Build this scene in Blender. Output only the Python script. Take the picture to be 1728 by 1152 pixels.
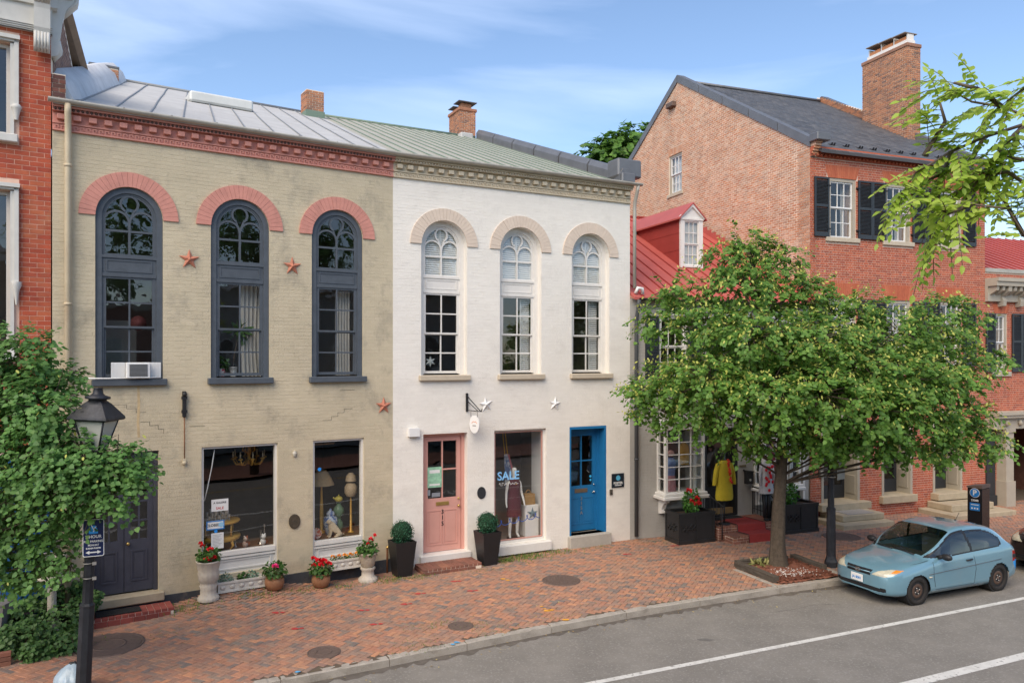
import bpy, bmesh, math, random
import numpy as np
from mathutils import Vector, Matrix
from mathutils.geometry import tessellate_polygon
R = math.radians
random.seed(7); np.random.seed(7)
for o in list(bpy.data.objects): bpy.data.objects.remove(o)
SC = bpy.context.scene
COL = SC.collection

# ---------------------------------------------------------------- camera
CAM_H = 5.0; FPX = 1300.0; HORIZON = 605.0
cam = bpy.data.cameras.new('Camera'); camo = bpy.data.objects.new('Camera', cam); COL.objects.link(camo)
camo.location = (0, 0, CAM_H); camo.rotation_euler = (R(90), 0, 0)
cam.sensor_width = 36.0; cam.lens = 36.0 * FPX / 1728.0; cam.shift_y = (HORIZON - 576.0) / 1728.0
cam.clip_start = 0.05; cam.clip_end = 3000
SC.camera = camo

# ---------------------------------------------------------------- sky and sun
SUN_EL, SUN_AZ = 46.0, 203.0          # azimuth clockwise from +Y: behind the camera
W = bpy.data.worlds.new('World'); SC.world = W; W.use_nodes = True
nt = W.node_tree; N = nt.nodes; LK = nt.links
bg = N['Background']; bg.inputs['Strength'].default_value = 0.130
sky = N.new('ShaderNodeTexSky'); sky.sky_type = 'NISHITA'; sky.sun_disc = False
sky.sun_elevation = R(SUN_EL); sky.sun_rotation = R(SUN_AZ); sky.altitude = 300
sky.air_density = 1.0; sky.dust_density = 0.5; sky.ozone_density = 2.0
tc = N.new('ShaderNodeTexCoord')
mp = N.new('ShaderNodeMapping'); mp.inputs['Rotation'].default_value = (0.12, -0.10, 0.5); mp.inputs['Scale'].default_value = (1.0, 3.2, 9.0)
LK.new(tc.outputs['Generated'], mp.inputs['Vector'])
nz = N.new('ShaderNodeTexNoise'); nz.inputs['Scale'].default_value = 1.15; nz.inputs['Detail'].default_value = 7; nz.inputs['Roughness'].default_value = 0.5; nz.inputs['Distortion'].default_value = 0.5
LK.new(mp.outputs[0], nz.inputs['Vector'])
rp = N.new('ShaderNodeValToRGB'); rp.color_ramp.elements[0].position = 0.47; rp.color_ramp.elements[1].position = 0.80
rp.color_ramp.elements[0].color = (0, 0, 0, 1); rp.color_ramp.elements[1].color = (0.6, 0.6, 0.6, 1)
LK.new(nz.outputs['Fac'], rp.inputs['Fac'])
mx = N.new('ShaderNodeMix'); mx.data_type = 'RGBA'
mx.inputs['B'].default_value = (4.9, 5.7, 7.4, 1)
LK.new(rp.outputs['Color'], mx.inputs['Factor']); LK.new(sky.outputs['Color'], mx.inputs['A'])
LK.new(mx.outputs['Result'], bg.inputs['Color'])
sl = bpy.data.lights.new('Sun', 'SUN'); slo = bpy.data.objects.new('Sun', sl); COL.objects.link(slo)
sl.energy = 2.45; sl.angle = R(55); sl.color = (1.0, 0.84, 0.64)
slo.rotation_euler = (R(90 - SUN_EL), 0, R(180 - SUN_AZ) ); slo.location = (-10, -12, 30)
SC.view_settings.view_transform = 'Standard'; SC.view_settings.look = 'None'
SC.view_settings.exposure = 0.78; SC.view_settings.gamma = 1.0
SC.cycles.max_bounces = 8; SC.cycles.transparent_max_bounces = 12; SC.cycles.caustics_reflective = False; SC.cycles.caustics_refractive = False

# ---------------------------------------------------------------- materials
MATS = {}
def mat(name, col, rough=0.65, metal=0.0, var=0.10, vs=2.5, bump=0.0, bs=60.0, ramp=None, spec=0.4, coat=0.0, dirt=None, dsc=(1.2, 1.2, 0.35), damt=0.5, speck=None, trans=0.0):
    """procedural material on world position; ramp = list of colours picked per piece"""
    if name in MATS: return MATS[name]
    m = bpy.data.materials.new(name); m.use_nodes = True; MATS[name] = m
    t = m.node_tree; n = t.nodes; l = t.links
    b = n['Principled BSDF']; b.inputs['Roughness'].default_value = rough; b.inputs['Metallic'].default_value = metal
    b.inputs['Specular IOR Level'].default_value = spec; b.inputs['Coat Weight'].default_value = coat
    g = n.new('ShaderNodeNewGeometry')
    if ramp:
        oi = n.new('ShaderNodeObjectInfo'); ad = n.new('ShaderNodeMath'); ad.operation = 'ADD'
        l.new(g.outputs['Random Per Island'], ad.inputs[0]); l.new(oi.outputs['Random'], ad.inputs[1])
        fr = n.new('ShaderNodeMath'); fr.operation = 'FRACT'; l.new(ad.outputs[0], fr.inputs[0])
        cr = n.new('ShaderNodeValToRGB'); cr.color_ramp.interpolation = 'LINEAR'
        e = cr.color_ramp.elements
        while len(e) < len(ramp): e.new(0.5)
        for i, c in enumerate(ramp): e[i].position = i / (len(ramp) - 1); e[i].color = (*c, 1)
        l.new(fr.outputs[0], cr.inputs['Fac']); base = cr.outputs['Color']
    else:
        rgb = n.new('ShaderNodeRGB'); rgb.outputs[0].default_value = (*col, 1); base = rgb.outputs[0]
    if var > 0:
        nz = n.new('ShaderNodeTexNoise'); nz.inputs['Scale'].default_value = vs; nz.inputs['Detail'].default_value = 6; nz.inputs['Roughness'].default_value = 0.65
        l.new(g.outputs['Position'], nz.inputs['Vector'])
        mr = n.new('ShaderNodeMapRange'); mr.inputs['From Min'].default_value = 0.25; mr.inputs['From Max'].default_value = 0.75
        mr.inputs['To Min'].default_value = 1 - var; mr.inputs['To Max'].default_value = 1 + var
        l.new(nz.outputs['Fac'], mr.inputs['Value'])
        mu = n.new('ShaderNodeVectorMath'); mu.operation = 'SCALE'; l.new(base, mu.inputs[0]); l.new(mr.outputs[0], mu.inputs['Scale']); base = mu.outputs[0]
    if dirt:
        mp = n.new('ShaderNodeMapping'); mp.inputs['Scale'].default_value = dsc; l.new(g.outputs['Position'], mp.inputs['Vector'])
        n2 = n.new('ShaderNodeTexNoise'); n2.inputs['Scale'].default_value = 1.6; n2.inputs['Detail'].default_value = 9; n2.inputs['Roughness'].default_value = 0.7; l.new(mp.outputs[0], n2.inputs['Vector'])
        r2 = n.new('ShaderNodeValToRGB'); r2.color_ramp.elements[0].position = 0.52; r2.color_ramp.elements[1].position = 0.74
        r2.color_ramp.elements[0].color = (0, 0, 0, 1); r2.color_ramp.elements[1].color = (damt, damt, damt, 1); l.new(n2.outputs['Fac'], r2.inputs['Fac'])
        mm = n.new('ShaderNodeMix'); mm.data_type = 'RGBA'; mm.inputs['B'].default_value = (*dirt, 1)
        l.new(r2.outputs['Color'], mm.inputs['Factor']); l.new(base, mm.inputs['A']); base = mm.outputs['Result']
    if speck:
        c, sc_, th, am = speck
        n3 = n.new('ShaderNodeTexNoise'); n3.inputs['Scale'].default_value = sc_; n3.inputs['Detail'].default_value = 3; l.new(g.outputs['Position'], n3.inputs['Vector'])
        r3 = n.new('ShaderNodeValToRGB'); r3.color_ramp.elements[0].position = th; r3.color_ramp.elements[1].position = th + 0.06
        r3.color_ramp.elements[0].color = (0, 0, 0, 1); r3.color_ramp.elements[1].color = (am, am, am, 1); l.new(n3.outputs['Fac'], r3.inputs['Fac'])
        mm = n.new('ShaderNodeMix'); mm.data_type = 'RGBA'; mm.inputs['B'].default_value = (*c, 1)
        l.new(r3.outputs['Color'], mm.inputs['Factor']); l.new(base, mm.inputs['A']); base = mm.outputs['Result']
    l.new(base, b.inputs['Base Color'])
    if bump > 0:
        nb = n.new('ShaderNodeTexNoise'); nb.inputs['Scale'].default_value = bs; nb.inputs['Detail'].default_value = 5; l.new(g.outputs['Position'], nb.inputs['Vector'])
        bp = n.new('ShaderNodeBump'); bp.inputs['Strength'].default_value = min(1, bump); bp.inputs['Distance'].default_value = 0.012; l.new(nb.outputs['Fac'], bp.inputs['Height']); l.new(bp.outputs[0], b.inputs['Normal'])
    if trans > 0:
        out = n['Material Output']; tr = n.new('ShaderNodeBsdfTranslucent'); ms = n.new('ShaderNodeMixShader'); ms.inputs[0].default_value = trans
        l.new(base, tr.inputs['Color']); l.new(b.outputs[0], ms.inputs[1]); l.new(tr.outputs[0], ms.inputs[2]); l.new(ms.outputs[0], out.inputs['Surface'])
    return m

def glass(name, tint=(0.9, 0.93, 0.92), refl=0.0, wob=0.3, ws=3.0):
    if name in MATS: return MATS[name]
    m = bpy.data.materials.new(name); m.use_nodes = True; MATS[name] = m
    t = m.node_tree; n = t.nodes; l = t.links; n.remove(n['Principled BSDF'])
    tr = n.new('ShaderNodeBsdfTransparent'); tr.inputs[0].default_value = (*tint, 1)
    gl = n.new('ShaderNodeBsdfGlossy'); gl.inputs['Roughness'].default_value = 0.0; gl.inputs['Color'].default_value = (1, 1, 1, 1)
    g = n.new('ShaderNodeNewGeometry')
    dt = n.new('ShaderNodeVectorMath'); dt.operation = 'DOT_PRODUCT'; l.new(g.outputs['Incoming'], dt.inputs[0]); l.new(g.outputs['Normal'], dt.inputs[1])
    def mth(op, a, b=0.0):
        q = n.new('ShaderNodeMath'); q.operation = op
        for i, v in enumerate((a, b)):
            if isinstance(v, (int, float)): q.inputs[i].default_value = v
            else: l.new(v, q.inputs[i])
        return q.outputs[0]
    ab = mth('ABSOLUTE', dt.outputs['Value']); inv = mth('SUBTRACT', 1.0, ab); p5 = mth('POWER', inv, 5.0)      # Schlick, both faces of a thin pane
    ad = n.new('ShaderNodeMath'); ad.operation = 'MULTIPLY_ADD'; ad.inputs[1].default_value = 0.86; ad.inputs[2].default_value = 0.085 + refl; ad.use_clamp = True
    l.new(p5, ad.inputs[0])
    nb = n.new('ShaderNodeTexNoise'); nb.inputs['Scale'].default_value = ws; nb.inputs['Detail'].default_value = 1; l.new(g.outputs['Position'], nb.inputs['Vector'])
    bp = n.new('ShaderNodeBump'); bp.inputs['Strength'].default_value = wob; bp.inputs['Distance'].default_value = 0.01; l.new(nb.outputs['Fac'], bp.inputs['Height']); l.new(bp.outputs[0], gl.inputs['Normal'])
    ms = n.new('ShaderNodeMixShader'); l.new(ad.outputs[0], ms.inputs[0]); l.new(tr.outputs[0], ms.inputs[1]); l.new(gl.outputs[0], ms.inputs[2])
    l.new(ms.outputs[0], n['Material Output'].inputs['Surface'])
    return m

# ---------------------------------------------------------------- mesh builder
class MB:
    def __init__(s): s.v = []; s.f = []; s.sm = []
    def add(s, vs, fs, smooth=False):
        o = len(s.v); s.v += [tuple(v) for v in vs]; s.f += [tuple(i + o for i in f) for f in fs]; s.sm += [smooth] * len(fs); return s
    def box(s, x0, x1, y0, y1, z0, z1, M=None, skip=''):
        vs = [(x0, y0, z0), (x1, y0, z0), (x1, y1, z0), (x0, y1, z0), (x0, y0, z1), (x1, y0, z1), (x1, y1, z1), (x0, y1, z1)]
        if M: vs = [M @ Vector(v) for v in vs]
        F = {'b': (0, 3, 2, 1), 't': (4, 5, 6, 7), 'f': (0, 1, 5, 4), 'r': (1, 2, 6, 5), 'k': (2, 3, 7, 6), 'l': (3, 0, 4, 7)}
        return s.add(vs, [F[k] for k in F if k not in skip])
    def bevbox(s, x0, x1, y0, y1, z0, z1, b=0.01, M=None):
        """box with chamfered edges all round"""
        bm = bmesh.new(); bmesh.ops.create_cube(bm, size=1)
        for v in bm.verts: v.co = Vector(((x0 + x1) / 2 + v.co.x * (x1 - x0), (y0 + y1) / 2 + v.co.y * (y1 - y0), (z0 + z1) / 2 + v.co.z * (z1 - z0)))
        bmesh.ops.bevel(bm, geom=list(bm.edges), offset=b, segments=1, affect='EDGES', profile=0.5)
        return s.bm(bm, M)
    def bm(s, bm, M=None, smooth=False):
        bm.verts.index_update(); vs = [(M @ v.co if M else v.co.copy()) for v in bm.verts]; fs = [[v.index for v in f.verts] for f in bm.faces]
        bm.free(); return s.add(vs, fs, smooth)
    def prism(s, poly, y0, y1, M=None, smooth=False):
        """polygon in (x,z) extruded from y0 to y1"""
        n = len(poly); vs = [(x, y0, z) for x, z in poly] + [(x, y1, z) for x, z in poly]
        if M: vs = [M @ Vector(v) for v in vs]
        tri = tessellate_polygon([[Vector((x, z, 0)) for x, z in poly]])
        fs = [t for t in tri] + [tuple(i + n for i in reversed(t)) for t in tri] + [(i, (i + 1) % n, (i + 1) % n + n, i + n) for i in range(n)]
        return s.add(vs, fs, smooth)
    def tube(s, pts, rad, n=8, M=None, cap=True, flat=1.0):
        pts = [Vector(p) for p in pts]; k = len(pts)
        if not hasattr(rad, '__len__'): rad = [rad] * k
        vs = []; up = Vector((0.13, 0.21, 1)).normalized()
        for i, p in enumerate(pts):
            d = (pts[min(i + 1, k - 1)] - pts[max(i - 1, 0)]).normalized()
            a = d.cross(up)
            if a.length < 0.2: a = d.cross(Vector((1, 0.1, 0)))
            a.normalize(); b = d.cross(a).normalized(); up = -b if b.dot(up) < 0 else b
            b = up; a = d.cross(b).normalized()
            for j in range(n):
                t = 2 * math.pi * j / n; vs.append(p + a * (math.cos(t) * rad[i]) + b * (math.sin(t) * rad[i] * flat))
        if M: vs = [M @ v for v in vs]
        fs = [(i * n + j, i * n + (j + 1) % n, (i + 1) * n + (j + 1) % n, (i + 1) * n + j) for i in range(k - 1) for j in range(n)]
        if cap: fs += [tuple(range(n)), tuple(range((k - 1) * n, k * n))]
        return s.add(vs, fs, True)
    def lathe(s, prof, n=20, M=None, flute=0, fd=0.0, cap=True, smooth=True):
        vs = []
        for r, z in prof:
            for j in range(n):
                t = 2 * math.pi * j / n; rr = r * (1 + (fd * math.cos(t * flute) if flute else 0)); vs.append(Vector((rr * math.cos(t), rr * math.sin(t), z)))
        if M: vs = [M @ v for v in vs]
        k = len(prof)
        fs = [(i * n + j, i * n + (j + 1) % n, (i + 1) * n + (j + 1) % n, (i + 1) * n + j) for i in range(k - 1) for j in range(n)]
        s.add(vs, fs, smooth)
        if cap: s.add([vs[j] for j in range(n)], [tuple(range(n))]); s.add([vs[(k - 1) * n + j] for j in range(n)], [tuple(range(n))])
        return s
    def ribbon(s, pts, w, y0, y1, closed=False):
        """bar of width w following 2D path pts (x,z), from y0 (front) to y1"""
        n = len(pts); P = [Vector((p[0], p[1])) for p in pts]; L_, R_ = [], []
        for i in range(n):
            if closed: a, b = P[i - 1], P[(i + 1) % n]; d1 = (P[i] - a).normalized(); d2 = (b - P[i]).normalized()
            else:
                d1 = (P[i] - P[i - 1]).normalized() if i else (P[1] - P[0]).normalized(); d2 = (P[i + 1] - P[i]).normalized() if i < n - 1 else d1
            d = (d1 + d2).normalized(); nn = Vector((-d.y, d.x)); k = 1 / max(0.4, nn.dot(Vector((-d1.y, d1.x))))
            L_.append(P[i] + nn * (w / 2 * k)); R_.append(P[i] - nn * (w / 2 * k))
        vs = [(p.x, y0, p.y) for p in L_] + [(p.x, y0, p.y) for p in R_] + [(p.x, y1, p.y) for p in L_] + [(p.x, y1, p.y) for p in R_]
        fs = []
        for i in range(n if closed else n - 1):
            j = (i + 1) % n
            fs += [(i, n + i, n + j, j), (2 * n + i, 2 * n + j, 3 * n + j, 3 * n + i), (i, j, 2 * n + j, 2 * n + i), (n + i, 3 * n + i, 3 * n + j, n + j)]
        if not closed: fs += [(0, 2 * n, 3 * n, n), (n - 1, 2 * n - 1, 4 * n - 1, 3 * n - 1)]
        return s.add(vs, fs)
    def sphere(s, c, r, n=10, M=None, sq=(1, 1, 1)):
        vs = []; c = Vector(c)
        for i in range(n // 2 + 1):
            p = math.pi * i / (n // 2)
            for j in range(n): t = 2 * math.pi * j / n; vs.append(c + Vector((r * sq[0] * math.sin(p) * math.cos(t), r * sq[1] * math.sin(p) * math.sin(t), r * sq[2] * math.cos(p))))
        if M: vs = [M @ v for v in vs]
        return s.add(vs, [(i * n + j, i * n + (j + 1) % n, (i + 1) * n + (j + 1) % n, (i + 1) * n + j) for i in range(n // 2) for j in range(n)], True)
    def mesh(s, name):
        me = bpy.data.meshes.new(name); me.from_pydata(s.v, [], s.f)
        if any(s.sm): me.polygons.foreach_set('use_smooth', s.sm)
        me.update(); bm = bmesh.new(); bm.from_mesh(me)
        bmesh.ops.recalc_face_normals(bm, faces=bm.faces); bm.to_mesh(me); bm.free(); return me
    def build(s, name, m, parent=None, loc=(0, 0, 0), rz=0.0, **kw):
        return link(name, s.mesh(name), m, parent, loc, rz, **kw)

def link(name, me, m, parent=None, loc=(0, 0, 0), rz=0.0, label=None, cat=None, group=None, kind=None):
    o = bpy.data.objects.new(name, me); COL.objects.link(o)
    if m and me and not me.materials: me.materials.append(m)
    o.parent = parent; o.location = loc; o.rotation_euler = (0, 0, rz)
    return tag(o, label, cat, group, kind)
def tag(o, label=None, cat=None, group=None, kind=None):
    if label: o['label'] = label
    if cat: o['category'] = cat
    if group: o['group'] = group
    if kind: o['kind'] = kind
    return o
def thing(name, label, cat, loc=(0, 0, 0), rz=0.0, group=None):
    o = bpy.data.objects.new(name, None); COL.objects.link(o); o.empty_display_size = 0.2
    o.location = loc; o.rotation_euler = (0, 0, rz); return tag(o, label, cat, group)
def copy_tree(o, parent=None):
    c = o.copy(); COL.objects.link(c); c.parent = parent
    for ch in o.children: copy_tree(ch, c)
    return c
def arc(cx, cz, r, a0, a1, n): return [(cx + r * math.cos(R(a0 + (a1 - a0) * i / n)), cz + r * math.sin(R(a0 + (a1 - a0) * i / n))) for i in range(n + 1)]
def T(x, y, z, rz=0.0, rx=0.0, ry=0.0): return Matrix.Translation((x, y, z)) @ Matrix.Rotation(rz, 4, 'Z') @ Matrix.Rotation(rx, 4, 'X') @ Matrix.Rotation(ry, 4, 'Y')
def pxof(p):
    """picture position (photo pixels) of a world point: used only to rank pieces by size"""
    if p[1] < 0.3: return (-9e9, -9e9)
    return (864 + FPX * p[0] / p[1], HORIZON - FPX * (p[2] - CAM_H) / p[1])
FONT = None
def text(body, size, m, parent, name, M, depth=0.004, align='CENTER', label=None, bold=0.0):
    c = bpy.data.curves.new(name, 'FONT'); c.body = body; c.size = size; c.align_x = align; c.align_y = 'CENTER'; c.extrude = depth; c.offset = bold
    c.resolution_u = 3
    o = bpy.data.objects.new(name, c); COL.objects.link(o)
    bpy.context.view_layer.update()
    me = bpy.data.meshes.new_from_object(o.evaluated_get(bpy.context.evaluated_depsgraph_get())); bpy.data.objects.remove(o)
    me.transform(M); me.materials.clear()
    return link(name, me, m, parent, label=label)
UP = Matrix.Rotation(R(90), 4, 'X')     # lays text into the x-z plane facing -y

# building frames: corner points of the row on the pavement (metres)
P0 = (-8.60, 14.41); P1 = (-2.808, 18.16); P2 = (3.262, 21.31); P3 = (9.147, 23.64); P4 = (16.08, 26.2)
def ang(a, b): return math.atan2(b[1] - a[1], b[0] - a[0])
A_BE, A_WH, A_GR, A_BR = ang(P0, P1), ang(P1, P2), ang(P2, P3), ang(P3, P4)
FR = {'be': (P0, A_BE), 'wh': (P1, A_WH), 'gr': (P2, A_GR), 'br': (P3, A_BR)}
def wp(b, s, d, z=0.0):
    (x, y), a = FR[b]; c, sn = math.cos(a), math.sin(a); return Vector((x + c * s - sn * d, y + sn * s + c * d, z))
def lp(b, x, y):
    (px, py), a = FR[b]; c, sn = math.cos(a), math.sin(a); dx, dy = x - px, y - py; return (dx * c + dy * sn, -dx * sn + dy * c)
def wall_h(x, y):
    """pavement height: it swells a little along the painted shop's wall"""
    s, d = lp('be', x, y)
    return 0.23 * math.exp(-((s - 3.35) / 1.2) ** 2) * math.exp(-abs(min(0.0, d)) / 1.3)
# ---------------------------------------------------------------- shared materials
m_glass = glass('window_glass', (0.94, 0.96, 0.955)); m_glass_shop = glass('shop_glass', (0.96, 0.97, 0.965), 0.0, 0.15, 1.2); m_carglass = glass('car_glass', (0.55, 0.62, 0.6), 0.02, 0.05, 1.0)
m_beige = mat('beige_paint', (0.565, 0.49, 0.345), 0.75, var=0.10, vs=0.9, bump=0.5, bs=45, dirt=(0.23, 0.21, 0.17), dsc=(1.1, 1.1, 0.9), damt=0.62)
m_white = mat('white_paint', (0.80, 0.765, 0.70), 0.7, var=0.045, vs=0.8, bump=0.45, bs=45, dirt=(0.55, 0.51, 0.46), dsc=(1.0, 1.0, 1.2), damt=0.28)
m_beige_b = mat('beige_painted_brick', None, 0.75, var=0.10, vs=0.9, bump=0.6, bs=45, ramp=[(0.565, 0.49, 0.345), (0.585, 0.505, 0.36), (0.55, 0.475, 0.335), (0.57, 0.49, 0.345), (0.54, 0.47, 0.33)], dirt=(0.23, 0.21, 0.17), dsc=(1.1, 1.1, 0.9), damt=0.62)
m_white_b = mat('white_painted_brick', None, 0.7, var=0.045, vs=0.8, bump=0.6, bs=45, ramp=[(0.80, 0.765, 0.70), (0.815, 0.78, 0.715), (0.785, 0.75, 0.685), (0.80, 0.765, 0.70)], dirt=(0.55, 0.51, 0.46), dsc=(1.0, 1.0, 1.2), damt=0.32)
m_pink = mat('salmon_paint', (0.60, 0.265, 0.21), 0.7, var=0.12, vs=6, bump=0.3, dirt=(0.25, 0.13, 0.11), damt=0.35)
m_cream = mat('cream_trim', (0.58, 0.50, 0.37), 0.7, var=0.10, vs=5, bump=0.3, dirt=(0.3, 0.27, 0.2), damt=0.3)
m_archcream = mat('pale_pink_trim', (0.66, 0.55, 0.45), 0.7, var=0.08, vs=6, bump=0.3)
m_slate = mat('slate_blue_paint', (0.082, 0.096, 0.114), 0.45, var=0.16, vs=5, bump=0.15)
m_dkslate = mat('dark_slate_paint', (0.06, 0.063, 0.085), 0.45, var=0.15, vs=5)
m_wframe = mat('white_window_paint', (0.72, 0.70, 0.66), 0.5, var=0.06, vs=6, dirt=(0.4, 0.37, 0.33), damt=0.25)
m_roofmetal = mat('grey_roof_metal', (0.46, 0.46, 0.45), 0.7, 0.0, var=0.12, vs=1.5, bump=0.1, bs=8, dirt=(0.33, 0.33, 0.325), damt=0.5, spec=0.15)
m_roofgreen = mat('green_roof_metal', (0.38, 0.37, 0.315), 0.7, 0.0, var=0.12, vs=1.5, bump=0.1, bs=8, dirt=(0.44, 0.44, 0.40), damt=0.5, spec=0.15)
m_seamgreen = mat('green_seam', (0.17, 0.235, 0.18), 0.5, var=0.1)
m_seamgrey = mat('grey_seam', (0.22, 0.235, 0.25), 0.5, var=0.1)
m_redroof = mat('red_roof_metal', (0.44, 0.105, 0.085), 0.5, var=0.12, vs=1.5, dirt=(0.33, 0.09, 0.08), damt=0.4)
m_redcheek = mat('dark_red_metal', (0.33, 0.055, 0.045), 0.5, var=0.12, vs=2)
m_gutter = mat('gutter_metal', (0.42, 0.40, 0.35), 0.45, 0.2, var=0.15, vs=4, dirt=(0.22, 0.2, 0.17), damt=0.5)
m_lead = mat('lead_flashing', (0.16, 0.165, 0.175), 0.45, 0.3, var=0.18, vs=2)
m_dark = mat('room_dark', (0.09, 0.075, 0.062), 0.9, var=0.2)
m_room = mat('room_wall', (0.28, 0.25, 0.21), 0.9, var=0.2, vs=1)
m_black = mat('black_iron', (0.018, 0.018, 0.02), 0.5, var=0.2, vs=8, bump=0.15)
m_iron = mat('cast_iron', (0.13, 0.092, 0.076), 0.75, var=0.25, vs=14, bump=0.4, bs=90)
m_gold = mat('gilt', (0.62, 0.35, 0.07), 0.4, 0.25, var=0.2, vs=20)
m_brass = mat('brass', (0.55, 0.38, 0.13), 0.3, 0.8, var=0.15, vs=20)
m_stone = mat('sandstone', (0.43, 0.36, 0.25), 0.85, var=0.15, vs=4, bump=0.5, dirt=(0.24, 0.205, 0.15), damt=0.5)
m_sill = mat('stone_sill', (0.50, 0.43, 0.33), 0.8, var=0.10, vs=5, bump=0.3)
m_taupe = mat('taupe_paint', (0.40, 0.36, 0.29), 0.6, var=0.08, vs=4)
m_shut = mat('shutter_charcoal', (0.030, 0.036, 0.042), 0.4, var=0.15, vs=6)
m_grey = mat('grey_paint', (0.40, 0.385, 0.355), 0.75, var=0.10, vs=1.5, bump=0.5, dirt=(0.26, 0.24, 0.21), damt=0.4)
m_mort_orange = mat('mortar_orange', (0.70, 0.47, 0.36), 0.9, var=0.15, vs=4, bump=0.4)
m_mort_red = mat('mortar_pink', (0.66, 0.49, 0.39), 0.9, var=0.15, vs=4, bump=0.4)
m_mort = mat('mortar_pale', (0.78, 0.67, 0.54), 0.9, var=0.18, vs=3, bump=0.4)
RED = [(0.40, 0.075, 0.035), (0.46, 0.095, 0.045), (0.36, 0.065, 0.035), (0.43, 0.10, 0.05), (0.48, 0.125, 0.055), (0.33, 0.055, 0.03)]
m_brick_red = mat('orange_red_brick', None, 0.8, var=0.18, vs=5, bump=0.4, ramp=RED, dirt=(0.55, 0.30, 0.15), dsc=(0.8, 0.8, 0.8), damt=0.35)
m_brick_house = mat('red_house_brick', None, 0.8, var=0.15, vs=5, bump=0.4, ramp=[(0.42, 0.10, 0.05), (0.49, 0.13, 0.063), (0.35, 0.085, 0.046), (0.45, 0.13, 0.066), (0.30, 0.08, 0.048), (0.44, 0.11, 0.055)])
m_brick_gable = mat('weathered_gable_brick', None, 0.85, var=0.2, vs=1.5, bump=0.4, ramp=[(0.52, 0.25, 0.14), (0.57, 0.33, 0.21), (0.48, 0.20, 0.105), (0.61, 0.40, 0.28), (0.42, 0.23, 0.15), (0.55, 0.24, 0.12), (0.59, 0.35, 0.23)], dirt=(0.68, 0.53, 0.40), dsc=(0.5, 0.5, 0.5), damt=0.5)
m_brick_old = mat('old_chimney_brick', None, 0.85, var=0.2, vs=4, bump=0.4, ramp=[(0.42, 0.18, 0.095), (0.48, 0.21, 0.11), (0.27, 0.135, 0.09), (0.51, 0.24, 0.13), (0.20, 0.115, 0.09), (0.45, 0.19, 0.10)])
m_jack = mat('rubbed_brick', None, 0.8, var=0.12, vs=8, ramp=[(0.48, 0.135, 0.065), (0.43, 0.11, 0.055), (0.52, 0.16, 0.08)])
m_leafpot = mat('geranium_leaf', None, 0.5, var=0.2, vs=9, ramp=[(0.05, 0.13, 0.025), (0.08, 0.18, 0.035), (0.04, 0.10, 0.02)], trans=0.25)
m_petal = mat('red_petal', None, 0.5, var=0.1, ramp=[(0.62, 0.012, 0.02), (0.75, 0.02, 0.035), (0.5, 0.008, 0.015)])
m_petalpink = mat('pink_petal', None, 0.5, var=0.1, ramp=[(0.8, 0.05, 0.22), (0.85, 0.08, 0.3)])
m_petalor = mat('orange_petal', None, 0.5, var=0.1, ramp=[(0.85, 0.25, 0.02), (0.9, 0.45, 0.03), (0.8, 0.15, 0.02)])
m_paper = mat('white_paper', (0.75, 0.75, 0.74), 0.6, var=0.03)
m_blueink = mat('blue_ink', (0.02, 0.20, 0.55), 0.5, var=0.05); m_redink = mat('red_ink', (0.5, 0.03, 0.03), 0.5, var=0.05); m_blackink = mat('black_ink', (0.02, 0.02, 0.025), 0.5, var=0.05)
m_plain_white = mat('gloss_white', (0.75, 0.75, 0.74), 0.4, var=0.03)

# ---------------------------------------------------------------- walls and bricks
def wall_panel(outer, holes, thick, m, name, parent, rz=0.0, loc=(0, 0, 0)):
    """solid wall: polygon with openings, reveals `thick` deep; front face at y=0"""
    polys = [outer] + holes; flat = [p for q in polys for p in q]
    tri = tessellate_polygon([[Vector((x, z, 0)) for x, z in q] for q in polys])
    mb = MB(); mb.add([(x, 0, z) for x, z in flat], tri); mb.add([(x, thick, z) for x, z in flat], [tuple(reversed(t)) for t in tri])
    for q in polys:
        n = len(q); mb.add([(x, 0, z) for x, z in q] + [(x, thick, z) for x, z in q], [(i, (i + 1) % n, (i + 1) % n + n, i + n) for i in range(n)])
    return mb.build(name, m, parent, loc, rz)
def rect(s0, s1, z0, z1): return [(s0, z0), (s1, z0), (s1, z1), (s0, z1)]
def arch_open(c, r, z0, zs, n=16): return [(c - r, z0), (c + r, z0)] + arc(c, zs, r, 0, 180, n)
def blocked_fn(rects=(), arches=()):
    """spans taken by openings at height z0..z1"""
    def f(z0, z1):
        out = []
        for s0, s1, a, b in rects:
            if z1 > a + 0.01 and z0 < b - 0.01: out.append((s0, s1))
        for c, r, zs in arches:
            zm = (z0 + z1) / 2
            if zs <= zm < zs + r: h = math.sqrt(r * r - (zm - zs) ** 2); out.append((c - h, c + h))
        return out
    return f
BRICK_CACHE = {}
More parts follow.
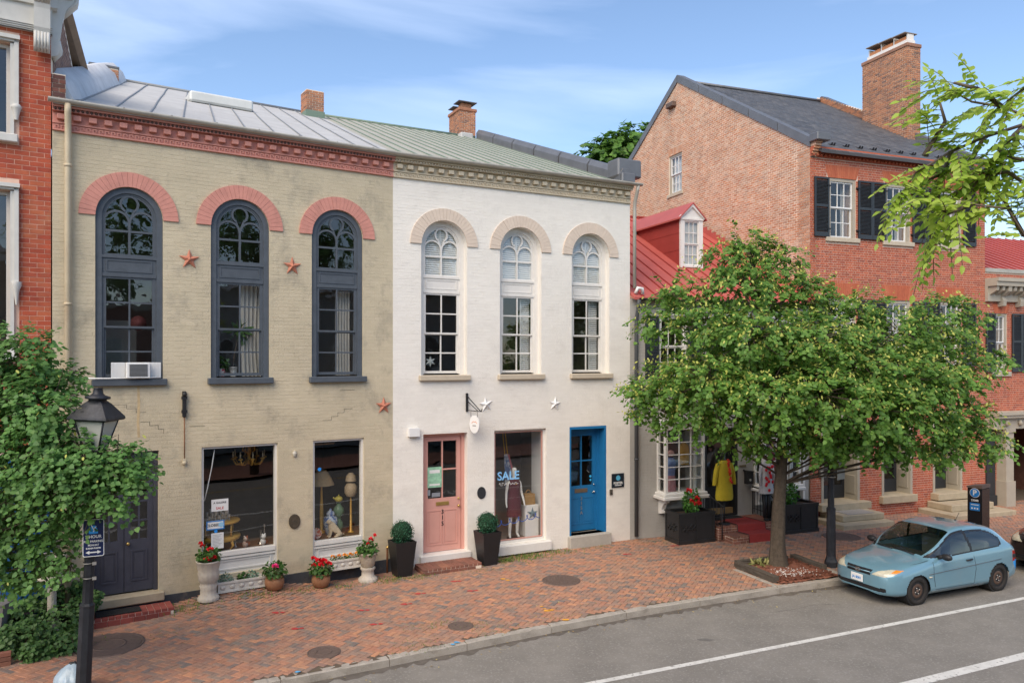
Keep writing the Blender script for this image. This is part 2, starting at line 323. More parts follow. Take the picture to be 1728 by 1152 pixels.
def bricks(wall, s_lo, s_hi, z_lo, z_hi, blocked, m, L=0.215, h=0.0765, j=0.011, proud=0.006, bond='run', parts=300, jit=0.0015, edge=None, name='brick', rank=None, limit=None):
    """lay bricks on the wall face (local x-z plane, -y outward); full bricks that show largest become parts, the rest one mesh"""
    MW = wall.matrix_basis.copy(); p = wall.parent
    while p: MW = p.matrix_basis @ MW; p = p.parent
    full = []; rest = MB(); k = 0; z = z_lo
    while z + h <= z_hi + 0.005:
        lo, hi = (s_lo, s_hi) if not edge else edge(z, z + h)
        if hi - lo > 0.05:
            bl = sorted(blocked(z, z + h)); free = []; a = lo
            for b0, b1 in bl:
                if b0 > a: free.append((a, min(b0, hi)))
                a = max(a, b1)
            if a < hi: free.append((a, hi))
            off = (0.0 if k % 2 else 0.5) * L if bond == 'run' else (0.0 if k % 2 else 0.26) * L
            x = math.floor((lo - s_lo) / L) * L + s_lo - 2 * L + off; i = 0
            seq = []
            while x < hi:
                w = L if bond == 'run' or (i + k) % 2 else L * 0.5
                seq.append((x, x + w)); x += w; i += 1
            for f0, f1 in free:
                for b0, b1 in seq:
                    c0, c1 = max(b0, f0), min(b1, f1)
                    if c1 - c0 < 0.03: continue
                    e0 = c0 + (j / 2 if c0 == b0 else 0.001); e1 = c1 - (j / 2 if c1 == b1 else 0.001)
                    y = -proud + random.uniform(-jit, jit)
                    if c0 == b0 and c1 == b1 and abs(b1 - b0 - L) < 1e-6: full.append((e0, e1, z + j / 2, z + h - j / 2, y))
                    else: rest.box(e0, e1, y, 0.004, z + j / 2, z + h - j / 2, skip='k')
        z += h; k += 1
    def score(b):
        p = MW @ Vector(((b[0] + b[1]) / 2, 0, (b[2] + b[3]) / 2)); q = pxof(p)
        if not (5 < q[0] < 1720 and 5 < q[1] < 1145): return 1e9
        if rank and not rank(q): return 1e8
        return p.y
    full.sort(key=score)
    key = (round(L - j, 4), round(h - j, 4))
    if key not in BRICK_CACHE:
        BRICK_CACHE[key] = {}
    if m.name not in BRICK_CACHE[key]:
        b = MB(); w2, h2 = (L - j) / 2, (h - j) / 2; c = 0.0025
        b.add([(-w2, 0.004, -h2), (w2, 0.004, -h2), (w2, 0.004, h2), (-w2, 0.004, h2), (-w2, -0.001, -h2), (w2, -0.001, -h2), (w2, -0.001, h2), (-w2, -0.001, h2), (-w2 + c, -0.001 - c, -h2 + c), (w2 - c, -0.001 - c, -h2 + c), (w2 - c, -0.001 - c, h2 - c), (-w2 + c, -0.001 - c, h2 - c)],
              [(0, 1, 5, 4), (1, 2, 6, 5), (2, 3, 7, 6), (3, 0, 4, 7), (4, 5, 9, 8), (5, 6, 10, 9), (6, 7, 11, 10), (7, 4, 8, 11), (8, 9, 10, 11)])
        me = b.mesh('brick'); me.materials.append(m); BRICK_CACHE[key][m.name] = me
    me = BRICK_CACHE[key][m.name]
    for e0, e1, a, b, y in full[:parts]:
        o = bpy.data.objects.new(name, me); COL.objects.link(o); o.parent = wall; o.location = ((e0 + e1) / 2, y + 0.0035, (a + b) / 2)
    for e0, e1, a, b, y in full[parts:]: rest.box(e0, e1, y, 0.004, a, b, skip='k')
    if rest.f: 
        me = bpy.data.meshes.new('brickwork'); me.from_pydata(rest.v, [], rest.f); me.update(); link('brickwork', me, m, wall, kind='stuff')

def voussoirs(parent, c, zs, r0, r1, n, m, y=-0.03, name='arch_brick', a0=0.0, a1=180.0, gap=0.14):
    for i in range(n):
        t0 = a0 + (a1 - a0) * i / n + gap; t1 = a0 + (a1 - a0) * (i + 1) / n - gap
        q = [(c + r0 * math.cos(R(t0)), zs + r0 * math.sin(R(t0))), (c + r1 * math.cos(R(t0)), zs + r1 * math.sin(R(t0))), (c + r1 * math.cos(R(t1)), zs + r1 * math.sin(R(t1))), (c + r0 * math.cos(R(t1)), zs + r0 * math.sin(R(t1)))]
        MB().prism(q, y + random.uniform(-0.003, 0.003), 0.02).build(name, m, parent)
def jack_arch(parent, s0, s1, z0, z1, m, n=15, flare=0.14, y=-0.008):
    for i in range(n):
        f0, f1 = i / n, (i + 1) / n; g = 0.006
        b0, b1 = s0 + (s1 - s0) * f0 + g / 2, s0 + (s1 - s0) * f1 - g / 2
        t0, t1 = s0 - flare + (s1 - s0 + 2 * flare) * f0 + g / 2, s0 - flare + (s1 - s0 + 2 * flare) * f1 - g / 2
        MB().prism([(b0, z0), (b1, z0), (t1, z1), (t0, z1)], y + random.uniform(-0.002, 0.002), 0.01).build('arch_brick', m, parent)

# ---------------------------------------------------------------- windows
def pane(parent, s0, s1, z0, z1, y, m=None, n='pane'):
    mb = MB(); mb.add([(s0, y, z0), (s1, y, z0), (s1, y, z1), (s0, y, z1)], [(0, 1, 2, 3)]); return mb.build(n, m or m_glass, parent)
def sash_grid(parent, s0, s1, z0, z1, y, nx, nz, fw, bar, m, mg=None, name='sash', dep=0.04, bot=None):
    """one sash: frame and glazing bars in one mesh, each pane a mesh of its own"""
    mb = MB(); bot = bot or fw
    mb.box(s0, s0 + fw, y, y + dep, z0, z1); mb.box(s1 - fw, s1, y, y + dep, z0, z1)
    mb.box(s0 + fw, s1 - fw, y + 0.001, y + dep, z0, z0 + bot); mb.box(s0 + fw, s1 - fw, y + 0.001, y + dep, z1 - fw, z1)
    a0, a1, b0, b1 = s0 + fw, s1 - fw, z0 + bot, z1 - fw
    for i in range(1, nx): x = a0 + (a1 - a0) * i / nx; mb.box(x - bar / 2, x + bar / 2, y + 0.003, y + dep - 0.004, b0, b1)
    for k in range(1, nz): zz = b0 + (b1 - b0) * k / nz; mb.box(a0, a1, y + 0.005, y + dep - 0.006, zz - bar / 2, zz + bar / 2)
    o = mb.build(name, m, parent)
    for i in range(nx):
        for k in range(nz):
            pane(o if o.parent.parent is None else parent, a0 + (a1 - a0) * i / nx, a0 + (a1 - a0) * (i + 1) / nx, b0 + (b1 - b0) * k / nz, b0 + (b1 - b0) * (k + 1) / nz, y + dep * 0.6, mg)
    return o
def room(parent, s0, s1, d0, d1, z0, z1, m, name='room'):
    """inside of a room, open to the street side"""
    mb = MB(); mb.box(s0, s1, d0, d1, z0, z1, skip='f'); return mb.build(name, m, parent)
def louvre_shutter(parent, s0, s1, z0, z1, y, m, name='shutter', mids=(0.52,), bot=0.14, dep=0.045):
    mb = MB(); fw = 0.055
    mb.box(s0, s0 + fw, y, y + dep, z0, z1); mb.box(s1 - fw, s1, y, y + dep, z0, z1)
    cuts = [z0 + bot] + [z0 + (z1 - z0) * f for f in mids] + [z1 - fw]
    mb.box(s0 + fw, s1 - fw, y + .001, y + dep, z0, z0 + bot); mb.box(s0 + fw, s1 - fw, y + .001, y + dep, z1 - fw, z1)
    for f in mids: zz = z0 + (z1 - z0) * f; mb.box(s0 + fw, s1 - fw, y + .001, y + dep, zz - 0.04, zz + 0.04)
    for a, b in zip(cuts[:-1], cuts[1:]):
        zz = a + 0.05
        while zz < b - 0.05:
            mb.box(s0 + fw, s1 - fw, -0.006, 0.006, -0.022, 0.022, M=T(0, y + dep / 2, zz, rx=R(-40))); zz += 0.042
    return mb.build(name, m, parent)
def panel_door(parent, s0, s1, z0, z1, y, m, glazed=None, panels=(), name='door', nx=2, nz=2, dep=0.05, mg=None):
    """door leaf with optional glazed part (z from, to) and raised panels (s0,s1,z0,z1)"""
    mb = MB(); st = 0.11
    if glazed:
        g0, g1 = glazed; mb.box(s0, s1, y, y + dep, z0, g0); mb.box(s0, s0 + st, y, y + dep, g0, z1); mb.box(s1 - st, s1, y, y + dep, g0, z1); mb.box(s0 + st, s1 - st, y + .001, y + dep, g1, z1)
        for i in range(1, nx): x = s0 + st + (s1 - s0 - 2 * st) * i / nx; mb.box(x - .016, x + .016, y + .002, y + dep - .002, g0, g1)
        for k in range(1, nz): zz = g0 + (g1 - g0) * k / nz; mb.box(s0 + st, s1 - st, y + .004, y + dep - .004, zz - .016, zz + .016)
    else: mb.box(s0, s1, y, y + dep, z0, z1)
    o = mb.build(name, m, parent)
    if glazed:
        for i in range(nx):
            for k in range(nz): pane(o, s0 + st + (s1 - s0 - 2 * st) * i / nx, s0 + st + (s1 - s0 - 2 * st) * (i + 1) / nx, g0 + (g1 - g0) * k / nz, g0 + (g1 - g0) * (k + 1) / nz, y + dep * .5, mg)
    for a, b, c, d in panels:
        q = MB(); q.ribbon([(a, c), (b, c), (b, d), (a, d)], 0.03, y - 0.012, y + 0.005, closed=True); q.box(a + .05, b - .05, y - 0.008, y + 0.005, c + .05, d - .05); q.build('panel', m, o)
    return o

# ---------------------------------------------------------------- plants
def leaves_mesh(name, P, D, U, S, width=0.62, shape='heart', fold=0.18, droop=0.25):
    """many leaves as one mesh. P base points, D directions, U normals (arrays), S sizes"""
    P = np.asarray(P, float); D = np.asarray(D, float); U = np.asarray(U, float); S = np.asarray(S, float)[:, None]
    D /= np.linalg.norm(D, axis=1)[:, None] + 1e-9; X = np.cross(D, U); X /= np.linalg.norm(X, axis=1)[:, None] + 1e-9; U = np.cross(X, D)
    if shape == 'heart': tab = [(0, 0, 0), (.42, .14, 1), (.40, .55, .7), (0, 1, -.3), (-.40, .55, .7), (-.42, .14, 1)]
    elif shape == 'lance': tab = [(0, 0, 0), (.30, .28, 1), (.26, .62, .8), (0, 1, 0), (-.26, .62, .8), (-.30, .28, 1)]
    else: tab = [(0, 0, 0), (.12, .3, 0), (.12, .7, 0), (0, 1, -.2), (-.12, .7, 0), (-.12, .3, 0)]
    n = len(P); V = np.zeros((n, 6, 3))
    for i, (a, b, c) in enumerate(tab):
        V[:, i] = P + X * (a * S * width / 0.62) + D * (b * S) + U * (c * fold * abs(a) * S - droop * b * b * S * 0.5)
    V = V.reshape(-1, 3); base = (np.arange(n) * 6)[:, None]
    F = np.concatenate([base + np.array([0, 1, 2, 3]), base + np.array([0, 3, 4, 5])], axis=1).reshape(-1)
    me = bpy.data.meshes.new(name); me.vertices.add(len(V)); me.vertices.foreach_set('co', V.reshape(-1))
    me.loops.add(len(F)); me.loops.foreach_set('vertex_index', F.astype(np.int32)); nf = len(F) // 4
    me.polygons.add(nf); me.polygons.foreach_set('loop_start', np.arange(nf, dtype=np.int32) * 4); me.polygons.foreach_set('loop_total', np.full(nf, 4, np.int32))
    me.update(calc_edges=True); me.validate(); return me
def rnd_dir(rng):
    v = rng.normal(size=3); return v / np.linalg.norm(v)
def bush(name, parent, m, c, r, n, size, rng, sq=(1, 1, 1), shape='heart', up=0.5, **kw):
    P, D, U, S = [], [], [], []
    for _ in range(n):
        d = rnd_dir(rng); d[2] = abs(d[2]) * 0.9 + 0.05 if up > 0.9 else d[2]; rr = r * rng.uniform(.55, 1.05)
        P.append([c[0] + d[0] * rr * sq[0], c[1] + d[1] * rr * sq[1], c[2] + d[2] * rr * sq[2]])
        D.append(d * .6 + rnd_dir(rng) * .6 + np.array([0, 0, -.25])); U.append(d * .7 + np.array([0, 0, up]) + rnd_dir(rng) * .35); S.append(size * rng.uniform(.7, 1.25))
    return link(name, leaves_mesh(name, P, D, U, S, shape=shape), m, parent, **kw)
def flower_head(parent, m, c, r, rng, n=26, name='flower'):
    P, D, U, S = [], [], [], []
    for _ in range(n):
        d = rnd_dir(rng); d[2] = abs(d[2]); P.append(np.array(c) + d * r * .5); D.append(d + rnd_dir(rng) * .5); U.append(rnd_dir(rng)); S.append(r * rng.uniform(.6, .95))
    return link(name, leaves_mesh(name, P, D, U, S, width=.9), m, parent)
def tree(name, label, base, trunk, rad, lobes, nleaf, size, m_bark, m_leaf, rng, m_bract=None, nbract=0, spray=16, spray_len=0.45, group=None, twigs=True, shape='heart', cat='tree', light=1.0, droop=0.3):
    """trunk: list of points; lobes: (x,y,z,rx,ry,rz,weight) in world metres"""
    t = thing(name, label, cat, base, 0, group); B = Vector(base)
    tp = [Vector(p) - B for p in trunk]; tb = MB(); n = len(tp)
    fine = [tp[min(n - 2, int(q))].lerp(tp[min(n - 2, int(q)) + 1], q - min(n - 2, int(q))) for q in [k * (n - 1) / 40 for k in range(41)]]
    tb.tube(fine, [(rad[0] + (rad[1] - rad[0]) * (i / 40) ** .7) * (1 + .45 * math.exp(-i / 2.0)) for i in range(41)], 26)
    tb.v = [tuple(Vector(v) + (Vector(v) - fine[min(40, k // 26)]) * (.07 * math.sin((k % 26) * 2.9 + .6 * math.sin(k // 26 * .5)) + .05 * math.sin(k * 1.7))) for k, v in enumerate(tb.v)]
    tb.build('trunk', m_bark, t)
    br = MB(); P, D, U, S = [], [], [], []; BP, BD, BU, BS = [], [], [], []
    wt = sum(l[6] for l in lobes)
    for li, (x, y, z, rx, ry, rz, w) in enumerate(lobes):
        c = Vector((x, y, z)) - B
        if twigs:
            hd = math.hypot(c.x, c.y); cand = [q for q in range(9, 41) if fine[q].z <= max(c.z - .5 * math.hypot(c.x - fine[q].x, c.y - fine[q].y), fine[14].z)]; st = fine[cand[-1] if cand else 14]
            mid = st.lerp(c, .5) + Vector((rng.uniform(-.15, .15), rng.uniform(-.15, .15), .02 * (c - st).length))
            pts = [st.lerp(mid, k / 3).lerp(mid.lerp(c, k / 3), k / 3) for k in range(4)]; r0 = rad[1] * .45
            br.tube(pts + [c], [r0, r0 * .8, r0 * .6, r0 * .45, r0 * .3], 6)
        ns = max(1, int(nleaf * w / wt / spray))
        for _ in range(ns):
            d = rnd_dir(rng); rr = rng.uniform(.12, 1.0) ** .42
            p = np.array(c) + d * rr * np.array([rx, ry, rz])
            out = d * np.array([1, 1, .55]) + np.array([0, 0, -.12]) + rnd_dir(rng) * .45; out /= np.linalg.norm(out)
            ln = spray_len * rng.uniform(.6, 1.2)
            if twigs and rng.random() < .16: 
                a = Vector(p); br.tube([a.lerp(c, .55), a, a + Vector(out) * ln], [.016, .009, .004], 4, cap=False)
            side = np.cross(out, [0, 0, 1]); side /= np.linalg.norm(side) + 1e-6
            for q in range(spray):
                f = (q + .5) / spray; sg = 1 if q % 2 else -1
                pp = p + out * ln * f + np.array([0, 0, -.35 * ln * f * f]) + rnd_dir(rng) * .05
                P.append(pp); D.append(out * .7 + side * sg * .9 + np.array([0, 0, -droop]) + rnd_dir(rng) * .4)
                U.append(np.array([-.12, -.38, .75]) + d * .7 + rnd_dir(rng) * .55); S.append(size * rng.uniform(.65, 1.2))
            if m_bract and d[2] > -.35 and rr > .6:
                for q in range(int(nbract * spray / nleaf + rng.random())):
                    pp = p + out * ln * rng.uniform(.1, 1) + rnd_dir(rng) * .12 + np.array([0, 0, .04])
                    BP.append(pp); BD.append(out * .4 + rnd_dir(rng) * .7 + np.array([0, 0, -.45])); BU.append(np.array([0, 0, 1]) + rnd_dir(rng) * .6); BS.append(size * rng.uniform(.6, 1.1))
    if br.f: br.build('branches', m_bark, t)
    link('crown', leaves_mesh('crown', P, D, U, S, shape=shape), m_leaf, t)
    if BP: link('bracts', leaves_mesh('bracts', BP, BD, BU, BS, shape='strip', width=1.15), m_bract, t, kind='stuff')
    return t
# ================================================================ THE SETTING
m_asphalt = mat('asphalt', (0.21, 0.195, 0.172), 0.9, var=0.20, vs=1.1, bump=0.6, bs=120, dirt=(0.135, 0.126, 0.114), dsc=(0.5, 0.5, 0.5), damt=0.45, speck=((0.31, 0.295, 0.27), 26, 0.57, 0.55))
m_ground = mat('earth', (0.13, 0.12, 0.09), 0.95, var=0.2, vs=0.3)
m_bed = mat('joint_sand', (0.12, 0.09, 0.065), 0.95, var=0.3, vs=3, bump=0.4, dirt=(0.07, 0.10, 0.03), damt=0.6, dsc=(1.5, 1.5, 1.5))
m_kerb = mat('granite_kerb', (0.36, 0.325, 0.28), 0.85, var=0.14, vs=5, bump=0.7, bs=70, dirt=(0.15, 0.125, 0.10), dsc=(1.6, 1.6, 2.5), damt=0.75, speck=((0.55, 0.52, 0.48), 70, 0.6, 0.5))
m_line = mat('road_paint', (0.62, 0.61, 0.57), 0.7, var=0.12, vs=5, bump=0.3, dirt=(.36, .34, .31), dsc=(2, 2, 2), damt=.6, speck=((0.25, 0.24, 0.22), 14, 0.60, 0.8))
PAVE = [(0.375, 0.189, 0.122), (0.441, 0.219, 0.137), (0.308, 0.184, 0.132), (0.356, 0.199, 0.137), (0.251, 0.179, 0.142), (0.498, 0.244, 0.137), (0.18, 0.152, 0.137), (0.394, 0.184, 0.117), (0.299, 0.184, 0.137), (0.194, 0.164, 0.142), (0.422, 0.204, 0.122), (0.337, 0.184, 0.127)]
m_pave = mat('paving_brick', None, 0.85, var=0.18, vs=6, bump=0.5, bs=50, ramp=PAVE, dirt=(0.34, 0.26, 0.19), dsc=(0.7, 0.7, 0.7), damt=0.5)
ROAD_Z = -0.14
def sheet(name, pts, z, m, **kw):
    mb = MB(); n = len(pts); tri = tessellate_polygon([[Vector((x, y, 0)) for x, y in pts]]); mb.add([(x, y, z) for x, y in pts], tri)
    return mb.build(name, m, **kw)
sheet('ground', [(-400, -400), (400, -400), (400, 500), (-400, 500)], -0.30, m_ground, kind='structure')
KERB = [(-26, -0.2), (-12, 7.42), (-3.84, 11.93), (-1.37, 13.29), (1.56, 14.94), (3.39, 15.82), (5.49, 16.75), (7.26, 17.47), (12.44, 19.23), (24, 23.2), (60, 36)]
def kerb_off(d):
    out = []
    for i, p in enumerate(KERB):
        a = Vector(KERB[max(0, i - 1)]); b = Vector(KERB[min(len(KERB) - 1, i + 1)]); t = (b - a).normalized(); out.append((p[0] - t.y * d, p[1] + t.x * d))
    return out
far = kerb_off(-11.5)
sheet('road', kerb_off(0.05) + far[::-1], ROAD_Z, m_asphalt, kind='structure')
sheet('far_pavement', kerb_off(-11.5) + kerb_off(-15.5)[::-1], -0.02, mat('far_paving', (0.27, 0.13, 0.09), 0.9, var=0.2), kind='structure')
# pavement bed, follows the swell by the shop wall
inner = [(-30, 2.5), (-14, 11.0), (-8.3, 14.75), (-2.6, 18.5), (3.4, 21.6), (9.3, 23.9), (16.2, 26.5), (30, 31.6), (62, 43)]
gb = MB(); NX, NY = 150, 16
def lerp_poly(poly, x):
    for a, b in zip(poly[:-1], poly[1:]):
        if a[0] <= x <= b[0]: f = (x - a[0]) / (b[0] - a[0]); return a[1] + (b[1] - a[1]) * f
    return poly[-1][1]
ko = kerb_off(0.02)
vs = []
for i in range(NX + 1):
    x = -16 + 46 * i / NX; y0 = lerp_poly(ko, x); y1 = lerp_poly(inner, x)
    for k in range(NY + 1): y = y0 + (y1 - y0) * k / NY; vs.append((x, y, wall_h(x, y) - 0.012))
gb.add(vs, [(i * (NY + 1) + k, (i + 1) * (NY + 1) + k, (i + 1) * (NY + 1) + k + 1, i * (NY + 1) + k + 1) for i in range(NX) for k in range(NY)], True)
pavement = gb.build('pavement', m_bed, kind='structure')
# herringbone bricks
PIT = [wp('gr', 0.97, -4.85), wp('gr', 2.62, -4.70), wp('gr', 2.62, -3.30), wp('gr', 0.97, -3.45)]
def inpoly(x, y, poly):
    r = False; n = len(poly)
    for i in range(n):
        a, b = poly[i], poly[(i + 1) % n]
        if (a[1] > y) != (b[1] > y) and x < (b[0] - a[0]) * (y - a[1]) / (b[1] - a[1]) + a[0]: r = not r
    return r
HOLES = [(1.11, 17.38, 0.36), (-0.96, 14.41, 0.17), (-3.20, 13.10, 0.21), (-7.05, 13.46, 0.51), (9.27, 21.67, 0.43)]
BW = 0.1012; TH = R(-25.0); ct, st_ = math.cos(TH), math.sin(TH)
out = []
for a in range(-320, 420):
    for b in range(-320, 420):
        k = (a - b) % 4
        if k == 0: cxl, cyl, hz = a + 1.0, b + 0.5, True       # lying along u, covers (a,b),(a+1,b)
        elif k == 3: cxl, cyl, hz = a + 0.5, b + 1.0, False   # covers (a,b),(a,b+1)
        else: continue
        u, v = cxl * BW, cyl * BW; x = ct * u - st_ * v; y = st_ * u + ct * v + 15.0
        if not (-13.5 < x < 27): continue
        y0 = lerp_poly(ko, x) + 0.13; y1 = lerp_poly(inner, x)
        if not (y0 < y < y1 + 0.05): continue
        if x > 8 and y > y1 + 2: continue
        if inpoly(x, y, PIT) or any((x - hx) ** 2 + (y - hy) ** 2 < hr * hr for hx, hy, hr in HOLES): continue
        out.append((x, y, hz))
def pscore(p):
    q = pxof((p[0], p[1], 0)); return p[1] if (4 < q[0] < 1724 and q[1] < 1149) else 1e9
out.sort(key=pscore)
pb = MB(); l2, w2, c = BW - 0.0028, BW / 2 - 0.0028, 0.006
def brickverts(): return [(-l2, -w2, -.02), (l2, -w2, -.02), (l2, w2, -.02), (-l2, w2, -.02), (-l2, -w2, -c), (l2, -w2, -c), (l2, w2, -c), (-l2, w2, -c), (-l2 + c, -w2 + c, 0), (l2 - c, -w2 + c, 0), (l2 - c, w2 - c, 0), (-l2 + c, w2 - c, 0)]
BF = [(0, 1, 5, 4), (1, 2, 6, 5), (2, 3, 7, 6), (3, 0, 4, 7), (4, 5, 9, 8), (5, 6, 10, 9), (6, 7, 11, 10), (7, 4, 8, 11), (8, 9, 10, 11)]
pb.add(brickverts(), BF); pme = pb.mesh('paving_brick'); pme.materials.append(m_pave)
restv, restf = [], []
for i, (x, y, hz) in enumerate(out):
    a = TH + (0 if hz else R(90)) + random.uniform(-.012, .012); z = wall_h(x, y) + random.uniform(-.003, .003); tx, ty = random.uniform(-.012, .012), random.uniform(-.018, .018)
    if i < 300:
        o = bpy.data.objects.new('paving_brick', pme); COL.objects.link(o); o.parent = pavement; o.location = (x, y, z); o.rotation_euler = (ty, tx, a)
    else:
        ca, sa = math.cos(a), math.sin(a); n0 = len(restv)
        for vx, vy, vz in brickverts(): restv.append((x + ca * vx - sa * vy, y + sa * vx + ca * vy, z + vz + vx * tx + vy * ty))
        restf += [tuple(j + n0 for j in f) for f in BF]
me = bpy.data.meshes.new('paving_bricks'); me.from_pydata(restv, [], restf); me.update(); link('paving_brickwork', me, m_pave, pavement, kind='stuff')
# kerb stones
kerb = MB().box(-0.05, 0.05, -0.05, 0.05, -0.02, 0.0).build('kerb', m_kerb, loc=(-12.2, 7.45, -0.1), kind='structure')
def along(poly):
    acc = 0; res = []
    for a, b in zip(poly[:-1], poly[1:]):
        d = math.dist(a, b); res.append((acc, d, a, b)); acc += d
    return res, acc
seg, tot = along(KERB)
def at_len(s):
    for acc, d, a, b in seg:
        if s <= acc + d: f = (s - acc) / d; return Vector((a[0] + (b[0] - a[0]) * f, a[1] + (b[1] - a[1]) * f)), math.atan2(b[1] - a[1], b[0] - a[0])
    return Vector(b), 0
s = 15.5
rk = random.Random(3)
while s < 56:
    ln = rk.uniform(1.3, 2.2); p, a = at_len(s); q, a2 = at_len(s + ln - 0.012); aa = math.atan2(q.y - p.y, q.x - p.x); L_ = (q - p).length
    bm = bmesh.new(); bmesh.ops.create_cube(bm, size=1)
    for v in bm.verts: v.co = Vector((L_ / 2 + v.co.x * L_, v.co.y * 0.16 + 0.045, -0.085 + v.co.z * 0.17))
    bmesh.ops.subdivide_edges(bm, edges=[e for e in bm.edges if abs(e.verts[0].co.x - e.verts[1].co.x) > .5], cuts=7)
    bmesh.ops.bevel(bm, geom=[e for e in bm.edges if all(v.co.z > -0.01 for v in e.verts)], offset=0.014, segments=1, affect='EDGES', profile=0.6)
    for v in bm.verts: v.co += Vector((0, rk.uniform(-.010, .010), rk.uniform(-.007, .006)))
    o = MB().bm(bm, None, False).build('kerb_stone', m_kerb, kerb); o.location = Vector((p.x, p.y, rk.uniform(-.008, .004))) - kerb.location; o.rotation_euler = (0, 0, aa); s += ln
# gutter strip, lane lines
def stripe(name, p, q, w, m, z): 
    d = (Vector(q) - Vector(p)).normalized(); n = Vector((-d.y, d.x)) * w / 2; p, q = Vector(p), Vector(q)
    return sheet(name, [tuple(p - n), tuple(q - n), tuple(q + n), tuple(p + n)], z, m, kind='structure')
stripe('lane_line', (-10.6, 6.93), (30, 25.0), 0.12, m_line, ROAD_Z + 0.004)
stripe('lane_line', (-6, 6.62), (32, 23.8), 0.20, m_line, ROAD_Z + 0.004)
stripe('centre_line', (-20, -5.0), (40, 22.0), 0.11, mat('yellow_road_paint', (0.55, 0.33, 0.04), 0.7), ROAD_Z + 0.004)
m_patch = mat('road_stain', (0.145, 0.137, 0.124), 0.8, var=0.2, vs=9)
for i, (x, y, r) in enumerate([(3.55, 14.1, .09)]):
    rk2 = random.Random(i); sheet('oil_stain', [(x + r * (1.6 if abs(math.cos(t)) > .5 else 1.2) * rk2.uniform(.7, 1.2) * math.cos(t), y + r * rk2.uniform(.5, .9) * math.sin(t)) for t in [k * .35 for k in range(18)]], ROAD_Z + 0.003, m_patch, kind='structure')

# ================================================================ THE PAINTED TWIN SHOPS
CEN = [1.31, 3.42, 5.55]; AR = 0.60; AO = 0.885; SPR = 7.76
def dentil_cornice(b, Wd, mt, mdark):
    c = MB(); c.box(0, Wd, -0.03, 0.02, 9.27, 9.62); c.box(0, Wd, -0.055, -.03, 9.275, 9.30); c.box(0, Wd, -0.06, -.03, 9.405, 9.43)
    c.box(0, Wd, -0.14, 0.02, 9.62, 9.68); c.box(0, Wd, -0.19, 0.02, 9.68, 9.76)
    co = c.build('cornice', mt, b)
    f = MB(); x = 0.03                                   # meander band and beading
    while x < Wd - 0.1:
        f.box(x, x + 0.022, -0.05, -0.03, 9.30, 9.385); f.box(x + .022, x + 0.075, -0.05, -0.03, 9.363, 9.385); f.box(x + .056, x + .078, -0.05, -.03, 9.325, 9.363); x += 0.105
    f.build('meander_band', mt, co, kind='stuff')
    g = MB(); x = 0.04
    while x < Wd - .05: g.sphere((x, -0.145, 9.655), 0.030, 6); x += 0.075
    g.build('beading', mdark, co, kind='stuff')
    d = MB(); d.bevbox(-.068, .068, -.13, -.03, 9.475, 9.575, .008); dm = d.mesh('dentil'); dm.materials.append(mt)
    x = 0.14
    while x < Wd - .05: o = bpy.data.objects.new('dentil', dm); COL.objects.link(o); o.parent = co; o.location = (x, 0, 0); x += 0.262
def gutter(b, s0, s1, z, y, m, r=0.075):
    g = MB(); n = 9; vs = []
    for x in (s0, s1):
        for k in range(n): t = math.pi + math.pi * k / (n - 1); vs.append((x, y + r * math.cos(t), z + r * math.sin(t)))
        for k in range(n): t = 2 * math.pi - math.pi * k / (n - 1); vs.append((x, y + (r - .012) * math.cos(t), z + (r - .012) * math.sin(t)))
    k = 2 * n; g.add(vs, [(i, (i + 1) % k, k + (i + 1) % k, k + i) for i in range(k)], True); g.add(vs, [tuple(range(k)), tuple(range(k, 2 * k))])
    x = s0 + .4
    while x < s1: g.box(x - .012, x + .012, y - r - .004, y + r + .06, z - .002, z + .01); x += 0.85
    return g.build('gutter', m, b)
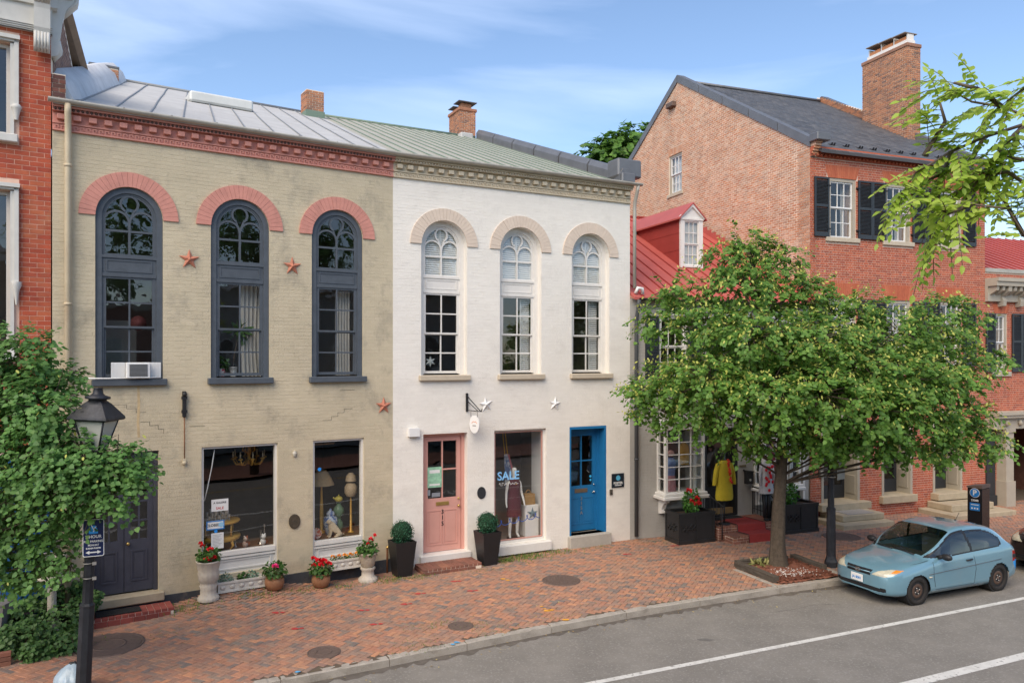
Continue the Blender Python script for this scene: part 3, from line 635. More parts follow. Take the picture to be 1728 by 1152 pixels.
def arch_window(b, c, mf, rec, m_sill, blind=False, wall_t=.3):
    """round-headed window: frame > tracery bars, sashes, panes, spandrel panel, sill"""
    F = 0.115; y = rec
    fr = MB(); path = [(c - AR + F / 2, 4.60), (c - AR + F / 2, SPR)] + arc(c, SPR, AR - F / 2, 180, 0, 24)[1:-1] + [(c + AR - F / 2, SPR), (c + AR - F / 2, 4.60)]
    fr.ribbon(path, F, y, y + .10)
    q = AR - F - .018; path2 = [(c - q, 4.63), (c - q, SPR)] + arc(c, SPR, q, 180, 0, 24)[1:-1] + [(c + q, SPR), (c + q, 4.63)]
    fr.ribbon(path2, .036, y + .03, y + .09)
    w = fr.build('window', mf, b)
    q = AR - F - .036
    # transom and spandrel panel
    p = MB(); p.box(c - q - .04, c + q + .04, y + .005, y + .08, 6.965, 7.02); p.box(c - q, c + q, y + .03, y + .07, 6.66, 6.965); p.box(c - q - .03, c + q + .03, y + .008, y + .08, 6.60, 6.665)
    p.ribbon([(c - q + .05, 6.71), (c + q - .05, 6.71), (c + q - .05, 6.92), (c - q + .05, 6.92)], .025, y + .018, y + .035, closed=True); p.build('spandrel_panel', mf, w)
    # tracery
    t = MB(); bw = .042; yt0, yt1 = y + .035, y + .075
    hb = 7.50; lc = q / 2 + .003; lr = q / 2 - .005; lz = SPR - .10
    t.box(c - bw / 2, c + bw / 2, yt0, yt1, 7.02, lz + .05)
    t.box(c - q, c - bw / 2, yt0 + .004, yt1, hb - bw / 2, hb + bw / 2); t.box(c + bw / 2, c + q, yt0 + .004, yt1, hb - bw / 2, hb + bw / 2)
    t.box(c - q, c - q + .03, yt0 + .002, yt1, 7.02, SPR); t.box(c + q - .03, c + q, yt0 + .002, yt1, 7.02, SPR); t.box(c - q + .03, c + q - .03, yt0 + .003, yt1, 7.02, 7.05)
    for sg in (-1, 1): t.ribbon(arc(c + sg * lc, lz, lr + .005, 0, 180, 16), bw, yt0 + .001 * sg + .002, yt1)
    cz = SPR + q - .175; t.ribbon(arc(c, cz, .155, -62, 242, 22), bw, yt0 - .002, yt1)
    for sg in (-1, 1): t.ribbon([(c + sg * .075, cz - .135), (c + sg * .012, lz + .03)], bw * .8, yt0 - .001 * sg + .006, yt1)
    t.ribbon(arc(c, SPR, q - .018, 0, 180, 24), .036, yt0 + .006, yt1); t.build('tracery', mf, w)
    hd = MB(); pl = [(c - q, hb), (c + q, hb)] + arc(c, SPR, q, 0, 180, 18); n = len(pl)
    hd.add([(x, y + .06, z) for x, z in pl], tessellate_polygon([[Vector((x, z, 0)) for x, z in pl]])); hd.build('pane', m_glass, w)
    pane(w, c - q, c, 7.05, hb, y + .06); pane(w, c, c + q, 7.05, hb, y + .06)
    # double-hung sash 2x4
    sash_grid(w, c - q, c + q, 5.60, 6.60, y + .03, 2, 2, .04, .032, mf, dep=.035)
    sash_grid(w, c - q, c + q, 4.64, 5.62, y + .068, 2, 2, .04, .032, mf, dep=.035, bot=.06)
    s = MB(); s.bevbox(c - .665, c + .665, -.11, y + .1, 4.47, 4.60, .012); s.build('sill', m_sill, w)
    return w
def twin(key, name, label, Wd, mw, mtrim, march, mframe, rec, msill, ground_rects, mdark, mskew):
    (px, py), a = FR[key]; b = thing(name, label, 'building', (px, py, 0), a)
    holes = [arch_open(c, AR, 4.58, SPR) for c in CEN] + [rect(*g) for g in ground_rects]
    w = wall_panel([(0, -.2), (Wd, -.2), (Wd, 9.74), (0, 9.74)], holes, .3, mw, 'wall', b)
    bl = blocked_fn([(c - AR, c + AR, 4.58, SPR) for c in CEN] + [(c - .67, c + .67, 4.46, 4.61) for c in CEN] + list(ground_rects), [(c, AO, SPR) for c in CEN])
    bricks(w, 0, Wd, 0.0, 9.27, bl, m_beige_b if mw is m_beige else m_white_b, L=.222, h=.0765, j=.007, proud=.0028, jit=.0014, rank=lambda q: q[1] < 640)
    for c in CEN: voussoirs(w, c, SPR, AR, AO, 27, march, -.035); arch_window(b, c, mframe, rec, msill)
    dentil_cornice(b, Wd, mtrim, mdark)
    # shell: side and back walls, floors (keeps the rooms dark)
    sh = MB(); k = 11.6; dx, dy = mskew[0] * k, mskew[1] * k
    sh.add([(0, .3, -.2), (dx, dy, -.2), (dx, dy, 9.74), (0, .3, 9.74)], [(0, 1, 2, 3)]); sh.add([(Wd, .3, -.2), (Wd + dx, dy, -.2), (Wd + dx, dy, 9.74), (Wd, .3, 9.74)], [(0, 1, 2, 3)])
    sh.add([(dx, dy, -.2), (Wd + dx, dy, -.2), (Wd + dx, dy, 9.74), (dx, dy, 9.74)], [(0, 1, 2, 3)]); sh.build('party_walls', mw, b)
    ro = MB(); ro.box(.05, Wd - .05, .302, 5.2, 4.0, 9.2, skip='f'); ro.build('upper_room', m_room, b)
    return b, w
SK_BE = (math.cos(math.pi / 2 + R(22.5) - A_BE), math.sin(math.pi / 2 + R(22.5) - A_BE)); SK_WH = (math.cos(math.pi / 2 + R(22.5) - A_WH), math.sin(math.pi / 2 + R(22.5) - A_WH))
def metal_roof(b, Wd, sk, m, mseam, pitch, overhang, ridge_z=14.14, t=11.7, left=0.0, right=0.0, seam_h=.03):
    z0 = 9.86; rx, ry = sk[0] * t, sk[1] * t
    f0 = -overhang / ry
    def pt(s, f, dz=0): return Vector((s + rx * f, ry * f, z0 + (ridge_z - z0) * f + dz))
    r = MB(); A, B, C, D = pt(left, f0), pt(Wd - right, f0), pt(Wd - right, 1), pt(left, 1)
    r.add([A, B, C, D, A - Vector((0, 0, .06)), B - Vector((0, 0, .06)), C - Vector((0, 0, .06)), D - Vector((0, 0, .06))], [(0, 1, 2, 3), (7, 6, 5, 4), (0, 4, 5, 1), (1, 5, 6, 2), (2, 6, 7, 3), (3, 7, 4, 0)])
    E_ = Vector((rx, ry + 9, z0)); r.add([D, C, C + Vector((sk[0] * 9, sk[1] * 9, -3.6)), D + Vector((sk[0] * 9, sk[1] * 9, -3.6))], [(0, 1, 2, 3)])
    ro = r.build('roof', m, b)
    s = left + pitch * .6
    while s < Wd - right:
        q = MB(); a, c2 = pt(s, f0, .0), pt(s, 1, .0); pts = [a.lerp(c2, i / 6) + Vector((random.uniform(-.012, .012) if 0 < i < 6 else 0, 0, 0)) for i in range(7)]
        for u, v in zip(pts[:-1], pts[1:]):
            q.add([u + Vector((-.012, 0, 0)), u + Vector((.012, 0, 0)), v + Vector((.012, 0, 0)), v + Vector((-.012, 0, 0))] + [p + Vector((e, 0, seam_h)) for p, e in ((u, -.012), (u, .012), (v, .012), (v, -.012))], [(4, 5, 6, 7), (0, 1, 5, 4), (1, 2, 6, 5), (2, 3, 7, 6), (3, 0, 4, 7)])
        q.build('seam', mseam, ro); s += pitch
    q = MB(); q.tube([D + Vector((0, 0, .03)), C + Vector((0, 0, .03))], .05, 6); q.build('ridge_cap', mseam, ro)
    return pt
def brick_chimney(parent, name, M, w, d, z0, z1, m, mort=None, label=None, cat=None, cap=True, n_parts=40):
    """free standing stack in the parent's frame; M places it"""
    mb = MB(); mb.box(-w / 2 + .006, w / 2 - .006, -d / 2 + .006, d / 2 - .006, z0, z1)
    o = mb.build(name, mort or m_mort, parent); o.matrix_basis = M; 
    for rz, ww, dd in ((0, w, d), (-90, d, w), (90, d, w)):
        f = MB().box(-.01, .01, .03, .04, z0 + .05, z0 + .06).build('face', mort or m_mort, o) ; f.rotation_euler = (0, 0, R(rz)); f.location = Vector((math.sin(R(rz)) * dd / 2, -math.cos(R(rz)) * dd / 2, 0)) * 1.0
        bpy.context.view_layer.update()
        bricks(f, -ww / 2, ww / 2, z0, z1, blocked_fn(), m, j=.018, proud=.008, parts=n_parts if rz != 90 else 0)
    return o

# ---- beige shop
GR_BE = [(0.62, 1.83, 0.36, 3.17), (2.64, 4.20, 0.50, 3.18), (4.98, 6.18, 0.47, 3.18)]
beige, bw_ = twin('be', 'painted_brick_shop', 'beige painted brick shop building with salmon arches and slate blue windows', 6.90, m_beige, m_pink, m_pink, m_slate, .035, m_slate, GR_BE, mat('soot', (0.10, 0.06, 0.05), .8), SK_BE)
metal_roof(beige, 6.90, SK_BE, m_roofmetal, m_seamgrey, .62, .24, left=.05)
gutter(beige, -.08, 6.93, 9.80, -.26, m_gutter)
m_plinth = mat('dark_plinth', (0.05, 0.055, 0.065), .7, var=.2, vs=5, dirt=(.25, .2, .15), damt=.6, dsc=(2, 2, 2))
for s0, s1, zt in ((0, 1.838, .16), (1.842, 2.9, .26), (4.1, 4.98, .30), (4.984, 6.895, .30)): MB().box(s0, s1, -.03, -.002, -.2, zt).build('plinth', m_plinth, beige)
dp = MB(); dp.tube([(.24, -.26, 9.74), (.24, -.25, 9.6), (.25, -.12, 9.35), (.25, -.10, 9.1), (.25, -.10, .2)], .058, 10)
for z in (8.6, 6.0, 3.2): dp.tube([(.25, -.10, z), (.25, -.10, z + .05)], .068, 10)
dp.build('downpipe', mat('cream_pipe', (0.55, 0.47, 0.33), .55, var=.1, vs=4, dirt=(.3, .16, .08), damt=.5, dsc=(3, 3, .8)), beige)
# door pair
d = MB(); d.box(.62, .70, .10, .2, .36, 3.17); d.box(1.75, 1.83, .10, .2, .36, 3.17); d.box(.70, 1.75, .101, .2, 3.05, 3.17); dfr = d.build('door_frame', m_dkslate, beige)
for s0, s1 in ((.70, 1.215), (1.225, 1.75)):
    o = panel_door(beige, s0, s1, .40, 3.05, .13, m_dkslate, glazed=(1.42, 2.92), panels=[(s0 + .13, s1 - .13, .62, 1.2)], nx=2, nz=4)
MB().sphere((1.29, .10, 1.35), .035, 10).tube([(1.29, .13, 1.35), (1.29, .1, 1.35)], .012).build('door_knob', m_brass, beige)
MB().bevbox(.52, 1.92, -.14, .3, .20, .37, .015).build('threshold', m_stone, beige)
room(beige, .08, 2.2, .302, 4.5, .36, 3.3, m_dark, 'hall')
def shopfront(b, s0, s1, z0, zg, z1, mf, nm='shop_window', rec=.05, fw=.05, mg=None, panel=True, muntin=0):
    f = MB(); f.box(s0, s0 + fw, rec, rec + .12, z0, z1); f.box(s1 - fw, s1, rec, rec + .12, z0, z1); f.box(s0 + fw, s1 - fw, rec + .001, rec + .12, z1 - fw, z1)
    f.box(s0 + fw, s1 - fw, rec - .02, rec + .12, zg - .09, zg); 
    if panel:
        f.box(s0 + fw, s1 - fw, rec + .03, rec + .12, z0, zg - .09); f.box(s0 + fw, s1 - fw, rec - .01, rec + .03, zg - .16, zg - .12)
        f.ribbon([(s0 + .14, z0 + .08), (s1 - .14, z0 + .08), (s1 - .14, zg - .2), (s0 + .14, zg - .2)], .03, rec + .012, rec + .03, closed=True)
    w = f.build(nm, mf, b); pane(w, s0 + fw, s1 - fw, zg, z1 - fw, rec + .06, mg or m_glass_shop); return w
shopfront(beige, 2.64, 4.20, .50, .96, 3.18, m_wframe); shopfront(beige, 4.98, 6.18, .47, .92, 3.18, m_wframe)
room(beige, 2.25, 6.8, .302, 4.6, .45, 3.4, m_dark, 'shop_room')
lo = MB(); lo.box(2.3, 6.75, .31, 1.25, .46, .90); lo.build('display_shelf', mat('shelf_wood', (0.16, 0.09, 0.05), .6, var=.2, vs=3), beige)
# roof furniture on the left: white coated parapet
pm = mat('parapet_coating', (0.55, 0.56, 0.57), .6, var=.2, vs=2, bump=.5, bs=6, dirt=(.3, .3, .31), damt=.5)
pa = MB(); kk = []
for f_, w_, h_ in ((0.02, .20, .42), (.05, .28, .52), (.25, .30, .5), (.5, .28, .5), (.75, .32, .52), (1.0, .30, .5)):
    x, y = SK_BE[0] * 11.7 * f_, SK_BE[1] * 11.7 * f_; z = 9.86 + 4.28 * f_
    kk.append([(x - .25, y, z - .1), (x - .2, y, z + h_), (x + .02, y, z + h_ + .04), (x + w_, y, z + h_ * .6), (x + w_ + .12, y, z + .02)])
pa.add([p for k_ in kk for p in k_], [(i * 5 + j, i * 5 + j + 1, i * 5 + 6 + j, i * 5 + 5 + j) for i in range(5) for j in range(4)], True); pa.add(kk[0], [(0, 1, 2, 3, 4)]); pa.build('parapet', pm, beige)
MB().bevbox(2.55 + 1.0, 4.3 + 1.0, 6.3, 8.0, 12.25, 12.55, .05).build('skylight', mat('skylight_acrylic', (.62, .63, .6), .4), beige)
c1 = brick_chimney(beige, 'chimney', T(6.3 + SK_BE[0] * 11.2, SK_BE[1] * 11.2 - .9, 0), .62, .62, 12.9, 14.45, m_brick_old)
MB().box(-.34, .34, -.35, .35, 12.9, 13.72).build('flashing', m_seamgreen, c1)

# ---- white shop
GR_WH = [(0.76, 1.92, 0.11, 3.18), (2.66, 4.17, 0.30, 3.19), (4.88, 6.05, 0.30, 3.19)]
white, ww_ = twin('wh', 'white_brick_shop', 'white painted brick shop building with cream cornice, pink door and blue door', 6.838, m_white, m_cream, m_archcream, m_wframe, .17, m_sill, GR_WH, m_cream, SK_WH)
metal_roof(white, 6.838, SK_WH, m_roofgreen, m_seamgreen, .40, .24, right=.35)
gutter(white, .0, 7.05, 9.80, -.26, m_gutter)
dp = MB(); dp.tube([(6.93, -.26, 9.74), (6.93, -.22, 9.6), (6.96, -.06, 9.3), (6.96, -.05, 9.1), (6.96, -.05, 6.95)], .05, 10); dp.build('downpipe', m_gutter, white)
# interior louvres behind the arched heads, slatted blinds beside the sashes
for c in CEN:
    q = MB(); z = 7.06
    for k in range(22):
        zz = 7.07 + k * .052; hw = .43 if zz < SPR else math.sqrt(max(.01, .46 ** 2 - (zz - SPR) ** 2)) - .03
        if hw > .05:
            q.box(-hw, -.02, -.004, .004, -.028, .028, M=T(c, .285, zz, rx=R(-28))); q.box(.02, hw, -.004, .004, -.028, .028, M=T(c, .285, zz, rx=R(-28)))
    q.box(c - .02, c + .02, .265, .305, 7.02, 8.2); q.box(c - .45, c - .41, .265, .305, 7.02, 7.8); q.box(c + .41, c + .45, .265, .305, 7.02, 7.8)
    q.add([(c - .47, .325, 7.0), (c + .47, .325, 7.0), (c + .47, .325, 8.3), (c - .47, .325, 8.3)], [(0, 1, 2, 3)])
    q.build('louvre_blind', m_plain_white, white)
for c in CEN[1:]:
    q = MB()
    for k in range(36): q.box(.20, .45, -.003, .003, -.022, .022, M=T(c, .40, 4.70 + k * .052, rx=R(-35)))
    q.box(c + .18, c + .21, .385, .415, 4.66, 6.55); q.build('shutter_blind', m_plain_white, white)
# pink door
f = MB(); f.box(.76, .84, .18, .3, .26, 3.18); f.box(1.84, 1.92, .18, .3, .26, 3.18); f.box(.84, 1.84, .181, .3, 3.10, 3.18); f.build('door_frame', mat('pink_paint', (.60, .315, .265), .5, var=.06), white)
pk = MATS['pink_paint']
pd = panel_door(white, .85, 1.83, .28, 3.09, .21, pk, glazed=(1.58, 2.98), panels=[(.95, 1.31, .45, 1.28), (1.37, 1.73, .45, 1.28)], nx=2, nz=2)
MB().bevbox(1.17, 1.51, .19, .215, 1.40, 1.49, .006).box(1.2, 1.48, .183, .19, 1.43, 1.46).build('letter_slot', m_brass, pd)
MB().sphere((1.76, .17, 1.36), .035).tube([(1.76, .2, 1.36), (1.76, .15, 1.36)], .02).sphere((1.76, .18, 1.54), .03, 8, None, (1, .6, 1)).build('door_knob', m_brass, pd)
for i, ch in enumerate('315'): text(ch, .15, m_blackink, pd, 'house_number', T(1.34, .196, 1.24 - i * .145) @ UP)
gp_ = MB(); gp_.box(.95, 1.32, .203, .209, 1.85, 2.35); gp_.build('notice', mat('green_poster', (.30, .55, .38), .5, var=.35, vs=9), pd)
MB().box(1.0, 1.27, .2005, .203, 2.2, 2.28).box(1.0, 1.27, .2005, .203, 1.9, 1.94).build('notice_text', m_paper, pd)
MB().box(.95, 1.02, .203, .208, 1.66, 1.8).box(1.06, 1.28, .203, .208, 1.62, 1.72).build('sticker', mat('grey_sticker', (.25, .27, .3), .5), pd)
MB().bevbox(.66, 1.98, -.10, .3, .02, .27, .012).build('threshold', m_wframe, white)
room(white, .1, 2.3, .302, 4.5, .25, 3.4, m_dark, 'hall')
# display window
sw = shopfront(white, 2.66, 4.17, .30, .36, 3.19, m_wframe, panel=False, rec=.09)
MB().ribbon([(2.73, .38), (4.10, .38), (4.10, 3.12), (2.73, 3.12)], .018, .10, .15, closed=True).build('pink_bead', pk, sw)
MB().bevbox(2.58, 4.28, -.11, .1, .04, .27, .012).build('window_sill', m_wframe, white)
room(white, 2.35, 4.6, .302, 2.2, .30, 3.4, mat('display_back', (.24, .20, .17), .9, var=.2), 'display_room')
MB().box(4.28, 4.36, .31, 1.0, .3, 3.3).build('partition', m_plain_white, white)
text('SALE', .30, mat('sale_vinyl', (.25, .55, .9), .5, var=.35, vs=14), sw, 'lettering', T(3.13, .137, 2.0) @ UP, .002, bold=.006)
sc_ = MB(); pts = [(2.86 + .55 * i / 30 + .02 * math.sin(i * 1.9), .136, 1.80 + .05 * math.sin(i * 1.25) * (1 - i / 45)) for i in range(31)]; sc_.tube(pts, .006, 4); sc_.build('script_lettering', m_paper, sw)
wv = MB(); pts = []
for i in range(90): t = i / 89 * 5 * 2 * math.pi; pts.append((2.80 + 1.25 * i / 89 + .06 * math.sin(t), .136, .80 + .12 * i / 89 - .07 * math.cos(t)))
wv.tube(pts, .010, 4); wv.build('wave_decal', mat('navy_vinyl', (.05, .10, .35), .5), sw)
# blue door
bl_ = mat('bright_blue_paint', (.015, .155, .36), .4, var=.08, vs=4)
f = MB(); f.box(4.88, 4.93, -.002, .36, .30, 3.19); f.box(6.0, 6.05, -.002, .36, .30, 3.19); f.box(4.93, 6.0, -.001, .36, 3.12, 3.19); f.box(4.93, 4.99, .30, .42, .30, 3.12); f.box(5.94, 6.0, .30, .42, .30, 3.12); f.box(4.99, 5.94, .301, .42, 3.02, 3.12); f.build('door_frame', bl_, white)
bd = panel_door(white, 4.99, 5.94, .33, 3.02, .34, bl_, glazed=(1.55, 2.90), panels=[(5.08, 5.42, .52, 1.22), (5.50, 5.84, .52, 1.22)], nx=2, nz=2)
MB().bevbox(5.25, 5.66, .325, .345, 1.36, 1.47, .005).build('letter_slot', mat('tarnished_bronze', (.22, .16, .11), .45, .6), bd)
MB().sphere((5.86, .31, 1.36), .032).tube([(5.86, .34, 1.36), (5.80, .30, 1.35)], .014).sphere((5.86, .325, 1.56), .025).build('door_knob', mat('chrome', (.6, .6, .6), .2, .9), bd)
for i, ch in enumerate('315A'): text(ch, .13, mat('pewter', (.35, .35, .36), .4, .6), bd, 'house_number', T(5.46, .326, 1.20 - i * .13) @ UP)
MB().prism(arc(5.08, 2.20, .06, 0, 342, 14), .352, .356).prism(arc(5.77, 1.78, .035, 0, 342, 10), .352, .356).prism(arc(5.77, 1.68, .03, 0, 342, 10), .352, .356).build('sticker', mat('cyan_sticker', (.05, .45, .8), .5), bd)
MB().bevbox(4.82, 6.12, -.16, .36, -.05, .30, .012).build('threshold', mat('cement_step', (.40, .375, .33), .85, var=.12, vs=5, bump=.4), white)
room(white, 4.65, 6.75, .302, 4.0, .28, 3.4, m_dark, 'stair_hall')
# dark coping along the right party wall
def copings(b, W0, sk, name, m, w=.42, h=.34, z0=9.86, z1=14.14, t=11.7, n=6):
    for i in range(n):
        f0, f1 = i / n + .004, (i + 1) / n - .004; mb = MB(); q = []
        for f in (f0, f1):
            x, y, z = W0 + sk[0] * t * f, sk[1] * t * f - .1, z0 + (z1 - z0) * f
            q.append([(x - w / 2, y, z - .05), (x - w / 2, y, z + h * .55), (x - w / 4, y, z + h), (x + w / 4, y, z + h), (x + w / 2, y, z + h * .55), (x + w / 2, y, z - .05)])
        mb.add(q[0] + q[1], [(j, (j + 1) % 6, (j + 1) % 6 + 6, j + 6) for j in range(6)] + [tuple(range(6)), tuple(range(6, 12))]); mb.build(name, m, b)
copings(white, 6.68, SK_WH, 'coping', m_lead)
MB().bevbox(6.45, 7.25, .0, .55, 10.02, 10.52, .04).bevbox(6.5, 6.95, -.12, .1, 9.84, 10.1, .03).build('coping_end', m_lead, white)
c2 = brick_chimney(white, 'chimney', T(6.838 - .35 + SK_WH[0] * 11.0, SK_WH[1] * 11.0 + 1.9, 0), .72, 1.15, 12.6, 15.55, m_brick_old)
cc = MB(); cc.bevbox(-.42, .42, -.62, .62, 15.42, 15.55, .02); cc.build('corbel', m_brick_old, c2)
MB().box(-.22, .22, -.45, -.1, 15.55, 15.78).box(-.22, .22, .1, .45, 15.55, 15.72).build('flue', m_brick_old, c2)
MB().box(-.42, .42, -.62, -.02, 15.80, 15.83).box(-.4, .36, .05, .6, 15.74, 15.77).build('chimney_cap', m_lead, c2)
MB().bevbox(-.75, -.2, -1.6, -.7, 13.75, 14.2, .04).build('roof_vent', m_roofmetal, c2)

MB().tube([(.28, -.13, 4.63), (.9, -.125, 4.62), (1.85, -.125, 4.63)], .014, 6).build('conduit', m_plain_white, beige)
m_crack = mat('crack', (.09, .08, .06), .95)
for pts in ([(1.0, 4.1), (1.25, 4.1), (1.25, 4.02), (1.42, 4.02), (1.42, 3.94), (1.6, 3.94)], [(1.5, 3.75), (1.66, 3.75), (1.66, 3.67), (1.82, 3.67), (1.82, 3.59), (1.92, 3.59), (1.92, 3.5)], [(5.2, 3.62), (5.4, 3.62), (5.4, 3.7), (5.55, 3.7), (5.55, 3.78), (5.7, 3.78), (5.7, 3.86), (5.9, 3.86)], [(2.4, 3.62), (2.7, 3.62)], [(5.6, 4.28), (5.95, 4.29)]):
    MB().ribbon([(x, z) for x, z in pts], .006, -.0055, -.001).build('crack', m_crack, beige)
MB().ribbon([(1.46, 4.46), (1.47, 4.1), (1.455, 3.75), (1.47, 3.45)], .045, -.006, -.001).build('rust_streak', mat('rust_wash', (.53, .40, .23), .8, var=.2, vs=8), beige)

rc = random.Random(21); m_tar = mat('tar_crack', (.075, .07, .065), .85, var=.2, vs=9)
def road_crack(x, y, L_, a, w=.012):
    pts = []; n = int(L_ / .12)
    for i in range(n + 1): pts.append((x, y)); a += rc.uniform(-.25, .25); x += .12 * math.cos(a); y += .12 * math.sin(a)
    lft, rgt_ = [], []
    for i in range(n + 1):
        d = Vector(pts[min(i + 1, n)]) - Vector(pts[max(i - 1, 0)]); d.normalize(); ww = w * rc.uniform(.3, 1.0); lft.append((pts[i][0] - d.y * ww, pts[i][1] + d.x * ww)); rgt_.append((pts[i][0] + d.y * ww, pts[i][1] - d.x * ww))
    mb = MB(); mb.add([(p[0], p[1], ROAD_Z + .003) for p in lft + rgt_], [(i, i + 1, n + 2 + i, n + 1 + i) for i in range(n)]); mb.build('road_crack', m_tar, kind='structure')
for q in ((5.2, 15.6, 1.8, .42, .006), (9.8, 14.6, 3, .42, .006)): road_crack(*q)
m_grit = mat('gutter_grit', (.115, .10, .085), .95, var=.3, vs=6, bump=.6, dirt=(.2, .17, .13), dsc=(2, 2, 2), damt=.6)
g0, g1 = kerb_off(-.03), kerb_off(-.26); n_ = 220; gl = MB(); vs = []
for i in range(n_ + 1):
    x = -6 + 20 * i / n_; y0 = lerp_poly(g0, x); vs += [(x, y0, ROAD_Z + .002), (x + .06, y0 - rc.uniform(.05, .24), ROAD_Z + .002)]
gl.add(vs, [(2 * i, 2 * i + 1, 2 * i + 3, 2 * i + 2) for i in range(n_)]); gl.build('gutter_grit', m_grit, kind='structure')
# ================================================================ RED TOWNHOUSE (left edge)
m_trimw = mat('stone_white_trim', (0.62, 0.61, 0.57), .6, var=.07, vs=5, dirt=(.35, .33, .3), damt=.3)
red = thing('red_brick_townhouse', 'tall orange red brick townhouse with white bracketed cornice, beside the beige shop', 'building', (P0[0], P0[1], 0), A_BE)
RW = [(-1.62, -.66, 9.08, 10.74), (-1.62, -.66, 5.1, 8.05)]
rw = wall_panel([(-6, -.2), (-.02, -.2), (-.02, 12.6), (-6, 12.6)], [rect(*q) for q in RW] + [rect(-4.6, -3.6, 5.1, 8.05), rect(-4.6, -3.6, 9.08, 10.74)], .3, m_mort_orange, 'wall', red)
bricks(rw, -6, -.02, 3.3, 11.3, blocked_fn([(a - .22, b + .14, c - .16, d + .2) for a, b, c, d in RW] + [(-4.8, -3.4, 4.9, 8.2), (-4.8, -3.4, 8.9, 10.9)]), m_brick_red, L=.235, h=.089, j=.008, proud=.004)
for k, (a, b, c, d) in enumerate(RW):
    w = MB(); w.box(a, a + .06, .1, .2, c, d); w.box(b - .06, b, .1, .2, c, d); w.box(a + .06, b - .06, .101, .2, d - .06, d); w.box(a + .06, b - .06, .1, .2, c, c + .06); wo = w.build('window', m_trimw, red)
    pane(wo, a + .06, b - .06, c + .06, d - .06, .16)
    t = MB(); t.box(b, b + .06, -.05, .1, c, d); t.box(b + .06, b + .13, -.09, .0, c + (.55 if k == 0 else 1.3), d + .06); t.box(a - .15, b + .15, -.14, .0, d + .06, d + .13); t.box(a - .12, b + .12, -.09, .0, d + .02, d + .06); t.box(a - .06, a, -.05, .1, c, d); t.build('hood_mould', m_trimw, wo)
    zc = c + (.55 if k == 0 else 1.3); pr = [(.03, zc - .28), (.045, zc - .2), (.075, zc - .08), (.085, zc - .06), (.085, zc - .03), (.06, zc)] if k == 0 else [(.012, zc - .42), (.05, zc - .15), (.08, zc - .07), (.08, zc)]
    MB().lathe(pr, 12, M=T(b + .095, -.06, 0)).build('pendant', m_trimw, wo)
    MB().bevbox(a - .12, b + .12, -.12, .1, c - .15, c, .015).build('sill', m_trimw, wo)
room(red, -5.9, -.1, .302, 4, 4.6, 11.2, m_room, 'upper_room')
# cornice with scroll brackets
c = MB(); c.box(-6, .0, -.10, .02, 11.02, 11.5); 
for i in range(4): c.box(-6, -.0, -.10 - .02 * i, -.05, 11.02 + i * .03, 11.045 + i * .03)
c.box(-6, .08, -.16, .05, 11.5, 12.1); c.box(-6, .22, -.55, .3, 12.1, 12.22); c.box(-6, .28, -.62, .3, 12.22, 12.34); c.box(-6, .34, -.68, .3, 12.34, 12.62); c.box(-1.3, -.62, -.17, -.16, 11.62, 11.9); c.build('cornice', m_trimw, red)
def bracket(parent, s, y0, rz=0):
    pr = [(-.02, 10.66), (-.12, 10.70), (-.16, 10.85), (-.12, 10.98), (-.16, 11.06), (-.20, 11.4), (-.26, 11.6), (-.38, 11.75), (-.42, 12.0), (-.42, 12.1), (0, 12.1), (0, 10.66)]
    b = MB(); 
    q = [(Vector((-.13, y, z))) for y, z in pr] + [Vector((.13, y, z)) for y, z in pr]; n = len(pr)
    M_ = T(s, y0, 0, rz); b.add([M_ @ v for v in q], [tuple(range(n)), tuple(range(n, 2 * n))] + [(i, (i + 1) % n, (i + 1) % n + n, i + n) for i in range(n)])
    for k in range(5): b.tube([M_ @ Vector((-.10 + k * .05, -.05, 10.64)), M_ @ Vector((-.10 + k * .05, -.17, 10.80)), M_ @ Vector((-.10 + k * .05, -.13, 10.98))], .028, 6)
    for k in range(5): b.tube([M_ @ Vector((-.10 + k * .05, -.21, 11.5)), M_ @ Vector((-.11 + k * .055, -.42, 11.76)), M_ @ Vector((-.12 + k * .06, -.45, 12.02))], [.03, .04, .02], 6)
    b.tube([M_ @ Vector((-.15, -.28, 11.88)), M_ @ Vector((.15, -.28, 11.88))], .11, 14); b.tube([M_ @ Vector((-.16, -.28, 11.88)), M_ @ Vector((.16, -.28, 11.88))], .05, 10)
    return b.build('bracket', m_trimw, parent)
bracket(red, -.17, -.10); bracket(red, -.02, .16, R(90)); bracket(red, -2.4, -.10)
# its side wall seen over the shop roof
m_sidebrick = mat('sooty_side_brick', None, .85, var=.2, vs=3, ramp=[(.25, .15, .11), (.33, .2, .15), (.18, .11, .09)], bump=.4)
sd = MB(); sd.prism([(0, 9.4), (9, 9.4), (9, 11.0), (3.2, 11.3), (.3, 12.35), (0, 12.35)], 0, .3); so = sd.build('side_wall', m_mort, red, (-.02, .02, 0), R(90) - R(22.5) + 0); so.rotation_euler = (0, 0, math.atan2(SK_BE[1], SK_BE[0]))
sb = MB().box(-.01, .01, .02, .03, 9.5, 9.52).build('side_face', m_mort, red); sb.rotation_euler = (0, 0, math.atan2(SK_BE[1], SK_BE[0])); sb.location = (-.012, .025, 0)
bricks(sb, .2, 8, 9.4, 12.2, blocked_fn(), m_sidebrick, parts=0, edge=lambda z0, z1: (.2, 8 if z1 < 11.2 else .3 + (12.3 - z1) * 2.6))
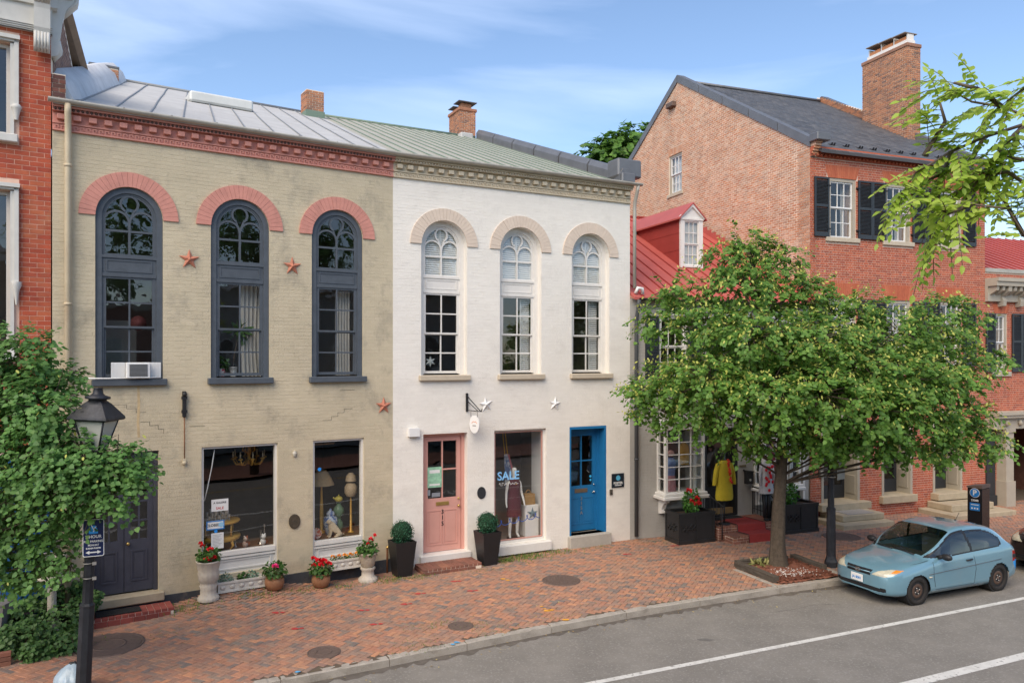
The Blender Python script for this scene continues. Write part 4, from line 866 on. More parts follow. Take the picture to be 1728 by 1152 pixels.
rp_ = MB(); x, y = SK_BE; rp_.add([(0, .2, 12.42), (x * 8, y * 8, 11.4), (x * 8 - 4, y * 8, 11.4), (-5.5, .2, 12.42)] + [(.12, .2, 12.50), (x * 8 + .12, y * 8, 11.48), (x * 8 - 4, y * 8, 11.5), (-5.5, .2, 12.5)], [(0, 1, 2, 3), (4, 5, 6, 7), (0, 1, 5, 4), (1, 2, 6, 5), (2, 3, 7, 6), (3, 0, 4, 7)]); rp_.build('roof', mat('timber_roof_edge', (.28, .2, .14), .8, var=.2, vs=4), red)
bs = MB().box(-.3, .02, -.02, .3, 9.75, 10.35).build('parapet_stub', m_mort, red, (.20, .05, 0)); 
sf = MB().box(-.01, .01, .02, .03, 9.9, 9.92).build('stub_face', m_mort, red, (.20, .025, 0)); bricks(sf, -.30, .02, 9.76, 10.34, blocked_fn(), mat('dark_stub_brick', None, .85, var=.2, ramp=[(.14, .06, .05), (.2, .08, .06), (.1, .05, .045), (.26, .1, .06)]), parts=0, L=.21, h=.082)
c3 = brick_chimney(red, 'chimney', T(1.62, 9.0, 0), .75, .7, 12.2, 13.55, m_brick_old, n_parts=0); MB().bevbox(-.4, .4, -.38, .38, 13.54, 13.6, .01).build('chimney_cap', m_lead, c3)
# blue shopfront under the tree
bl2 = mat('deep_blue_paint', (.02, .10, .28), .45, var=.1)
f = MB(); f.box(-5.9, -.03, -.06, -.002, .1, 3.1); f.box(-5.9, -.03, -.14, -.002, 2.9, 3.25)
for s in (-.35, -1.6, -2.9, -4.2): f.box(s - .1, s + .1, -.1, -.06, .1, 2.9)
f.build('shopfront', bl2, red)
MB().box(-.05, .02, -.12, -.003, .0, 3.2).build('corner_board', bl2, red)

# ================================================================ GREY COTTAGE
def frame_thing(key, name, label): (px, py), a = FR[key]; return thing(name, label, 'building', (px, py, 0), a)
GW = 6.33
cot = frame_thing('gr', 'grey_cottage', 'low grey painted brick cottage shop with red metal roof and dormer')
gh = [(.95, 1.85, 4.45, 6.22), (3.1, 4.0, 4.45, 6.22), (4.75, 5.65, 4.45, 6.22), (1.0, 2.0, 1.3, 3.0), (2.48, 3.64, .42, 2.98), (4.3, 5.5, 1.3, 3.0), (5.62, 6.06, .2, 3.0)]
gwall = wall_panel([(0, -.2), (GW - .06, -.2), (GW - .06, 6.66), (0, 6.66)], [rect(*g) for g in gh], .28, m_grey, 'wall', cot)
bricks(gwall, 0, GW - .06, 0, 6.66, blocked_fn(gh), m_grey, L=.22, h=.078, j=.009, proud=.005, rank=lambda q: q[0] < 1130 or q[1] > 800)
for a, b, c, d in gh[:3]:
    f = MB(); f.ribbon([(a + .03, c), (a + .03, d - .03), (b - .03, d - .03), (b - .03, c)], .06, .03, .12); f.box(a - .08, b + .08, -.03, .04, d, d + .14); w = f.build('window', m_wframe, cot)
    sash_grid(w, a + .06, b - .06, (c + d) / 2, d - .06, .05, 3, 2, .04, .02, m_wframe); sash_grid(w, a + .06, b - .06, c + .02, (c + d) / 2, .08, 3, 2, .04, .02, m_wframe)
    MB().bevbox(a - .06, b + .06, -.08, .1, c - .1, c, .01).build('sill', m_wframe, w)
    louvre_shutter(cot, a - .47, a - .03, c, d - .03, -.05, m_shut); louvre_shutter(cot, b + .03, b + .47, c, d - .03, -.05, m_shut)
def bay(s0, s1, z0, z1, dep, label=None):
    b = MB(); p = .07
    b.bevbox(s0 - .12, s1 + .12, -dep - .1, 0, z0 - .12, z0 - .02, .02); b.bevbox(s0 - .07, s1 + .07, -dep - .05, 0, z0 - .02, z0 + .06, .015); b.box(s0 - .1, s1 + .1, -dep - .08, 0, z1, z1 + .18); b.box(s0 - .15, s1 + .15, -dep - .13, 0, z1 + .18, z1 + .24)
    for x in (s0, s1 - p): b.box(x, x + p, -dep, -dep + p, z0 + .06, z1); b.box(x, x + p, -p, 0, z0 + .06, z1)
    o = b.build('bay_window', m_wframe, cot)
    g = MB(); nx, nz = 3, 5; a0, a1, b0, b1 = s0 + p, s1 - p, z0 + .10, z1 - .03
    g.box(a0, a1, -dep + .01, -dep + .05, z0 + .06, b0); g.box(a0, a1, -dep + .01, -dep + .05, b1, z1)
    for i in range(1, nx): x = a0 + (a1 - a0) * i / nx; g.box(x - .014, x + .014, -dep + .012, -dep + .045, b0, b1)
    for k in range(1, nz): z = b0 + (b1 - b0) * k / nz; g.box(a0, a1, -dep + .015, -dep + .042, z - .012, z + .012)
    for x in (s0 + .01, s1 - .05):
        g.box(x, x + .04, -dep + p, -p, z0 + .06, b0); g.box(x, x + .04, -dep + p, -p, b1, z1); g.box(x, x + .04, -dep + p, -dep + p + .05, b0, b1)
        for k in range(1, nz): z = b0 + (b1 - b0) * k / nz; g.box(x + .003, x + .037, -dep + p, -p, z - .012, z + .012)
    g.build('glazing_bars', m_wframe, o)
    for i in range(nx):
        for k in range(nz): pane(o, a0 + (a1 - a0) * i / nx, a0 + (a1 - a0) * (i + 1) / nx, b0 + (b1 - b0) * k / nz, b0 + (b1 - b0) * (k + 1) / nz, -dep + .03)
    for x in (s0 + .03, s1 - .03):
        q = MB(); q.add([(x, -dep + p, b0), (x, -p, b0), (x, -p, b1), (x, -dep + p, b1)], [(0, 1, 2, 3)]); q.build('pane', m_glass, o)
    for x in (s0 + .05, s1 - .2):
        q = MB(); pr = [(0, z0 - .12), (-dep + .08, z0 - .12), (-dep + .08, z0 - .2), (-dep * .55, z0 - .27), (-dep * .35, z0 - .42), (-dep * .45, z0 - .52), (-.02, z0 - .56), (0, z0 - .5)]; n = len(pr)
        q.add([(x, y, z) for y, z in pr] + [(x + .13, y, z) for y, z in pr], [tuple(range(n)), tuple(range(n, 2 * n))] + [(i, (i + 1) % n, (i + 1) % n + n, i + n) for i in range(n)]); q.build('bracket', m_wframe, o)
    return o
bay(.86, 2.14, 1.22, 3.05, .46); bay(4.20, 5.55, 1.22, 3.05, .46)
room(cot, .1, 2.3, .29, 2.5, .9, 3.3, mat('cottage_room', (.30, .27, .24), .9, var=.2), 'shop_room'); room(cot, 4.1, 5.58, .29, 2.5, .9, 3.3, MATS['cottage_room'], 'shop_room'); room(cot, .1, 6.2, .29, 3.5, 4.2, 6.5, m_room, 'upper_room')
f = MB(); f.box(2.48, 2.56, .02, .3, .42, 2.98); f.box(3.56, 3.64, .02, .3, .42, 2.98); f.box(2.56, 3.56, .021, .3, 2.88, 2.98); f.box(2.56, 3.56, -.02, .3, .42, .46); f.build('door_frame', m_black, cot)
gd = panel_door(cot, 2.56, 3.56, .62, 2.88, .22, m_black, glazed=(1.25, 2.72), nx=1, nz=1)
MB().box(2.56, 3.56, .14, .3, .44, .62).build('kick_board', mat('ochre_board', (.38, .24, .10), .6), cot)
room(cot, 2.40, 3.75, .30, 2.2, .4, 3.1, m_room, 'hall')
f = MB(); f.box(5.60, 5.64, -.03, .2, .2, 3.06); f.box(6.02, 6.10, -.04, .2, .1, 3.06); f.box(5.64, 6.02, -.03, .2, 2.75, 2.85); f.build('door_frame', m_wframe, cot)
sd_ = panel_door(cot, 5.64, 6.02, .2, 2.75, .1, m_black, panels=[(5.70, 5.96, .5, 1.3), (5.70, 5.96, 1.5, 2.5)]); MB().sphere((5.69, .06, 1.05), .03).build('door_knob', m_brass, sd_)
MB().box(5.64, 6.02, .12, .13, 2.85, 3.0).build('transom', m_dark, cot)
# roof
ez, rz_, rd = 6.70, 10.22, 6.3
def gpt(s, f): return Vector((s, -.22 + (rd + .22) * f, ez + (rz_ - ez) * f))
r = MB(); A, B_, C_, D_ = gpt(-1.6, 0), gpt(GW - .02, 0), gpt(GW - .02 - .15, 1), gpt(-1.6, 1); A = gpt(.02, 0); D_ = gpt(.02, 1)
lo_ = Vector((0, 0, -.08)); r.add([A, B_, C_, D_, A + lo_, B_ + lo_, C_ + lo_, D_ + lo_], [(0, 1, 2, 3), (7, 6, 5, 4), (0, 4, 5, 1), (1, 5, 6, 2), (2, 6, 7, 3), (3, 7, 4, 0)]); r.add([D_, C_, C_ + Vector((0, 6, -3.4)), D_ + Vector((0, 6, -3.4))], [(0, 1, 2, 3)])
gro = r.build('roof', m_redroof, cot); s = .3
while s < GW - .2:
    q = MB(); q.add([gpt(s - .014, 0) , gpt(s + .014, 0), gpt(s + .014, 1), gpt(s - .014, 1)] + [p + Vector((0, -.01, .035)) for p in (gpt(s - .014, 0), gpt(s + .014, 0), gpt(s + .014, 1), gpt(s - .014, 1))], [(4, 5, 6, 7), (0, 1, 5, 4), (1, 2, 6, 5), (2, 3, 7, 6), (3, 0, 4, 7)]); q.build('seam', m_redcheek, gro); s += .46
q = MB(); q.tube([D_ + Vector((0, 0, .03)), C_ + Vector((0, 0, .03))], .05, 6); q.build('ridge_cap', m_redcheek, gro)
for i in range(26):                                   # stepped flashing against the tall gable
    f0, f1 = i / 26, (i + 1) / 26; a, b = gpt(GW - .035 - .15 * f0, f0), gpt(GW - .035 - .15 * f1, f1); zt = b.z + .16
    MB().add([a, b, (b.x, b.y, zt), (a.x, a.y, zt), (a.x + .03, a.y, a.z), (b.x + .03, b.y, b.z), (b.x + .03, b.y, zt), (a.x + .03, a.y, zt)], [(0, 1, 2, 3), (4, 7, 6, 5), (3, 2, 6, 7), (0, 3, 7, 4), (1, 5, 6, 2)]).build('step_flashing', m_redroof, gro)
gutter(cot, .12, GW - .1, 6.66, -.26, m_black, .06)
dp = MB(); dp.tube([(.14, -.26, 6.62), (.14, -.22, 6.45), (.16, -.09, 6.1), (.16, -.08, 5.9), (.16, -.08, .1)], .055, 10)
for z in (5.4, 2.2): dp.tube([(.16, -.08, z), (.16, -.08, z + .05)], .065, 10)
dp.build('downpipe', mat('dark_pipe', (.06, .065, .07), .5), cot)
MB().tube([(.12, -.1, 6.80), (.16, -.16, 6.95), (.28, -.18, 6.93), (.31, -.16, 6.78)], .05, 8).build('white_elbow', m_plain_white, cot)
# dormer
dm = MB(); dn = 2.05; ds0, ds1 = 2.98, 3.78
def roofz(y): return ez + (rz_ - ez) * (y + .22) / (rd + .22)
MX = 2.0
zb = roofz(MX); zw = zb + 1.62; zp = zw + .42; yb = -.22 + (zw - ez) / (rz_ - ez) * (rd + .22); yp = -.22 + (zp - ez) / (rz_ - ez) * (rd + .22)
ck = MB()
for x in (ds0, ds1): ck.add([(x, MX, zb - .1), (x, yb, zw), (x, MX, zw)], [(0, 1, 2)])
for i in (1, 2): 
    z = zb + 1.62 * i / 3; ck.box(ds0 - .008, ds0, MX + .02, MX + .02 + (z - zb) / (zw - zb) * (yb - MX) - .05, z - .006, z + .006)
dor = ck.build('dormer', m_redcheek, cot)
rf = MB(); xm = (ds0 + ds1) / 2; e = .12
for sg, x in ((-1, ds0 - e), (1, ds1 + e)):
    zl = zw - .10; rf.add([(x, MX - .14, zl), (xm, MX - .14, zp), (xm, yp, zp), (x, yb - .2, zl), (x, MX - .14, zl - .05), (xm, MX - .14, zp - .05), (xm, yp, zp - .05), (x, yb - .2, zl - .05)], [(0, 1, 2, 3), (4, 7, 6, 5), (0, 4, 5, 1), (0, 3, 7, 4), (2, 6, 7, 3)])
rf.build('dormer_roof', m_redroof, dor)
fr = MB(); fr.prism([(ds0 - .02, zb - .1), (ds0 + .13, zb - .1), (ds0 + .13, zw - .18), (ds1 - .13, zw - .18), (ds1 - .13, zb - .1), (ds1 + .02, zb - .1), (ds1 + .02, zw - .04), (xm, zp - .07), (ds0 - .02, zw - .04)], MX - .05, MX + .02)
fr.ribbon([(ds0 - .06, zw - .08), (xm, zp - .10), (ds1 + .06, zw - .08)], .07, MX - .11, MX - .05); fr.box(ds0 - .03, ds1 + .03, MX - .08, MX - .05, zw - .14, zw - .08); fr.build('dormer_front', m_wframe, dor)
sash_grid(dor, ds0 + .13, ds1 - .13, (zb + zw - .18) / 2, zw - .18, MX - .02, 3, 2, .035, .02, m_wframe, dep=.03); sash_grid(dor, ds0 + .13, ds1 - .13, zb + .06, (zb + zw - .18) / 2, MX + .005, 3, 2, .035, .02, m_wframe, dep=.03)
MB().box(ds0 + .13, ds1 - .13, MX + .06, MX + .08, zb, zw - .15).build('dormer_blind', mat('pale_blind', (.5, .49, .46), .8), dor)
MB().bevbox(ds0 + .1, ds1 - .1, MX - .1, MX, zb - .03, zb + .05, .01).build('sill', m_wframe, dor)

# ================================================================ TALL RED BRICK HOUSE
BW_ = 7.39
hou = frame_thing('br', 'red_brick_house', 'tall gabled red brick house with charcoal shutters and broad chimney')
UW = [(.71, 1.79), (3.0, 4.05), (5.31, 6.30)]; DW = [(.48, 1.86), (2.9, 4.05), (5.08, 6.25)]
hol = [(a, b, 8.77, 10.62) for a, b in UW] + [(a, b, 4.75, 6.88) for a, b in UW] + [(DW[0][0], DW[0][1], .52, 3.2), (DW[1][0], DW[1][1], .58, 3.2), (DW[2][0], DW[2][1], .56, 3.2)]
hw = wall_panel([(0, -.2), (BW_, -.2), (BW_, 11.45), (0, 11.45)], [rect(*h) for h in hol], .52, m_mort_red, 'front_wall', hou)
bricks(hw, 0, BW_, 0, 11.2, blocked_fn(hol + [(a - .12, b + .12, 8.62, 8.78) for a, b in UW] + [(a - .08, b + .08, t, t + (.37 if t > 9 else .44)) for a, b in UW for t in (10.62, 6.88)] + [(a - .1, b + .1, 4.6, 4.76) for a, b in UW]), m_brick_house, L=.21, h=.0745, j=.014, proud=.006, bond='flem', parts=150, rank=lambda q: q[1] < 500 or q[1] > 770)
for a, b in UW:
    for z0, z1, zj in ((8.77, 10.62, 11.02), (4.75, 6.88, 7.372)):
        jack_arch(hw, a - .02, b + .02, z0 * 0 + z1, zj, m_jack)
        f = MB(); f.ribbon([(a + .05, z0), (a + .05, z1 - .05), (b - .05, z1 - .05), (b - .05, z0)], .10, .02, .16); w = f.build('window', m_taupe, hou)
        zm = (z0 + z1) / 2
        sash_grid(w, a + .10, b - .10, zm, z1 - .10, .06, 3, 2, .045, .022, m_plain_white); sash_grid(w, a + .10, b - .10, z0 + .02, zm + .02, .105, 3, 2, .045, .022, m_plain_white)
        MB().bevbox(a - .13, b + .13, -.07, .16, z0 - .14, z0, .012).build('sill', m_sill, w)
        q = MB(); zc = z0 + .1
        for sx in (a + .14, b - .30): q.add([(sx + .16 * i / 8, .35 + .02 * (i % 2), z) for i in range(9) for z in (z0 + .05, z1 - .1)], [(2 * i, 2 * i + 2, 2 * i + 3, 2 * i + 1) for i in range(8)])
        q.build('curtain', mat('sheer_curtain', (.55, .55, .53), .9, trans=.3), w)
    for s0, s1 in ((a - .58, a - .02), (b + .06, b + .62)):
        for z0, z1 in ((8.77, 10.60), (4.75, 6.86)):
            o = louvre_shutter(hou, s0, s1, z0, z1, -.07, m_shut)
            hs = s1 if s0 < a else s0
            for z in (z0 + .25, z1 - .25): MB().box(hs - .06, hs + .06, -.085, -.0, z - .02, z + .02).build('hinge', m_black, o)
room(hou, .1, BW_ - .1, .525, 4, 4.2, 7.4, m_room, 'middle_room'); room(hou, .1, BW_ - .1, .525, 4, 8.2, 11.1, mat('pale_room', (.35, .35, .34), .9), 'upper_room')
room(hou, .1, BW_ - .1, .66, 4, .5, 3.4, m_dark, 'lower_room')
m_dkdoor = mat('charcoal_door', (.03, .034, .04), .4)
for k, (a, b) in enumerate(DW):
    z0 = (.55, .62, .60)[k]; 
    fr = MB(); fr.box(a, a + .03, -.02, .54, z0 - .05, 3.2); fr.box(b - .03, b, -.02, .54, z0 - .05, 3.2); fr.box(a + .03, b - .03, -.02, .54, 3.12, 3.2)
    fr.ribbon([(a - .03, z0 - .02), (a - .03, 3.22), (b + .03, 3.22), (b + .03, z0 - .02)], .07, -.03, .0); fo = fr.build('door_surround', m_taupe, hou)
    for zz0, zz1 in ((z0 + .18, z0 + .75), (z0 + .95, z0 + 2.3)):
        for x, sg in ((b - .03, -1), (a + .03, 1)):
            q = MB(); q.add([(x + sg * .02, y, z) for y, z in ((.08, zz0), (.44, zz0), (.44, zz1), (.08, zz1))] + [(x, y, z) for y, z in ((.06, zz0 - .02), (.46, zz0 - .02), (.46, zz1 + .02), (.06, zz1 + .02))], [(0, 1, 2, 3), (0, 1, 5, 4), (1, 2, 6, 5), (2, 3, 7, 6), (3, 0, 4, 7)])
            q.build('reveal_panel', mat('taupe_panel', (.34, .305, .245), .6), fo)
    f = MB(); m_ = (a + b) / 2
    if k != 0 or True:
        panel_door(hou, a + .03, b - .03, z0, 3.12, .52, m_dkdoor, glazed=(z0 + .42, 2.95), nx=2 if k else 3, nz=5)
    MB().bevbox(a - .06 - (.1 if k else .25), b + .06 + (.1 if k else .2), -.16 if k == 1 else -.32, .55, z0 - (.24 if k == 1 else .22), z0 - .002, .012).build('door_sill', m_stone, hou)
def steps(parent, spec, nm='stone_step'):
    for s0, s1, d0, d1, z0, z1 in spec: MB().bevbox(s0, s1, d0, d1, z0, z1, .018).build(nm, m_stone, parent)
steps(hou, [(.05, 2.0, -1.32, -.02, -.05, .145), (.35, 1.95, -.98, -.02, .15, .335)]); MB().bevbox(.62, 1.62, -.92, -.35, .337, .352, .004).build('door_mat', mat('grey_mat', (.33, .31, .28), .9, var=.15, vs=20), hou)
steps(hou, [(4.35, 7.0, -1.42, -.02, -.05, .14), (4.75, 6.6, -.95, -.02, .145, .35)])
# corbelled eaves
c = MB()
for i, (z, pr) in enumerate([(11.20, .05), (11.275, .08), (11.35, .13), (11.42, .17)]): c.box(0, BW_, -pr, .0, z, z + .07)
co = c.build('eaves_corbel', m_brick_house, hou)
q = MB(); x = .03
while x < BW_ - .1: q.box(x, x + .075, -.11, -.05, 11.225, 11.28); x += .15
q.build('eaves_dentils', m_brick_house, co, kind='stuff')
gable_t = 14.78; pk_t = 7.39; ev = 11.55; pkz = 16.0
side = MB(); out_ = [(-gable_t, -.2), (0, -.2), (0, ev), (-pk_t, pkz), (-gable_t, ev)]
gwin = (-7.75, -6.75, 11.15, 12.62)
def on_gable(): pass
# far-left gable wall faces the cottage roof
gw_t0, gw_t1 = 7.05, 7.85
gs = wall_panel(out_, [rect(-8.05, -7.1, 11.6, 13.15)], .3, m_mort, 'side_wall', hou, R(-90))
gs.location = (0, 0, 0)
bpy.context.view_layer.update()
def gedge(z0, z1):
    if z1 < ev: return (-gable_t, 0)
    k = (z1 - ev) / (pkz - ev) * pk_t; return (-gable_t + k, -k)
bricks(gs, -gable_t, 0, 6.5, pkz, blocked_fn([(-8.05, -7.1, 11.6, 13.15)]), m_brick_gable, L=.215, h=.0765, j=.021, proud=.006, parts=150, edge=gedge, rank=lambda q: q[1] < 370)
jack_arch(gs, -8.07, -7.08, 13.15, 13.42, m_brick_gable, n=12, flare=.04)
w = MB(); w.ribbon([(-8.01, 11.6), (-8.01, 13.11), (-7.14, 13.11), (-7.14, 11.6)], .08, .03, .15); w.box(-7.99, -7.16, .06, .14, 11.60, 11.66); gwn = w.build('gable_window', m_taupe, hou, rz=R(-90))
sash_grid(gwn, -7.97, -7.18, 12.36, 13.07, .06, 3, 2, .04, .02, m_plain_white); sash_grid(gwn, -7.97, -7.18, 11.66, 12.38, .1, 3, 2, .04, .02, m_plain_white)
MB().box(-8.0, -7.15, .2, .22, 11.6, 13.1).build('blind', mat('white_blind', (.7, .7, .69), .8), gwn); MB().bevbox(-8.15, -7.0, -.05, .1, 11.48, 11.6, .01).build('sill', m_sill, gwn)
MB().bevbox(-8.0, -7.5, -.2, .0, 15.05, 15.25, .02).build('flood_light', m_iron, gs)
# roof and copings
ro = MB(); e = .28
def hp(s, t, dz=0): 
    return Vector((s, t, ev - .02 + (pkz - ev) * (t / pk_t) + dz)) if t <= pk_t else Vector((s, t, pkz - .02 - (pkz - ev) * ((t - pk_t) / pk_t) + dz))
a, b, c_, d_ = hp(.2, -e), hp(BW_ - .2, -e), hp(BW_ - .2, pk_t), hp(.2, pk_t); f2, g2 = hp(.2, gable_t), hp(BW_ - .2, gable_t); l3 = Vector((0, 0, -.08))
ro.add([a, b, c_, d_, f2, g2, a + l3, b + l3, c_ + l3, d_ + l3, f2 + l3, g2 + l3], [(0, 1, 2, 3), (3, 2, 5, 4), (6, 9, 8, 7), (0, 6, 7, 1), (9, 10, 11, 8), (0, 3, 9, 6), (1, 7, 8, 2), (3, 4, 10, 9), (2, 8, 11, 5)])
m_slate_roof = mat('slate_roof', None, .55, var=.15, vs=2, ramp=[(.085, .09, .10), (.11, .115, .125), (.07, .075, .085), (.13, .13, .135), (.095, .095, .10)])
roo = ro.build('roof', mat('roof_deck', (.07, .07, .075), .8), hou)
sl_ = MB(); rows = 40; slen = math.hypot(pk_t + e, (pkz - ev) * (pk_t + e) / pk_t) / rows   # slates in courses
for i in range(rows):
    t0 = -e + (pk_t + e) * i / rows; t1 = -e + (pk_t + e) * (i + 1.25) / rows; s = .2 - (.13 if i % 2 else 0)
    while s < BW_ - .2:
        s0, s1 = max(.2, s + .004), min(BW_ - .2, s + .256); 
        if s1 - s0 > .03:
            j_ = random.uniform(0, .004); sl_.add([hp(s0, t0, .022 + j_), hp(s1, t0, .022 + j_), hp(s1, min(t1, pk_t), .006), hp(s0, min(t1, pk_t), .006), hp(s0, t0, .004), hp(s1, t0, .004)], [(0, 1, 2, 3), (4, 5, 1, 0)])
        s += .26
sl_.build('slates', m_slate_roof, roo, kind='stuff')
for s0 in (0.0, BW_):                                      # parapet copings
    for sgn in (0, 1):
        for i in range(5):
            k0, k1 = i / 5 + .002, (i + 1) / 5 - .002; mb = MB(); q = []
            for k in (k0, k1):
                t = (-.05 + (pk_t + .05) * k) if sgn == 0 else pk_t + pk_t * k; p = hp(s0, max(t, -.05)); z = p.z
                w0, w1 = (-.05, .27) if s0 == 0 else (-.27, .05)
                q += [(s0 + w0, t, z - .02), (s0 + w1, t, z - .02), (s0 + w1, t, z + .27), (s0 + w0, t, z + .27)]
            mb.add(q, [(0, 1, 5, 4), (1, 2, 6, 5), (2, 3, 7, 6), (3, 0, 4, 7), (0, 3, 2, 1), (4, 5, 6, 7)]); mb.build('coping', m_lead, hou)
MB().bevbox(-.08, .42, -.42, -.04, 11.62, 11.86, .02).build('coping_end', m_lead, hou); [MB().bevbox(.002, .24, -.05 - .045 * i, .0, 11.2 + i * .075, 11.268 + i * .075, .003).build('corbel_brick', m_brick_gable, hou) for i in range(6)]
q = MB(); q.tube([hp(.1, pk_t, .06), hp(BW_ - .1, pk_t, .06)], .06, 6); q.build('ridge_cap', m_lead, roo)
sg = MB(); 
for sx in (-.05, .05): sg.box(sx - .012, sx + .012, -.04, .12, 0, .012); sg.prism([(sx - .03, 0), (sx + .03, 0), (sx + .03, .07), (sx, .095), (sx - .03, .07)], -.04, -.025)
sgm = sg.mesh('snow_guard'); sgm.materials.append(m_black)
for i in range(12):
    o = bpy.data.objects.new('snow_guard', sgm); COL.objects.link(o); o.parent = roo; p = hp(.55 + i * .56, .28, .03); o.location = p; o.rotation_euler = (R(31), 0, 0)
# raised right-hand parapet behind the chimney, and the chimney
rp2 = MB().prism([(4.5, 13.2), (7.6, 14.9), (7.6, 16.25), (4.7, 14.75), (4.5, 14.6)], 0, .3); rpo = rp2.build('right_parapet', m_mort, hou, (BW_ - .33, 0, 0)); rpo.rotation_euler = (0, 0, R(90)); rpo.location = (BW_ - .02, 0, 0)
fpar = MB().box(-.01, .01, .02, .03, 13, 13.02).build('parapet_face', m_mort, hou); fpar.rotation_euler = (0, 0, R(-90)); fpar.location = (BW_ - .335, 0, 0); bpy.context.view_layer.update()
bricks(fpar, -7.5, -4.7, 13.6, 16.2, blocked_fn(), m_brick_old, parts=0, edge=lambda z0, z1: (-7.4, -4.7 - max(0, z1 - 14.75) / 1.5 * 2.7))
chm = brick_chimney(hou, 'chimney', T(7.07, 3.67, 0), .64, 2.14, 12.0, 16.55, m_brick_old, n_parts=60)
MB().bevbox(-.36, .36, -1.11, 1.11, 16.52, 16.66, .02).build('corbel', m_brick_old, chm)
MB().box(-.2, .2, -.95, .95, 16.66, 16.84).build('flue_bed', mat('white_mortar', (.75, .73, .7), .8), chm)
for i in range(3): MB().box(-.17, .17, -.85 + i * .6, -.35 + i * .6, 16.84, 16.98).build('flue', mat('terracotta', (.52, .22, .10), .8), chm)
for i in range(3): MB().box(-.3, .3, -.95 + i * .64, -.36 + i * .64, -.015, .015, M=T(0, 0, 17.12 + .01 * i, rx=R(2))).build('flue_cap', mat('weathered_slab', (.22, .18, .15), .8), chm)
for i in range(4): MB().box(-.15, .15, -.93 + i * .6, -.88 + i * .6, 16.84, 17.11).build('cap_support', MATS['white_mortar'], chm)
for i in range(13): MB().box(-.005, .02, -.08, .08, 0, .16, M=T(-.345, -1.0 + i * .17, 12.98 + i * .102)).build('step_flashing', m_lead, chm)
def small_sign(): pass

# ================================================================ STONE-TRIMMED BRICK BUILDING (right edge)
rgt = thing('corner_brick_building', 'red brick building with taupe bracketed cornice and columned passage, beyond the tall house', 'building', (P4[0], P4[1], 0), A_BR)
RH = [(.46, 1.05, 4.55, 6.55), (3.0, 3.7, 4.55, 6.55), (1.0, 4.6, -.1, 2.6)]
rw2 = wall_panel([(.0, -.25), (9, -.25), (9, 8.0), (.0, 8.0)], [rect(*h) for h in RH[:2]] + [[(1.1, -.2), (4.4, -.2), (4.4, 2.6), (1.1, 2.6)]], .4, m_mort_red, 'front_wall', rgt)
bricks(rw2, .0, 9, 0, 7.95, blocked_fn(RH), m_brick_house, L=.21, h=.0745, j=.014, proud=.006, bond='flem', parts=60, rank=lambda q: q[1] < 690 and q[1] > 440)
c = MB(); c.box(.0, 9, -.12, 0, 6.95, 7.25); c.box(.0, 9, -.45, 0, 7.45, 7.6); c.box(0, 9, -.5, 0, 7.6, 7.72); c.box(0, 9, -.1, 0, 7.25, 7.45); c.build('cornice', m_taupe, rgt)
for i in range(20):
    s = .12 + i * .28; big = i % 3 == 2
    b = MB(); 
    pr = [(-.1, 7.15), (-.2, 7.2), (-.38, 7.3), (-.4, 7.45), (0, 7.45), (0, 7.15)] if not big else [(-.1, 6.78), (-.2, 6.8), (-.22, 6.98), (-.16, 7.1), (-.4, 7.28), (-.42, 7.45), (0, 7.45), (0, 6.78)]
    n = len(pr); hw_ = .06 if not big else .08; b.add([(s - hw_, y, z) for y, z in pr] + [(s + hw_, y, z) for y, z in pr], [tuple(range(n)), tuple(range(n, 2 * n))] + [(j, (j + 1) % n, (j + 1) % n + n, j + n) for j in range(n)]); b.build('bracket', m_taupe, rgt)
for a, b, c, d in RH[:2]:
    jack_arch(rw2, a, b, d, d + .32, m_jack, n=10); f = MB(); f.ribbon([(a + .04, c), (a + .04, d - .04), (b - .04, d - .04), (b - .04, c)], .08, .02, .16); w = f.build('window', m_taupe, rgt)
    sash_grid(w, a + .08, b - .08, (c + d) / 2, d - .08, .06, 2, 2, .04, .02, m_plain_white); sash_grid(w, a + .08, b - .08, c + .02, (c + d) / 2, .1, 2, 2, .04, .02, m_plain_white)
    MB().bevbox(a - .15, b + .15, -.07, .16, c - .16, c, .012).build('sill', m_taupe, w)
    for s0, s1 in ((a - .45, a - .02), (b + .2, b + .66), (b + .66, b + 1.1)): louvre_shutter(rgt, s0, s1, c, d, -.07, m_shut)
room(rgt, .1, 8.9, .41, 4, 4.2, 7.4, m_room, 'upper_room')
p = MB(); p.box(.0, 9, -.35, .0, 2.62, 3.0); p.box(0, 9, -.5, 0, 3.0, 3.1); p.box(0, 9, -.55, 0, 3.1, 3.2); pm_ = p.build('portico_beam', m_taupe, rgt)
for i in range(9): MB().tube([(.55 + i * .62, -.42, 2.75), (.55 + i * .62, -.36, 2.9)], .07, 8).sphere((.55 + i * .62, -.38, 2.78), .06).build('rosette', m_taupe, pm_)
for s in (.72, 4.6):
    q = MB(); q.box(s - .22, s + .22, -.40, .02, .0, .85); q.box(s - .18, s + .18, -.36, .02, .85, 2.5); q.box(s - .22, s + .22, -.4, .02, 2.5, 2.62); q.build('column', m_taupe, rgt)
MB().box(.02, .42, -.06, .0, .35, 2.62).box(.02, .46, -.1, 0, 0, .35).build('dark_pier', m_dkdoor, rgt)
room(rgt, 1.1, 4.4, .41, 6, -.02, 2.62, mat('passage_brick', (.16, .075, .055), .9, var=.3, vs=6), 'passage')
MB().add([(1.1, 0.2, -.0), (4.4, .2, -.0), (4.4, 6, -.0), (1.1, 6, -.0)], [(0, 1, 2, 3)]).build('passage_floor', m_bed, rgt)
